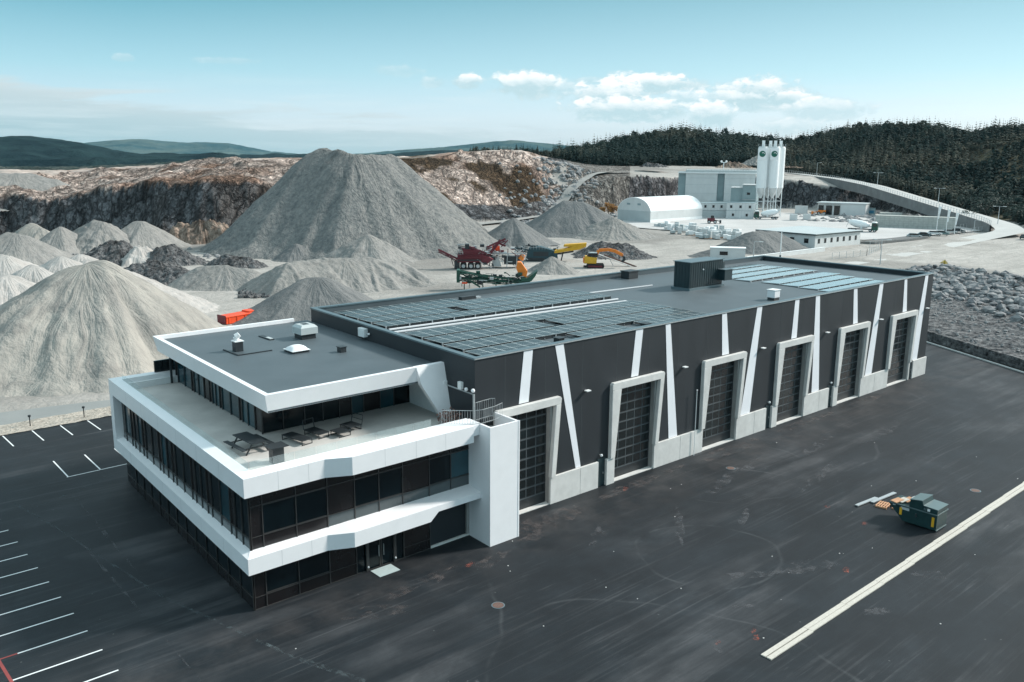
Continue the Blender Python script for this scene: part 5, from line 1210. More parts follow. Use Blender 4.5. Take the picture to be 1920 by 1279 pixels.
hp([(1150, 408, 452)], M['g_mid'], 'low pale heap at the right flank of the large cone', .5, rough=.2, seed=58, group=gg)
hp([(1128, 453, 486), (1180, 460, 486)], M['g_rock'], 'dark heap of broken rock behind the orange excavator', .6, rough=.5, seed=49, group=gg, sharp=True)
hp([(1412, 434, 478), (1452, 433, 474)], M['g_dark'], 'broad dark gravel heap beside the long white cabin', .55, rough=.15, gully=.1, seed=50, group=gg)
hp([(1035, 482, 515)], M['g_mid'], 'small pale gravel heap left of the orange excavator', .6, rough=.2, seed=51, group=gg)
hp([(1340, 466, 486)], M['g_dark'], 'low dark gravel spread left of the broad dark heap', .4, rough=.15, seed=59, group=gg)
for px, py, r, z0, lb, m in [(1420, 293, 500, 21, 'grey broken rock mound on the plateau behind the silos', 'g_mid'), (1368, 304, 470, 20, 'rounded pinkish mound on the plateau above the plant', 'g_pink'), (1215, 306, 470, 20, 'dark low mound on the plateau below the forest', 'g_rock'), (1132, 322, 420, 19, 'small pale heap at the top of the quarry track', 'g_tan'), (1475, 312, 490, 20, 'pinkish rock heap right behind the silos', 'g_pink'), (1030, 296, 440, 20, 'rough stony knoll at the right end of the brown hill', 'g_rock'), (975, 285, 425, 22, 'stony hilltop knoll below the first spruces', 'g_pink')]:
    heap([P(px, py, r), P(px + 22, py + 3, r)], M[m], lb, .6, .8, z0=z0, seed=px, group='rock mounds on the plateau', sharp=True, name='rock_mound', cat='rock mound')
o = hp([(335, 418, 458), (375, 416, 458), (430, 422, 458)], M['g_pink'], 'pinkish outcrop of cracked boulders between the cliff and the huge heap', 1.6, rough=1.3, seed=52, sharp=True, name='rock_outcrop', cat='rock outcrop', gully=.8, res=.4)
# rocks at the toe of the embankment and along the cliff foot
rk = MB(); rr_ = random.Random(9)
def scatter(px0, px1, r_lo, r_hi, n, s0, s1, dz=0.0):
    for i in range(n):
        px = rr_.triangular(px0, px1); r = rr_.uniform(r_lo, r_hi); d = ray(px, 400); L = math.hypot(d[0], d[1]); x, y = CAM[0] + d[0] / L * r, CAM[1] + d[1] / L * r
        rock_mesh(rk, (x, y, tz(x, y) + dz), rr_.uniform(s0, s1), rr_)
scatter(930, 1180, 300, 400, 600, .4, 1.5); scatter(300, 900, 226, 256, 420, .3, 1.1); scatter(0, 330, 222, 256, 260, .3, 1.0); scatter(990, 1130, 385, 430, 250, .5, 1.6); scatter(1480, 1760, 372, 450, 260, .6, 1.8)
tag(rk.build('loose_rocks', M['boulder']), 'fallen rocks strewn along the foot of the quarry cliffs and banks', 'rocks', kind='stuff')
rb2 = MB()
for i in range(260):
    px = rr_.uniform(60, 345); p = G(px, rr_.uniform(700, 724) + (200 - px) * .09 * .9); rock_mesh(rb2, (p.x, p.y, .05), rr_.uniform(.08, .3), rr_)
tag(rb2.build('roadside_stones', M['boulder']), 'stones and weeds along the far edge of the road under the tan heap', 'stones', kind='stuff')
# access tracks and roads beyond the hall
def ribbon(name, pts, wd, m, lift=.25, n=90, drape=False):
    p = np.array([tuple(a) for a in pts]); s = np.r_[0, np.cumsum(np.linalg.norm(np.diff(p, axis=0), axis=1))]; t = np.linspace(0, s[-1], n)
    c = np.stack([np.interp(t, s, p[:, k]) for k in range(3)], -1)
    for _ in range(6): c[1:-1] = (c[:-2] + c[1:-1] * 2 + c[2:]) / 4
    if drape: c[:, 2] = [tz(a, b_) for a, b_ in c[:, :2]]; c[1:-1, 2] = (c[:-2, 2] + c[1:-1, 2] + c[2:, 2]) / 3
    d = np.gradient(c[:, :2], axis=0); d /= np.linalg.norm(d, axis=1)[:, None]; nn = np.stack([d[:, 1], -d[:, 0]], -1)
    v = np.linspace(-1, 1, 5); X = c[:, 0][:, None] + nn[:, 0][:, None] * v * wd / 2; Y = c[:, 1][:, None] + nn[:, 1][:, None] * v * wd / 2
    Z = np.repeat((c[:, 2] + lift)[:, None], 5, 1)
    o = grid_obj(name, X, Y, Z, m); o['kind'] = 'structure'; return c, nn
RD = [(1250, 560, None), (1500, 505, None), (1620, 487, None), (1720, 470, None), (1830, 448, None), (1900, 434, 338), (1880, 421, 352), (1830, 406, 372), (1770, 388, 392), (1700, 367, 418), (1640, 349, 448), (1580, 337, 480), (1500, 327, 515), (1430, 322, 540)]
RC, RN = ribbon('hill_road', [G(a, b_) if r is None else P(a, b_, r) for a, b_, r in RD], 9.0, M['roadpale'], .12, 200)
M['track'] = mat('quarry_track', (0.27, 0.265, 0.25), 0.9, 0.1, 0.2, world=True, dirt=.2)
TC, TN = ribbon('quarry_track', [P(880, 400, 318), P(940, 384, 335), (P(1000, 362, 362)), P(1060, 338, 395), P(1110, 324, 425), P(1180, 318, 450)], 5.0, M['track'], .7, 70, True)

# ------------------------------------------------------------------ concrete plant and the yard beyond the hall
def frame_at(p, towards=None):
    """local frame at a world point: x to the right of the line of sight, y away, z up (returns rotation about z)"""
    a = math.atan2(p.y - CAM[1], p.x - CAM[0]); return a - math.pi / 2
def sheet(name, pts, z, m):
    mb = MB(); mb.add([(p[0], p[1], z) for p in pts], [tuple(range(len(pts)))]); return struct(name, mb, m)
sheet('plant_yard', [G(a, b_) for a, b_ in [(1150, 425), (1330, 440), (1480, 446), (1620, 452), (1700, 447), (1845, 434), (1790, 416), (1690, 408), (1530, 402), (1400, 398), (1200, 398)]], .36, M['plantyard'])
def local(px, py, r=None, z=0.0):
    p = G(px, py, z) if r is None else P(px, py, r); return p
# white fabric storage hall with arched roof
A_, B_, C_ = G(1219, 419), G(1316, 412), G(1157, 405)
ux = (B_ - A_); Lx = ux.length; ux.normalize(); uy = Vector((-ux.y, ux.x, 0)); Ly = 8.0
def pxof(p): d = Vector(p) - Vector(CAM); return 960 + FPX * d.dot(Vector(RT)) / d.dot(Vector(FW))
while pxof(A_ + uy * Ly) > 1158 and Ly < 60: Ly += .25
t = thing('fabric_hall', 'long white arched fabric hall in front of the concrete plant', 'storage hall', (A_.x, A_.y, 0.3), math.atan2(ux.y, ux.x))
def arch(y): u = y / Ly * 2 - 1; return 4.2 + 5.0 * (1 - abs(u) ** 2.3) ** .62 if abs(u) < 1 else 4.2
ys = [Ly * (0.5 - 0.5 * math.cos(math.pi * i / 22)) for i in range(23)]
rf = MB(); vs = []
for x in (0, Lx): vs += [(x, y, arch(y)) for y in ys] + [(x, y, arch(y) - .25 - (.0 if 0 < i < 22 else 0)) for i, y in enumerate(ys)]
n = len(ys); fs = []
for i in range(n - 1): fs.append((i, i + 1, 2 * n + i + 1, 2 * n + i)); fs.append((n + i, 3 * n + i, 3 * n + i + 1, n + i + 1)); fs.append((i, n + i, n + i + 1, i + 1)); fs.append((2 * n + i, 2 * n + i + 1, 3 * n + i + 1, 3 * n + i))
rf.add(vs, fs).build('arched_roof', M['shed'], t, smooth=False)
MB().prism([(0.1, y, arch(y) - .02) for y in ys], (.12, 0, 0)).build('gable', M['cabin'], t); MB().prism([(Lx - .2, y, arch(y) - .02) for y in ys], (.12, 0, 0)).build('gable', M['cabin'], t)
MB().box(0, Lx, .0, .2, 0, 4.2).build('side_wall', M['cabin'], t); MB().box(0, Lx, Ly - .2, Ly, 0, 4.2).build('side_wall', M['cabin'], t); MB().box(0.0, .2, .2, Ly - .2, 0, 4.2).build('end_wall', M['greyclad'], t); MB().box(Lx - .2, Lx, .2, Ly - .2, 0, 4.2).build('end_wall', M['greyclad'], t)
MB().box(-.05, Lx + .05, -.06, -.01, 0, 1.1).build('concrete_base', M['shed'], t)
for y in (Ly * .3, Ly * .62): MB().box(-.03, -.002, y, y + 1.6, 6.3, 7.0).build('gable_vent', M['tealclad'], t)
# placement helper for boxy buildings facing the camera: lower-left px, right px, ground row, top row
def facing(px0, px1, row, top, r=None, skew=0.0):
    p0 = G(px0, row) if r is None else P(px0, row, r); 
    if r is not None: p0.z = 0.3
    r_ = math.hypot(p0.x - CAM[0], p0.y - CAM[1]); rz = frame_at(p0) + skew
    Wd = (px1 - px0) * r_ / FPX * 1.02 / max(.3, math.cos(skew)); h = P(px0, top, r_).z
    return Vector((p0.x, p0.y, .3)), rz, Wd, h, r_ / FPX
# tall grey-white plant building
o0, rz, Wd, h, s = facing(1283, 1405, 396, 321, skew=-.05)
t = thing('mixing_plant', 'tall pale grey windowless mixing plant building with a dark slot down the front', 'plant building', o0, rz)
MB().box(0, Wd * .45, 0, 13, 0, h - 1.2).build('wall', M['cabin'], t); MB().box(Wd * .55, Wd * .98, 0, 13, 0, h - 1.2).build('wall', M['cabin'], t)
MB().box(Wd * .452, Wd * .548, 1.2, 12.5, 0, h - 1.3).build('slot_wall', M['tealclad'], t)
st = MB()
for i in range(5): st.beam((Wd * .46, .6, 2 + i * 3.2), (Wd * .54, .6, 4.4 + i * 3.2), .5, .15)
st.build('stair_flight', M['tealclad'], t)
MB().box(-3.4, -.01, 1.0, 13, 0, h - .6).build('side_bay', M['tealclad'], t)
MB().box(-3.6, Wd + .4, -.5, 13.5, h - 1.19, h - .75).build('roof', M['shed'], t)
pr = MB(); pr.box(0, Wd, -.45, -.2, h - .2, h + .05)
for i in range(26): pr.box(i * Wd / 25 - .07, i * Wd / 25 + .07, -.45, -.3, h - .74, h + .7)
pr.box(0, Wd, -.42, -.3, h + .65, h + .78); pr.box(0, Wd, 1.5, 13, h - .74, h + .3); pr.build('roof_parapet', M['greyclad'], t)
ln = MB()
for z in (4, 8, 12, 15): ln.box(0, Wd * .45, -.05, -.001, z, z + .1); ln.box(Wd * .55, Wd * .98, -.05, -.001, z, z + .1)
ln.build('panel_joint', M['greyclad'], t); MB().box(Wd * .38, Wd * .8, -3.5, -.1, 4.2, 4.6).build('canopy', M['greyclad'], t)
MB().box(Wd * .52, Wd * .53, 6, 6.3, h + .3, h + 3.6).box(Wd * .49, Wd * .56, 6, 6.3, h + 3.6, h + 3.9).ball((Wd * .49, 6, h + 4.2), .5).ball((Wd * .56, 6, h + 4.2), .5).build('floodlight_mast', M['shed'], t)
# lower teal control block
o0, rz, Wd, h, s = facing(1368, 1413, 402, 347, skew=-.12)
t = thing('control_block', 'stepped blue grey control block between the mixing plant and the silos', 'plant building', o0, rz)
MB().box(0, Wd * .45, 0, 7, 0, h - 1.5).build('wall', M['tealclad'], t); MB().box(Wd * .45, Wd, -1.0, 7, 0, h - .2).build('wall', M['tealclad'], t)
MB().box(Wd * .42, Wd * 1.02, -1.3, 7.3, h - .19, h + .1).build('roof', M['cabin'], t); MB().box(-.2, Wd * .44, -.3, 7.2, h - 1.49, h - 1.2).build('roof', M['cabin'], t)
for z in (h * .28, h * .66):
    f = MB().box(Wd * .62, Wd * .74, -1.06, -1.001, z, z + 1.0).build('window', M['winblack'], t)
MB().box(Wd * .44, Wd, -1.5, -1.02, h * .5, h * .5 + .15).build('walkway', M['steel'], t)
MB().box(0, Wd * 1.1, -2.4, -1.1, 4.4, 4.6).build('walkway', M['steel'], t)
# container offices
def container(px0, px1, row, top, lab, nwin, m='cabin', skew=0.0, r=None, nd=2.6, group='stacked container cabins at the plant'):
    o0, rz, Wd, h, s = facing(px0, px1, row, top, r=r, skew=skew)
    t = thing('container_cabin', lab, 'cabin', o0, rz, group); hh = max(2.4, h - .3)
    return t, Wd, hh
def fill_container(t, Wd, z0, z1, nwin, m='cabin', D=6):
    MB().box(0, Wd, 0, D, z0, z1).build('body', M[m], t)
    MB().box(-.06, Wd + .06, -.06, D + .06, z1 + .001, z1 + .12).build('roof', M['tealclad'], t)
    rb = MB(); k = int(Wd / 1.2)
    for i in range(k + 1): rb.box(i * Wd / k - .04, i * Wd / k + .04, -.04, -.001, z0 + .1, z1 - .1)
    rb.build('rib', M['greyclad'], t)
    for i in range(nwin):
        x = Wd * (i + .5) / nwin; f = MB().box(x - .45, x + .45, -.05, -.002, z0 + 1.0, z0 + 2.1).build('window', M['winblack'], t)
t, Wd, hh = container(1314, 1370, 409, 381, 'two storey row of pale container cabins behind the fabric hall', 4, skew=.06); fill_container(t, Wd, hh / 2 + .1, hh, 4); MB().box(.1, Wd - .1, .1, 5.9, 0, hh / 2).build('lower_storey', M['greyclad'], t)
t, Wd, hh = container(1361, 1409, 411, 380, 'two storey block of pale container cabins just left of the silos', 2, skew=-.05); fill_container(t, Wd, hh / 2 + .1, hh, 3); fill_container(t, Wd * .98, 0, hh / 2, 2)
# silos
SG = 'white cement silos on a steel frame'
base = G(1420, 409); rz = frame_at(base); r_ = math.hypot(base.x - CAM[0], base.y - CAM[1])
ztop = P(1430, 277, r_).z; zb = P(1430, 354, r_).z
sil = []
for i, (px, row, lb) in enumerate([(1423, 409, 'leftmost white silo carrying a round green emblem'), (1436, 405, 'plain white silo standing second from the left'), (1445, 409, 'white silo second from the right with a round green emblem'), (1455, 405, 'plain white silo at the right end of the group')]):
    p = G(px, 409); back = 4.2 if row == 405 else 0
    d = (Vector((p.x, p.y, 0)) - Vector((CAM[0], CAM[1], 0))).normalized(); p = Vector((p.x, p.y, .3)) + d * back
    t = thing('cement_silo', lb, 'silo', p, rz, SG); R0 = 2.05
    MB().tube((0, 0, zb), (0, 0, ztop - .4), R0, R0, 24).build('barrel', M['shed'], t, smooth=False)
    MB().tube((0, 0, zb - 4.2), (0, 0, zb - .01), .5, R0, 20).build('cone', M['cabin'], t)
    MB().tube((0, 0, ztop - .4), (0, 0, ztop + .2), R0, R0 * .8, 24).build('top', M['cabin'], t)
    MB().box(-.6, .6, -.6, .6, ztop + .2, ztop + 2.6).build('filter', M['shed'], t)
    lg = MB()
    for a in (-1, 1):
        for b_ in (-1, 1): MB().beam((a * 1.6, b_ * 1.6, 0), (a * 1.6, b_ * 1.6, zb + .3), .28).build('leg', M['shed'], t)
    for z in (3.2, 6.6, zb - .2):
        for a in (-1, 1): lg.beam((-1.6, a * 1.6, z), (1.6, a * 1.6, z), .2).beam((a * 1.6, -1.6, z), (a * 1.6, 1.6, z), .2)
    lg.beam((-1.6, -1.6, .3), (1.6, -1.6, 3.2), .12).beam((1.6, -1.6, 3.2), (-1.6, -1.6, 6.6), .12).beam((1.6, -1.6, 6.6), (-1.6, -1.6, zb - .2), .12).build('brace', M['steel'], t)
    ra = MB(); 
    for k in range(12): a = k * math.pi / 6; ra.beam((R0 * math.cos(a), R0 * math.sin(a), ztop), (R0 * math.cos(a), R0 * math.sin(a), ztop + 1.2), .08)
    ra.build('top_railing', M['steel'], t)
    if i in (0, 2):
        f = MB().box(-1.75, 1.35, -R0 - .12, -R0 - .05, ztop - 5.2, ztop - .7).build('emblem_board', M['white'], t)
        zc = ztop - 2.8
        MB().tube((-.2, -R0 - .19, zc), (-.2, -R0 - .13, zc), 1.25, 1.25, 24).build('emblem', M['logo'], f)
        e = MB(); 
        for k in range(7):
            a0, a1 = k * .42 - .4, (k + 1) * .42 - .4; r0, r1 = .95 - k * .1, .95 - (k + 1) * .1
            e.beam((-.2 + r0 * math.cos(a0), -R0 - .21, zc + r0 * math.sin(a0)), (-.2 + r1 * math.cos(a1), -R0 - .21, zc + r1 * math.sin(a1)), .03, .22)
        e.build('emblem_swirl', M['white'], f)
# long white cabin by the dark heap
A_, B_, C_ = G(1527, 468), G(1612, 459), G(1476, 452)
ux = (B_ - A_).normalized(); Lx = (B_ - A_).length; uy = Vector((-ux.y, ux.x, 0)); Ly = max(7, (C_ - A_).dot(uy)); Ly = min(Ly, 40)
t = thing('long_cabin', 'long low white cabin building with small dark windows and a flat grey roof', 'cabin', (A_.x, A_.y, .1), math.atan2(ux.y, ux.x)); H_ = 3.9
MB().box(0, Lx, 0, Ly, 0, H_).build('wall', M['cabin'], t); MB().box(-.4, Lx + .4, -.4, Ly + .4, H_ + .001, H_ + .3).build('roof', M['greyclad'], t); MB().box(-.45, Lx + .45, -.45, -.402, H_ - .1, H_ + .2).box(-.45, -.402, -.45, Ly + .4, H_ - .1, H_ + .2).build('roof_edge', M['tealbox'], t)
for i in range(7):
    x = Lx * (i + .6) / 7.4; MB().box(x - .5, x + .5, -.05, -.002, 1.5, 2.8).build('window', M['winblack'], t)
for i in range(3):
    y = Ly * (i + .6) / 4.2; MB().box(-.05, -.002, y - .7, y + .7, 1.5, 2.8).build('window', M['winblack'], t)
# small white cabin right behind the hall parapet
A_ = G(1331, 489); o0, rz, Wd, h, s = facing(1331, 1392, 489, 468)
t = thing('site_cabin', 'small white site cabin showing just above the rear hall parapet', 'cabin', o0, rz); MB().box(0, Wd, 0, 3, 0, 2.9).build('body', M['cabin'], t); MB().box(-.1, Wd + .1, -.1, 3.1, 2.901, 3.05).build('roof', M['shed'], t)
MB().box(Wd * .27, Wd * .5, -.05, -.002, 1.2, 2.1).build('window', M['winblack'], t)
# garage with three bays
o0, rz, Wd, h, s = facing(1531, 1608, 404, 382, skew=-.22)
t = thing('service_garage', 'flat grey service garage with three dark open bays under the rock face', 'garage', o0, rz); h = max(5.0, h)
MB().box(0, Wd, .8, 9, 0, h).build('wall', M['cabin'], t); MB().box(-.3, Wd + .3, -.3, 9.3, h + .001, h + .4).build('roof', M['greyclad'], t)
for a, b_ in ((.02, .13), (.18, .31), (.35, .47)): MB().box(Wd * a, Wd * b_, .74, .79, 0, h * .82).build('bay_opening', M['winblack'], t)
MB().box(Wd * .5, Wd, 0, .78, 0, h).build('front_panel', M['cabin'], t)
o0, rz, Wd, h, s = facing(1612, 1636, 405, 388)
t = thing('blue_container', 'small blue and dark container beside the service garage', 'container', o0, rz); MB().box(0, Wd, 0, 3, 0, 3.2).build('body', M['tealclad'], t); MB().box(Wd * .3, Wd * .9, -.05, -.002, 1.0, 2.2).build('panel', mat('blue_panel', (.02, .16, .26), .5), t); MB().box(-.05, Wd + .05, -.05, 3.05, 3.201, 3.3).build('roof', M['tealbox'], t)
# concrete block store: every stack a block wall
for px0, px1, row, top, lb in [(1640, 1762, 427, 405, 'long pale wall of stacked concrete blocks at the edge of the plant yard'), (1648, 1682, 412, 400, 'shorter stack of pale concrete blocks behind the long block wall')]:
    o0, rz, Wd, h, s = facing(px0, px1, row, top, skew=-.08); h = max(2, h)
    t = thing('block_wall', lb, 'block stack', o0, rz); 
    MB().box(0, Wd, 0, 4, 0, h).build('block_core', M['brick'], t); jn = MB(); z = .8
    while z < h: jn.box(0, Wd, -.02, -.001, z, z + .07); z += .8
    x = 1.6
    while x < Wd: jn.box(x, x + .07, -.02, -.001, 0, h); x += 1.6
    jn.build('joint', M['concd'], t)
# boxy tanks by the silos
for px0, px1, row, top, lb, m in [(1480, 1493, 415, 404, 'low white box tank left of the pair near the silos', 'cabin'), (1490, 1511, 402, 388, 'tall white box standing on the ramp near the silos', 'cabin'), (1505, 1518, 414, 404, 'low white box tank right of the pair near the silos', 'cabin')]:
    o0, rz, Wd, h, s = facing(px0, px1, row, top); t = thing('box_tank', lb, 'tank', o0, rz); h = max(2.2, h)
    MB().box(0, Wd, 0, 3, 0.1, h).build('body', M[m], t, bevel=.08); MB().box(.2, Wd - .2, .2, 2.8, 0, .099).build('skid', M['darkmet'], t); MB().box(-.05, Wd + .05, -.05, 3.05, h + .001, h + .12).build('lid', M['greyclad'], t)
# wheels for vehicles
def wheel(parent, x, y, r, wd, m='rubber', hub='steel', side=-1):
    ty = MB().tube((x, y - wd / 2, r), (x, y + wd / 2, r), r, r, 14).build('wheel', M[m], parent)
    MB().tube((x, y + side * (wd / 2 + .02), r), (x, y + side * (wd / 2 - .05), r), r * .55, r * .55, 10).build('rim', M[hub], ty)
def mixer(px, row, rz_add, lab, flip=1):
    p = G(px, row, .4); t = thing('mixer_truck', lab, 'mixer truck', (p.x, p.y, .38), frame_at(p) + rz_add, 'concrete mixer trucks in the plant yard')
    # front at +x*flip
    f = flip
    cab = [(f * 3.2, .6), (f * 5.2, .6), (f * 5.25, 1.9), (f * 4.9, 3.1), (f * 3.3, 3.1)]
    MB().prism([(x, -1.25, z) for x, z in cab], (0, 2.5, 0)).build('cab', M['mgreen'], t, bevel=.06)
    MB().prism([(f * 3.25, -1.2, 3.105), (f * 4.85, -1.2, 3.105), (f * 4.4, -1.2, 3.4), (f * 3.3, -1.2, 3.4)], (0, 2.4, 0)).build('cab_roof', M['shed'], t)
    MB().prism([(f * 5.27, -1.1, 1.95), (f * 5.29, -1.1, 1.95), (f * 4.97, -1.1, 2.95), (f * 4.94, -1.1, 2.95)], (0, 2.2, 0)).build('windscreen', M['winblack'], t)
    MB().box(min(f * 3.7, f * 4.8), max(f * 3.7, f * 4.8), -1.27, -1.251, 1.9, 2.8).build('side_window', M['winblack'], t)
    MB().box(min(-f * 4.4, f * 5.0), max(-f * 4.4, f * 5.0), -.9, .9, .7, 1.0).build('chassis', M['darkmet'], t)
    d = MB(); pr = [(-4.2, .55, 3.3), (-3.4, 1.0, 3.1), (-2.0, 1.28, 2.75), (0, 1.3, 2.4), (1.6, 1.0, 2.2), (2.5, .5, 2.15)]
    for (x0, r0, z0), (x1, r1, z1) in zip(pr[:-1], pr[1:]): d.tube((f * x0, 0, z0), (f * x1, 0, z1), r0, r1, 18)
    d.build('drum', M['shed'], t)
    MB().beam((-f * 4.3, 0, 3.2), (-f * 5.0, 0, 1.5), .5, .12).prism([(-f * 4.6, -.5, 3.3), (-f * 3.9, -.5, 3.3), (-f * 4.2, -.5, 4.0), (-f * 4.9, -.5, 4.0)], (0, 1, 0)).build('chute', M['cabin'], t)
    MB().box(-.4, .4, -1.3, -.95, .9, 1.9).build('water_tank', M['cabin'], t)
    for x in (f * 4.3, f * 2.9, -f * 2.2, -f * 3.5): wheel(t, x, -1.05, .52, .35); wheel(t, x, 1.05, .52, .35, side=1)
mixer(1615, 434, -.12, 'concrete mixer truck with green cab parked alone in front of the block wall', 1)
mixer(1438, 411, .1, 'concrete mixer truck standing under the silos, cab to the left', -1)
def car(px, row, rz_add, lab, m):
    p = G(px, row, .4); t = thing('parked_car', lab, 'car', (p.x, p.y, .38), frame_at(p) + rz_add, 'cars parked by the flagpoles')
    b_ = MB().prism([(x, -.88, z) for x, z in [(-2.2, .35), (2.2, .35), (2.25, .75), (1.4, .92), (-2.1, .98), (-2.25, .7)]], (0, 1.76, 0)).build('body', m, t, bevel=.07)
    MB().prism([(x, -.76, z) for x, z in [(-1.9, .981), (1.25, .921), (.55, 1.42), (-1.3, 1.45)]], (0, 1.52, 0)).build('cabin_glass', M['winblack'], t)
    MB().prism([(x, -.7, z) for x, z in [(-1.3, 1.452), (.5, 1.422), (.4, 1.47), (-1.2, 1.5)]], (0, 1.4, 0)).build('roof', m, t)
    for x in (-1.4, 1.4): wheel(t, x, -.8, .33, .2); wheel(t, x, .8, .33, .2, side=1)
cm = [mat('car_silver', (.42, .45, .45), .3, .03, 1, metal=.4), mat('car_dark', (.03, .05, .055), .3, .05, 1), mat('car_teal', (.12, .2, .2), .3, .05, 1), mat('car_white', (.7, .72, .72), .35, .03, 1)]
for px, row, mi, lb in [(1714, 446, 0, 'silver car at the left end of the row parked by the flagpoles'), (1733, 444, 1, 'black car parked second from the left in the flagpole row'), (1752, 441, 3, 'white car parked in the middle of the flagpole row'), (1766, 441, 2, 'dull teal car just right of the white one in the flagpole row'), (1781, 438, 0, 'silver car parked under the rightmost flagpole'), (1796, 436, 1, 'dark car at the right end of the flagpole row'), (1775, 425, 3, 'white car parked behind the flagpoles by the block wall')]:
    car(px, row, .15, lb, cm[mi])
p = G(1919, 446, 0); car(1921, 448, 1.3, 'dark car driving at the right picture edge on the pale road', cm[1])
# flagpoles
for px, row, top, lb in [(1755, 441, 386, 'leftmost white flagpole'), (1773, 441, 392, 'middle white flagpole'), (1789, 439, 398, 'rightmost white flagpole')]:
    p = G(px, row, .4); r_ = math.hypot(p.x - CAM[0], p.y - CAM[1]); hgt = P(px, top, r_).z
    t = thing('flagpole', lb + ' by the parked cars', 'flagpole', (p.x, p.y, .38), frame_at(p), 'flagpoles by the parked cars')
    MB().tube((0, 0, 0), (0, 0, hgt), .12, .07).build('pole', M['shed'], t)
    mb = MB(); 
    for k in range(5): z0 = hgt - .5 - k * .8; wk = .75 - .1 * k; mb.quad((.1, 0, z0), (.1 + wk, .1 * (-1) ** k, z0 - .15), (.1 + wk - .1, .1 * (-1) ** (k + 1), z0 - .95), (.1, 0, z0 - .8))
    fl_ = mb.build('flag', M['shed'], t); sld = fl_.modifiers.new('thick', 'SOLIDIFY'); sld.thickness = .03
# street lamps
def lamp(px, row, top, lb, r=None, dbl=True):
    p = G(px, row, .1) if r is None else P(px, row, r); r_ = math.hypot(p.x - CAM[0], p.y - CAM[1]); hgt = P(px, top, r_).z - p.z
    t = thing('street_lamp', lb, 'street lamp', p, frame_at(p), 'street lamps along the hill road')
    MB().tube((0, 0, 0), (0, 0, hgt), .13, .08, 8).build('pole', M['steel'], t)
    MB().beam((-1.6 if dbl else 0, 0, hgt), (1.6, 0, hgt), .09).build('arm', M['steel'], t)
    for sx in ((-1, 1) if dbl else (1,)): MB().box(sx * 1.6 - .5, sx * 1.6 + .5, -.2, .2, hgt - .08, hgt + .1).build('lamp_head', M['cabin'], t)
lamp(1531, 330, 305, 'street lamp nearest the silos on top of the road wall', 505, False)
lamp(1645, 346, 324, 'double street lamp where the road leaves the retaining wall', 452)
lamp(1759, 381, 353, 'double street lamp in the middle of the descending road', 400)
lamp(1870, 425, 387, 'double street lamp at the right bend of the road', 352)
lamp(1650, 496, 449, 'thin street lamp standing at the road junction beyond the hall')
lamp(1826, 432, 413, 'lamp post beside the fence at the corner of the lower road', 340, False)
lamp(1412, 492, 453, 'thin lamp post in front of the broad dark gravel heap', None, False)
t = thing('utility_pole', 'thick white topped pole with a dark foot in front of the dark gravel heap', 'pole', G(1462, 492), 0); MB().tube((0, 0, 1.8), (0, 0, 7.4), .14, .12).build('pole', M['shed'], t); MB().tube((0, 0, 0), (0, 0, 1.8), .22, .2).build('foot', M['wallblack'], t)
M['wallgrey'] = mat('weathered_wall', (0.17, 0.175, 0.175), .85, .2, .25, world=True, dirt=.4)
# retaining wall and guard fence along the hill road
wc = [i for i in range(len(RC)) if RC[i][2] > 2.2]
def road_side(i, off): return Vector((RC[i][0] + RN[i][0] * off, RC[i][1] + RN[i][1] * off, RC[i][2]))
sgn = 1
mid = wc[len(wc) // 2]
if (road_side(mid, 6).xy - Vector(CAM[:2])).length > (road_side(mid, -6).xy - Vector(CAM[:2])).length: sgn = -1
rw = MB(); vs = []; fs = []
for k, i in enumerate(wc):
    p = road_side(i, sgn * 4.7); q = road_side(i, sgn * 5.2); zb_ = max(p.z - 3.6, 0)
    vs += [(p.x, p.y, p.z + .5), (q.x, q.y, p.z + .5), (q.x, q.y, zb_), (p.x, p.y, zb_)]
for k in range(len(wc) - 1):
    for j in range(4): fs.append((k * 4 + j, k * 4 + (j + 1) % 4, (k + 1) * 4 + (j + 1) % 4, (k + 1) * 4 + j))
rw.add(vs, fs); tag(rw.build('retaining_wall', M['wallgrey']), 'long grey concrete retaining wall holding up the hill road', 'wall')
fn = thing('guard_fence', 'thin grey post fence along the top of the retaining wall', 'fence', tuple(road_side(mid, sgn * 4.95)), 0, absolute=True)
fp = MB(); last = None; posts = []
for k, i in enumerate(wc[::1]):
    p = road_side(i, sgn * 4.95); posts.append(p)
for p in posts: MB().beam((p.x, p.y, p.z + .4), (p.x, p.y, p.z + 2.1), .14).build('post', M['steel'], fn)
for a, b_ in zip(posts[:-1], posts[1:]):
    for z in (1.1, 1.9): fp.beam((a.x, a.y, a.z + z), (b_.x, b_.y, b_.z + z), .07)
fp.build('rail', M['steel'], fn)
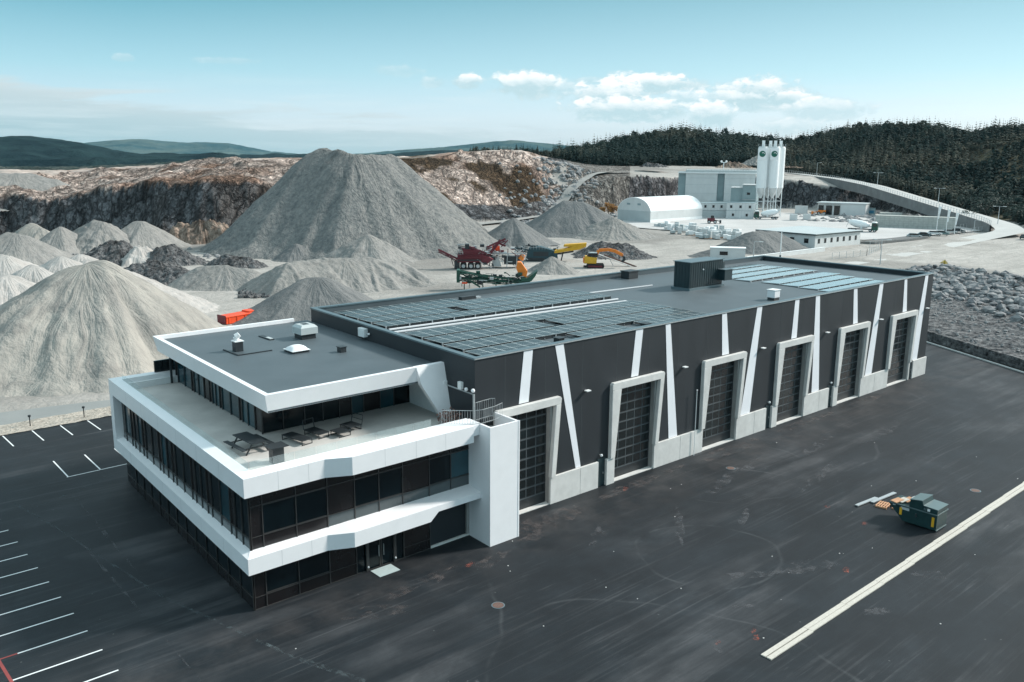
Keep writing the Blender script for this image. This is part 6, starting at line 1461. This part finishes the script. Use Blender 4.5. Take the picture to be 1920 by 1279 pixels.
# mesh fences near the junction
def wire_fence(pts, lb, h=1.9, n=14):
    P3 = [G(a, b_, .1) for a, b_ in pts]; t = thing('wire_fence', lb, 'fence', tuple(P3[0]), 0, absolute=True); rl = MB()
    for a, b_ in zip(P3[:-1], P3[1:]):
        k = max(1, int((b_ - a).length / 3))
        for i in range(k + 1): p = a.lerp(b_, i / k); MB().beam((p.x, p.y, 0), (p.x, p.y, h), .09).build('post', M['steel'], t)
        for z in (.3, h * .5, h - .05): rl.beam((a.x, a.y, z), (b_.x, b_.y, z), .04)
    rl.build('wire', M['steel'], t)
wire_fence([(1612, 462), (1650, 468), (1625, 480), (1560, 487)], 'low wire fence wrapping the corner beside the long white cabin')
wire_fence([(1800, 430), (1862, 421), (1866, 431), (1800, 440)], 'wire fence below the hill road at the corner of the plant yard')
t = thing('low_wall', 'low pale block wall in front of the long white cabin', 'wall', (0, 0, 0), 0, absolute=True); a, b_ = G(1400, 491), G(1545, 472); MB().beam((a.x, a.y, .6), (b_.x, b_.y, .6), .5, 1.2).build('block_course', M['cabin'], t); MB().beam((a.x, a.y, 1.24), (b_.x, b_.y, 1.24), .6, .06).build('coping', M['shed'], t)
tag(MB().prism([tuple(x) for x in (G(1612, 457, .12), G(1700, 447, .12), G(1740, 447, .12), G(1700, 453, .12), G(1640, 458, .12))], (0, 0, .7)).build('dark_hedge_bank', M['g_dark']), 'low dark bank separating the car park from the pale road', 'bank')
# pallets of big bags and blocks in front of the fabric hall
rr_ = random.Random(21)
k = 0
for row_i, (pa, pb, cnt) in enumerate([((1232, 424), (1385, 437), 24), ((1250, 430), (1390, 442), 24), ((1262, 437), (1392, 447), 20), ((1310, 445), (1398, 450), 12)]):
    for i in range(cnt):
        u = (i + rr_.uniform(-.25, .25)) / cnt; p = G(pa[0] + (pb[0] - pa[0]) * u, pa[1] + (pb[1] - pa[1]) * u + rr_.uniform(-1, 1), .4)
        lb = 'white wrapped pallet in the stock rows before the fabric hall'
        if rr_.random() < .12: continue
        t = thing('wrapped_pallet', lb, 'pallet stack', (p.x, p.y, .2), rr_.uniform(0, 3), 'white wrapped pallets before the fabric hall')
        h = rr_.choice([1.1, 1.4, 2.3]); MB().box(-.75, .75, -.65, .65, .16, h).build('load', rr_.choice([M['shed'], M['cabin'], M['greyclad']]), t, bevel=.06)
        MB().box(-.75, .75, -.65, .65, 0, .15).build('pallet_base', M['wood'] if rr_.random() < .3 else M['darkmet'], t)
p = G(1336, 419, .4); t = thing('loader', 'small dark and red loader parked beside the wrapped pallets', 'loader', (p.x, p.y, .38), frame_at(p)); MB().box(-2, .8, -1, 1, .7, 2.0).build('body', M['mred'], t, bevel=.1); MB().box(-.8, .5, -.8, .8, 2.001, 3.0).build('cab', M['winblack'], t, bevel=.08); MB().beam((.8, 0, 1.3), (2.6, 0, .9), .3).build('lift_arm', M['darkmet'], t); MB().box(2.5, 3.2, -1.2, 1.2, .2, 1.3).build('bucket', M['darkmet'], t, bevel=.05)
for x in (-1.3, .9): wheel(t, x, -1.1, .65, .4); wheel(t, x, 1.1, .65, .4, side=1)
p = G(1538, 403, .4); t = thing('loader', 'orange loader parked in front of the left garage bay', 'loader', (p.x, p.y, .38), frame_at(p)); MB().box(-1, 2.2, -1, 1, .8, 2.1).build('body', M['orange'], t, bevel=.1); MB().box(-.3, 1.0, -.8, .8, 2.101, 3.2).build('cab', M['winblack'], t, bevel=.08); MB().beam((-.8, 0, 1.5), (-3.0, 0, 1.0), .3).build('lift_arm', M['orange'], t); MB().box(-3.8, -2.9, -1.3, 1.3, .2, 1.5).build('bucket', M['orange'], t, bevel=.05)
for x in (-.7, 1.6): wheel(t, x, -1.1, .75, .5); wheel(t, x, 1.1, .75, .5, side=1)

# ------------------------------------------------------------------ quarry machines (local x to the right of the view, y away, z up)
def mach(name, lab, cat, px, row, rz=0.0, group=None):
    p = G(px, row); r_ = math.hypot(p.x - CAM[0], p.y - CAM[1]); t = thing(name, lab, cat, (p.x, p.y, .12), frame_at(p) + rz, group); return t, r_ / FPX, p
def conv(mb, a, b_, wd=1.3, truss=True, rollers=True):
    """belt conveyor from a to b (x,z), centred on y"""
    y = a[2] if len(a) > 2 else 0
    p, q = Vector((a[0], y, a[1])), Vector((b_[0], y, b_[1]))
    mb.beam(p, q, wd, .16)
    for s in (-1, 1):
        o = Vector((0, s * wd / 2, -.45)); mb.beam(p + o, q + o, .12); mb.beam(p + Vector((0, s * wd / 2, .05)), q + Vector((0, s * wd / 2, .05)), .12, .3)
        n = max(2, int((q - p).length / 1.1))
        for i in range(n):
            u0, u1 = p.lerp(q, i / n), p.lerp(q, (i + 1) / n)
            mb.beam(u0 + Vector((0, s * wd / 2, 0)) if i % 2 else u0 + o, u1 + o if i % 2 else u1 + Vector((0, s * wd / 2, 0)), .07)
    return mb
def tracks(t, x0, x1, wd=2.6, h=.9, m='rubber'):
    for s in (-1, 1):
        prof = [(x0 + .3, 0), (x1 - .3, 0), (x1, h * .45), (x1 - .3, h), (x0 + .3, h), (x0, h * .45)]
        o = MB().prism([(x, s * wd / 2 - .25, z) for x, z in prof], (0, .5, 0)).build('crawler_track', M[m], t, bevel=.04)
        MB().box(x0 + .5, x1 - .5, s * wd / 2 - .3, s * wd / 2 - .26, h * .3, h * .7).build('roller_frame', M['mred'] if m == 'rubber' else M['darkmet'], o)
def railing(mb, x0, x1, y, z, h=1.0, n=8):
    mb.beam((x0, y, z + h), (x1, y, z + h), .06); mb.beam((x0, y, z + h / 2), (x1, y, z + h / 2), .05)
    for i in range(n + 1): x = x0 + (x1 - x0) * i / n; mb.beam((x, y, z), (x, y, z + h), .06)
def clutter(t, x0, x1, z0, z1, n, mats, seed, y0=-1.5, y1=1.3):
    q = random.Random(seed)
    for mi, m in enumerate(mats):
        mb = MB()
        if mi == 0 or True: mb.beam((x0, .2, (z0 + z1) / 2), (x1, .2, (z0 + z1) / 2), .12)
        for i in range(n):
            x = q.uniform(x0, x1); z = q.uniform(z0, z1); y = q.uniform(y0, y1); L = q.uniform(.4, 2.2)
            k = q.random()
            if k < .35: mb.beam((x, y, z), (x + L, y, z + q.uniform(-.2, .2)), q.uniform(.07, .2))
            elif k < .65: mb.beam((x, y, z), (x + q.uniform(-.3, .3), y, max(.1, z - L * .8)), q.uniform(.07, .18))
            elif k < .85: mb.beam((x, y, z), (x + L * .8, y, max(.1, z - L * .6)), q.uniform(.07, .16))
            else: s_ = q.uniform(.2, .5); mb.box(x - s_, x + s_, y - s_, y + s_, z - s_ * .6, z + s_ * .6)
        mb.build('pipework', M[m], t)
# red crushing and screening machine on wheels
t, s, p0 = mach('red_crusher', 'dark red wheeled crushing machine with raised conveyors', 'crushing machine', 880, 505)
X = lambda px: (px - 880) * s; Z = lambda py: (505 - py) * s * 1.02
MB().box(X(858), X(905), -1.3, 1.3, Z(492), Z(478)).build('chassis', M['mred'], t, bevel=.05)
MB().box(X(858), X(902), -1.5, 1.5, Z(489), Z(487)).build('frame_rail', M['darkmet'], t)
conv(MB(), (X(822), Z(470)), (X(862), Z(489)), 1.1).build('side_conveyor', M['mred'], t)
conv(MB(), (X(872), Z(462)), (X(915), Z(478)), 1.4).build('main_conveyor', M['mred'], t)
conv(MB(), (X(908), Z(489)), (X(938), Z(452)), 1.2).build('feed_conveyor', M['mred'], t)
conv(MB(), (X(912), Z(466)), (X(948), Z(450)), 1.0).build('upper_conveyor', M['mred'], t)
MB().prism([(X(870), -1.0, Z(478)), (X(896), -1.0, Z(478)), (X(899), -1.0, Z(470)), (X(866), -1.0, Z(466))], (0, 2.0, 0)).build('screen_box', M['mred'], t, bevel=.05)
MB().box(X(872), X(880), -1, 1, Z(468), Z(459)).build('engine_hood', M['darkmet'], t)
r0 = MB(); railing(r0, X(860), X(902), -1.7, Z(482), 1.3, 9); r0.beam((X(860), -1.7, Z(482)), (X(902), -1.7, Z(482)), .3, .1); r0.build('walkway_railing', M['mred'], t)
MB().beam((X(838), 0, Z(478)), (X(858), 0, Z(497)), .12).beam((X(845), 0, Z(481)), (X(850), 0, Z(500)), .15).box(X(852), X(862), -1.2, 1.2, 0.05, Z(490)).build('support_leg', M['darkmet'], t)
for px in (869, 883, 896): wheel(t, X(px), -1.2, .75, .5); wheel(t, X(px), 1.2, .75, .5, side=1)
MB().prism([(X(903), -1.2, Z(476)), (X(925), -1.2, Z(487)), (X(912), -1.2, Z(496)), (X(903), -1.2, Z(492))], (0, 2.4, 0)).build('discharge_hopper', M['mred'], t)
clutter(t, X(855), X(915), Z(495), Z(461), 26, ['mred', 'darkmet', 'steel'], 1)
# white and orange power unit next to it
t, s, p0 = mach('screening_unit', 'cluttered screening unit with a white hopper, orange drum and bare steel arms', 'screening machine', 935, 502)
X = lambda px: (px - 935) * s; Z = lambda py: (502 - py) * s * 1.02
MB().prism([(X(921), -1, Z(500)), (X(940), -1, Z(500)), (X(935), -1, Z(484)), (X(926), -1, Z(484))], (0, 2, 0)).build('white_hopper', M['cabin'], t, bevel=.05)
MB().box(X(915), X(922), -.9, .9, Z(473), Z(462)).build('white_cabinet', M['shed'], t, bevel=.05); MB().tube((X(923), 0, Z(468)), (X(937), 0, Z(467)), .65, .65, 14).build('orange_drum', M['redor'], t)
MB().box(X(905), X(950), -1, 1, Z(477), Z(474)).box(X(938), X(985), -1.2, -.9, Z(477), Z(475)).build('steel_deck', M['steel'], t)
MB().box(X(945), X(975), -1, 1, Z(496), Z(481)).build('engine_bay', M['darkmet'], t, bevel=.05)
MB().tube((X(976), -.8, Z(487)), (X(981), -.8, Z(478)), .7, .5, 14).build('orange_guard', M['orange'], t)
for px in (925, 950, 968, 980): MB().beam((X(px), -1, 0), (X(px) + .2, -1, Z(477)), .16).build('leg', M['steel'], t)
MB().beam((X(940), 0, Z(464)), (X(952), 0, Z(452)), 1.0, .2).beam((X(935), 0, Z(458)), (X(948), 0, Z(463)), .4).build('small_conveyor', M['mred'], t)
clutter(t, X(915), X(982), Z(498), Z(466), 22, ['steel', 'darkmet', 'mred', 'cabin'], 2)
# teal crusher with long yellow conveyor
t, s, p0 = mach('teal_crusher', 'dark teal tracked crusher joined to a yellow chute', 'crushing machine', 1010, 490)
X = lambda px: (px - 1010) * s; Z = lambda py: (490 - py) * s * 1.02
MB().prism([(x, -1.5, z) for x, z in [(X(985), Z(487)), (X(1030), Z(487)), (X(1038), Z(470)), (X(1012), Z(463)), (X(992), Z(466))]], (0, 3, 0)).build('engine_body', M['mteal'], t, bevel=.08)
tracks(t, X(985), X(1022), 2.8, .9, 'darkmet')
conv(MB(), (X(965), Z(467)), (X(995), Z(472)), 1.2).build('rear_conveyor', M['mteal'], t)
MB().tube((X(990), 0, Z(459)), (X(998), 0, Z(466)), .25).beam((X(985), 0, Z(462)), (X(1005), 0, Z(464)), .5, .2).build('exhaust_frame', M['darkmet'], t)
MB().box(X(1000), X(1028), -1.55, -1.501, Z(480), Z(472)).build('service_panel', M['darkmet'], t); r0 = MB(); railing(r0, X(995), X(1032), -1.6, Z(468), .9, 7); r0.build('deck_railing', M['steel'], t)
MB().box(X(1028), X(1045), -1.2, 1.2, Z(489), Z(474)).build('feeder', M['mteal'], t, bevel=.06)
MB().prism([(x, -1.2, z) for x, z in [(X(1038), Z(476)), (X(1058), Z(472)), (X(1085), Z(468)), (X(1096), Z(463)), (X(1092), Z(458)), (X(1056), Z(467)), (X(1040), Z(470))]], (0, 2.4, 0)).build('yellow_chute', M['yellow'], t, bevel=.06)
MB().prism([(x, -1.0, z) for x, z in [(X(1056), Z(463)), (X(1098), Z(463)), (X(1099), Z(456)), (X(1058), Z(459))]], (0, 2.0, 0)).build('yellow_boom', M['yellow'], t, bevel=.06)
MB().beam((X(1045), 0, Z(477)), (X(1075), 0, Z(472)), 1.0, .3).build('under_belt', M['darkmet'], t)
MB().beam((X(1082), 0, Z(472)), (X(1098), 0, Z(464)), .9, .12).build('discharge_belt', M['cabin'], t)
MB().beam((X(1052), 0, 0), (X(1056), 0, Z(472)), .3).build('leg', M['darkmet'], t)
clutter(t, X(968), X(1048), Z(488), Z(461), 26, ['mteal', 'darkmet', 'steel'], 3)
# orange excavator
t, s, p0 = mach('excavator', 'orange tracked excavator with its arm stretched to the right', 'excavator', 1115, 503)
X = lambda px: (px - 1115) * s; Z = lambda py: (503 - py) * s * 1.02
tracks(t, X(1099), X(1133), 2.6, .95)
MB().box(X(1094), X(1102), -.3, .3, .1, .5).build('dozer_blade', M['darkmet'], t)
MB().prism([(x, -1.25, z) for x, z in [(X(1095), 1.05), (X(1118), 1.05), (X(1119), Z(484)), (X(1096), Z(481))]], (0, 2.5, 0)).build('engine_body', M['yellow'], t, bevel=.12)
MB().box(X(1093), X(1096) , -1.1, 1.1, 1.2, Z(484)).build('counterweight', M['orange'], t, bevel=.08)
MB().prism([(x, -1.2, z) for x, z in [(X(1100), Z(481)), (X(1120), Z(483)), (X(1120), Z(476)), (X(1104), Z(474))]], (0, 1.1, 0)).build('cab', M['winblack'], t, bevel=.06)
MB().box(X(1103), X(1119), -1.25, 0, Z(475.5), Z(474.2)).build('cab_roof', M['greyclad'], t)
bm_ = MB(); pts = [(X(1118), Z(478)), (X(1122), Z(471)), (X(1140), Z(469.5)), (X(1152), Z(472)), (X(1166), Z(479))]
for a, b_ in zip(pts[:-1], pts[1:]): bm_.beam((a[0], .2, a[1]), (b_[0], .2, b_[1]), .5, .7)
bm_.build('boom', M['orange'], t, bevel=.04)
MB().beam((X(1150), .2, Z(470)), (X(1167), .2, Z(481)), .35, .5).build('stick', M['orange'], t); MB().beam((X(1135), .2, Z(467.5)), (X(1152), .2, Z(470)), .18).build('hydraulic_ram', M['steel'], t)
MB().prism([(x, -.4, z) for x, z in [(X(1165), Z(480)), (X(1171), Z(481)), (X(1172), Z(488)), (X(1166), Z(493)), (X(1164), Z(489)), (X(1168), Z(486))]], (0, 1.2, 0)).build('bucket', M['darkmet'], t, bevel=.04)
# long bare conveyor lying beside the excavator
t, s, p0 = mach('conveyor_section', 'long pale and rusty conveyor section sloping down right of the excavator', 'conveyor', 1165, 500)
X = lambda px: (px - 1165) * s; Z = lambda py: (500 - py) * s * 1.02
MB().beam((X(1122), 0, Z(479)), (X(1182), 0, Z(500)), .7, .14).build('belt', M['cabin'], t); MB().beam((X(1132), -.5, Z(480)), (X(1204), -.5, Z(504.5)), .12, .25).build('side_frame', M['rust'], t); MB().beam((X(1132), .5, Z(480)), (X(1204), .5, Z(504.5)), .12, .25).build('side_frame', M['rust'], t)
MB().beam((X(1150), 0, 0), (X(1142), 0, Z(486)), .14).beam((X(1182), 0, 0), (X(1176), 0, Z(497)), .14).build('leg', M['steel'], t)
# green screening plant close to the hall
t, s, p0 = mach('green_screener', 'long dark green conveyor screener with an orange upright hopper close behind the hall', 'screening machine', 935, 545)
X = lambda px: (px - 935) * s; Z = lambda py: (545 - py) * s * 1.02
conv(MB(), (X(860), Z(510)), (X(915), Z(521)), 1.5).build('main_conveyor', M['mgreen'], t)
conv(MB(), (X(862), Z(523)), (X(985), Z(532)), 1.2).build('lower_conveyor', M['mgreen'], t)
conv(MB(), (X(905), Z(518)), (X(985), Z(528)), 1.0).build('upper_conveyor', M['mgreen'], t)
MB().box(X(856), X(862), -1.2, 1.2, Z(530), Z(507)).build('head_frame', M['mgreen'], t, bevel=.05)
MB().beam((X(880), -1, Z(526)), (X(900), -1, Z(538)), .3).build('jack_leg', M['mgreen'], t); MB().box(X(866), X(876), -1.3, -1.0, Z(532), Z(529)).build('orange_guard', M['redor'], t)
MB().prism([(x, -1.1, z) for x, z in [(X(970), Z(492)), (X(977), Z(492)), (X(989), Z(509)), (X(987), Z(520)), (X(972), Z(514)), (X(968), Z(504))]], (0, 2.2, 0)).build('orange_hopper', M['orange'], t, bevel=.08)
MB().prism([(x, -1.4, z) for x, z in [(X(976), Z(521)), (X(988), Z(521)), (X(1008), Z(507)), (X(1004), Z(517)), (X(996), Z(527)), (X(978), Z(527))]], (0, 2.8, 0)).build('feed_hopper', M['mgreen'], t, bevel=.06)
tracks(t, X(966), X(996), 2.4, .8, 'darkmet'); MB().box(X(972), X(994), -1, 1, .85, Z(526)).build('undercarriage', M['mgreen'], t)
for px in (870, 905, 930): MB().beam((X(px), 0, 0), (X(px), 0, Z(530)), .18).build('leg', M['mgreen'], t)
clutter(t, X(860), X(985), Z(533), Z(512), 34, ['mgreen', 'darkmet'], 4, -1.2, 1.2)
clutter(t, X(860), X(985), Z(533), Z(520), 18, ['steel'], 5, -1.2, 1.2)
# orange-red container behind the office
p = G(425, 611); q = G(484, 601); t = thing('orange_container', 'bright orange red open container with ribbed sides behind the office roof', 'container', (p.x, p.y, .1), math.atan2(q.y - p.y, q.x - p.x)); L = (q - p).length
MB().prism([(x, 0, z) for x, z in [(0, .1), (L - .5, .1), (L, .8), (L, 1.35), (0, 1.25)]], (0, 2.2, 0)).build('body', M['redor'], t, bevel=.05)
rb = MB()
for i in range(4): rb.box(L * (i + .3) / 4, L * (i + .3) / 4 + .12, -.07, -.001, .15, 1.2)
rb.box(-.05, L + .05, -.08, -.001, 1.12, 1.23); rb.build('rib', M['redor'], t); MB().box(-.15, -.001, .1, 2.1, .1, 1.4).build('tailgate', M['mred'], t); MB().box(L * .75, L, .1, 2.1, 1.30, 1.55).build('hood', M['redor'], t)
# scrap heap of dark parts with red frame
sc_ = MB(); rr_ = random.Random(4)
for i in range(70):
    p = G(rr_.uniform(452, 515), rr_.uniform(549, 560)); rock_mesh(sc_, (p.x, p.y, .3), rr_.uniform(.2, .8), rr_)
tag(sc_.build('rubble_pile', M['g_rock']), 'small pile of dark rubble left of the smooth dark cone', 'rubble pile', kind='stuff')
t, s, p0 = mach('red_frame_scrap', 'dismantled red steel frame lying beside the small dark rubble pile', 'steel frame', 520, 548)
for a, b_ in [((-2.5, 0, .3), (2.2, 0, .6)), ((-2, 1, .3), (2.5, 1, .9)), ((0, 0, .3), (.2, 0, 2.4)), ((1.4, .5, .3), (-1.0, .5, 1.2)), ((-1.8, 0, .3), (-1.8, 1.2, .4)), ((1.8, 0, .6), (2.2, 1.2, .8))]: MB().beam(a, b_, .16).build('beam', M['redor'], t)
p = G(618, 577); lt_ = thing('light_mast', 'thin mast with a white lamp in front of the smooth dark cone', 'lamp mast', (p.x, p.y, .1)); MB().tube((0, 0, 0), (0, 0, 1.9), .05).build('pole', M['steel'], lt_); MB().ball((0, 0, 1.95), .2).build('lamp_head', M['shed'], lt_)

# ------------------------------------------------------------------ trees
def fmat(name, a, b2, hi):
    m, nt, b = bsdf(name); p = nt.nodes.new('ShaderNodeNewGeometry').outputs['Position']
    f = noise(nt, p, 0.018, 5, 0.65); g = noise(nt, p, .6, 3, .7)
    oi = nt.nodes.new('ShaderNodeObjectInfo').outputs['Random']
    c = ramp(nt, f, [(0.34, a), (0.48, b2), (0.62, hi)]); c = mixc(nt, math_(nt, 'MULTIPLY', math_(nt, 'SUBTRACT', g, .4), 2.2, clamp=True), c, tuple(x * 1.35 for x in b2))
    nt.links.new(c, b.inputs['Base Color']); b.inputs['Roughness'].default_value = .9; b.inputs['Specular IOR Level'].default_value = .1; return m
M['needles'] = fmat('spruce_needles', (0.008, 0.020, 0.020), (0.020, 0.034, 0.030), (0.085, 0.082, 0.062))
def spruce_geo(rnd, tiers, per, h=15.0, wr=3.0, thin=0.0):
    """drooping branch fans around a tapering stem"""
    vs = []; fs = []
    for k in range(tiers):
        u = k / (tiers - 1); z = h * (.08 + .90 * u); R = wr * (1 - u) ** .85 * rnd.uniform(.8, 1.15) + .22
        n = max(4, int(per * (1 - .5 * u))); a0 = rnd.uniform(0, 6.28)
        for j in range(n):
            if rnd.random() < thin: continue
            a = a0 + 2 * math.pi * j / n + rnd.uniform(-.25, .25); r = R * rnd.uniform(.6, 1.15); dz = r * rnd.uniform(.25, .5); wd = r * .38 + .15
            c, s_ = math.cos(a), math.sin(a); i = len(vs)
            vs += [(0, 0, z + .35), (c * r * .55 - s_ * wd, s_ * r * .55 + c * wd, z - dz * .4), (c * r, s_ * r, z - dz), (c * r * .55 + s_ * wd, s_ * r * .55 - c * wd, z - dz * .4)]
            fs += [(i, i + 1, i + 2), (i, i + 2, i + 3)]
    i = len(vs); vs += [(.12, 0, h * .9), (-.12, 0, h * .9), (0, 0, h * 1.03)]; fs.append((i, i + 1, i + 2))
    return vs, fs
rt_ = random.Random(77)
SPR = [spruce_geo(rt_, 13, 9, 15, 3.6 + .9 * (i % 3), .08) for i in range(5)]
LOW = [spruce_geo(rt_, 7, 6, 15, 3.6 + 1.0 * (i % 3), .05) for i in range(8)]
def round_geo(rnd, h=11.0, R=4.2, n=46):
    vs = []; fs = []
    for i in range(n):
        d = Vector((rnd.gauss(0, 1), rnd.gauss(0, 1), rnd.gauss(0, 1))).normalized(); c = Vector((d.x * R * rnd.uniform(.5, 1), d.y * R * rnd.uniform(.5, 1), h * .55 + d.z * h * .45 * rnd.uniform(.6, 1)))
        a = d.orthogonal().normalized() * rnd.uniform(.9, 1.7); b_ = a.cross(d).normalized() * rnd.uniform(.9, 1.7); k = len(vs)
        vs += [tuple(c - a), tuple(c - b_), tuple(c + a + d * .4), tuple(c + b_)]; fs += [(k, k + 1, k + 2), (k, k + 2, k + 3)]
    return vs, fs
LOW += [round_geo(rt_) for _ in range(3)]
PROTO = []
for i, g in enumerate(SPR):
    cm_ = bpy.data.meshes.new('crown'); cm_.from_pydata(g[0], [], g[1]); cm_.materials.append(M['needles']); cm_.update()
    tm = MB().tube((0, 0, -1.0), (0, 0, 13.5), .26, .05, 7); tme = bpy.data.meshes.new('trunk'); tme.from_pydata([tuple(v) for v in tm.v], [], tm.f); tme.materials.append(M['bark']); tme.update()
    PROTO.append((cm_, tme))
PXA = np.array([az_of(c[0]) for c in TCOL[::-1]]); PXP = np.array([c[0] for c in TCOL[::-1]])
def world_at(px, r):
    d = ray(px, 380); L = math.hypot(d[0], d[1]); return CAM[0] + d[0] / L * r, CAM[1] + d[1] / L * r
def edge_r(px):    # forest edge distance
    return float(np.interp(px, [900, 1035, 1150, 1270, 1400, 1480, 1560, 1650, 1720, 1800, 1860, 1930, 2300], [640, 560, 500, 520, 540, 548, 522, 480, 450, 425, 400, 372, 360]))
def crest_r(px): return float(np.interp(px, [900, 1035, 1150, 1270, 1560, 1800, 2300], [780, 735, 735, 750, 775, 715, 655]))
cand = []
for i in range(60000):
    px = rt_.uniform(880, 2080); e = edge_r(px); c = crest_r(px); u = rt_.random(); r = e + (c - e) * u
    if px < 1030 and rt_.random() < .9 - (px - 880) * .004: continue
    clear = px > 1795 and vnoise(np.array([px * .02]), np.array([r * .03]), 3)[0] > .42 and r < 600
    if clear and rt_.random() < .93: continue
    x, y = world_at(px, r); cand.append((r, px, x, y))
# thin to a natural spacing
cell = {}; keep = []
rt_.shuffle(cand)
for r, px, x, y in cand:
    k = (int(x // 3.3), int(y // 3.3))
    if k in cell: continue
    cell[k] = 1; keep.append((r, px, x, y))
keep.sort(key=lambda c: c[0] - edge_r(c[1]) * 1.0 + (0 if -10 < c[1] < 1935 else 1e4))
vis = [c for c in keep if 0 < c[1] < 1920]
print('trees', len(keep))
ind = keep[:230]; rest = keep[230:]
SAY = ['spruce at the near edge of the forest on the hill']
for n_, (r, px, x, y) in enumerate(ind):
    g = PROTO[rt_.randrange(5)]; s = rt_.uniform(.35, .68) * (.85 if px > 1780 else 1) * (.7 if px < 1035 else 1)
    t = thing('spruce_tree', 'dark spruce standing in the front rows of the hillside forest', 'tree', (x, y, tz(x, y) - .4), rt_.uniform(0, 6.28), 'spruces in the front rows of the forest')
    t.scale = (s, s, s)
    for nm, me in (('crown', g[0]), ('trunk', g[1])):
        o = bpy.data.objects.new(nm, me); COL.objects.link(o); o.parent = t
def merge_trees(lst, name, label, geo):
    V = []; F = []; off = 0
    G_ = [(np.array(g[0]), np.array(g[1])) for g in geo]
    for (r, px, x, y) in lst:
        gv, gf = G_[rt_.randrange(len(G_))]; s = rt_.triangular(.2, .78, .40) * (1.0 if rt_.random() > .04 else 1.2) * (.65 if px < 1035 else 1); a = rt_.uniform(0, 6.28); c, sn = math.cos(a) * s, math.sin(a) * s
        sz = s * rt_.uniform(.85, 1.1)
        v = np.stack([gv[:, 0] * c - gv[:, 1] * sn + x, gv[:, 0] * sn + gv[:, 1] * c + y, gv[:, 2] * sz + tz(x, y) - .4], -1)
        V.append(v); F.append(gf + off); off += len(v)
    V = np.concatenate(V); F = np.concatenate(F)
    me = bpy.data.meshes.new(name); me.vertices.add(len(V)); me.vertices.foreach_set('co', V.astype(np.float32).ravel()); me.loops.add(F.size); me.loops.foreach_set('vertex_index', F.astype(np.int32).ravel())
    me.polygons.add(len(F)); me.polygons.foreach_set('loop_start', np.arange(0, F.size, 3, dtype=np.int32)); me.polygons.foreach_set('loop_total', np.full(len(F), 3, np.int32)); me.update(); me.validate()
    me.materials.append(M['needles']); o = bpy.data.objects.new(name, me); COL.objects.link(o); tag(o, label, 'forest', kind='stuff'); return o
merge_trees(rest, 'spruce_forest', 'dark spruce forest covering the hillside behind the plant', LOW)
# rounded bushes and broadleaf trees at the lower right of the forest, and the autumn bush on the bank
def leafy(name, label, loc, R, H, m, n, grp=None, cat='tree', ls=.5, seed=0):
    q = random.Random(seed); t = thing(name, label, cat, loc, 0, grp)
    MB().tube((0, 0, -.5), (0, 0, H * .6), R * .07 + .05, .04, 7).tube((0, 0, H * .25), (R * .5, .1, H * .7), R * .04 + .03, .02, 6).tube((0, 0, H * .3), (-R * .45, -.2, H * .7), R * .04 + .03, .02, 6).build('trunk', M['bark'], t)
    cl = [(q.uniform(-.6, .6) * R, q.uniform(-.6, .6) * R, H * q.uniform(.3, .85), R * q.uniform(.3, .55)) for _ in range(9)]
    mb = MB()
    for i in range(n):
        cx, cy, cz, cr = q.choice(cl); d = Vector((q.gauss(0, 1), q.gauss(0, 1), q.gauss(0, 1))).normalized() * cr * q.uniform(.6, 1.1)
        c = Vector((cx, cy, cz)) + d; a = Vector((q.uniform(-1, 1), q.uniform(-1, 1), q.uniform(-1, 1))).normalized() * ls * q.uniform(.5, 1); b_ = a.orthogonal().normalized() * ls * .5
        mb.quad(c - a, c - b_, c + a, c + b_)
    mb.build('crown', m, t); return t
k = 0
for i in range(46):
    px = rt_.uniform(1790, 1960); r = rt_.uniform(378, 470); x, y = world_at(px, r)
    leafy('leafy_bush', 'grey green rounded bush beside the road at the lower right end of the forest', (x, y, tz(x, y) - .2), rt_.uniform(2.0, 4.5), rt_.uniform(3, 7.5), M['bush'], 260, 'rounded bushes below the forest', 'bush', .6, i)
for px, py, r, R, H, lb in [(1143, 338, 392, 2.6, 6.5, 'orange brown autumn bush standing tallest on the bank edge'), (1150, 352, 385, 2.4, 5.5, 'orange brown autumn bush hanging over the cliff corner'), (1133, 352, 382, 2.0, 4.0, 'olive brown bush left of the orange one on the bank')]:
    p = P(px, py, r); z = tz(p.x, p.y); leafy('autumn_bush', lb, (p.x, p.y, min(z, p.z) - .3), R, H, M['autumn'], 420, 'autumn bushes on the bank', 'bush', .45, int(px))
p = G(1769, 503); leafy('yellow_bush', 'tiny yellow bush on the pale flat ground beyond the hall corner', (p.x, p.y, 0), .9, 1.8, mat('yellow_leaves', (.42, .33, .06), .8, .2, 2), 160, None, 'bush', .25, 5)
for px, row, lb in [(165, 708, 'scraggly weed at the road edge, left of the pair'), (186, 706, 'scraggly weed at the road edge nearest the office')]:
    p = G(px, row); leafy('weed', lb, (p.x, p.y, 0), .7, 1.3, M['bush'], 90, 'weeds by the road under the tan heap', 'weed', .16, px)
# a few wind turbines and huts far away are too small to build; haze
hz = MB().box(-9500, 11000, -9500, 11000, -3.5, 420).build('haze', M['dust']); hz['kind'] = 'stuff'
hm = bpy.data.materials.new('haze_air'); hm.use_nodes = True; hn = hm.node_tree; hn.nodes.clear()
vol = hn.nodes.new('ShaderNodeVolumePrincipled'); vol.inputs['Density'].default_value = 0.00002; vol.inputs['Color'].default_value = (.50, .80, .92, 1)
out = hn.nodes.new('ShaderNodeOutputMaterial'); hn.links.new(vol.outputs[0], out.inputs['Volume']); hz.data.materials.clear(); hz.data.materials.append(hm)
tag(hz, 'thin pale blue air over the whole quarry and the far hills', 'haze')
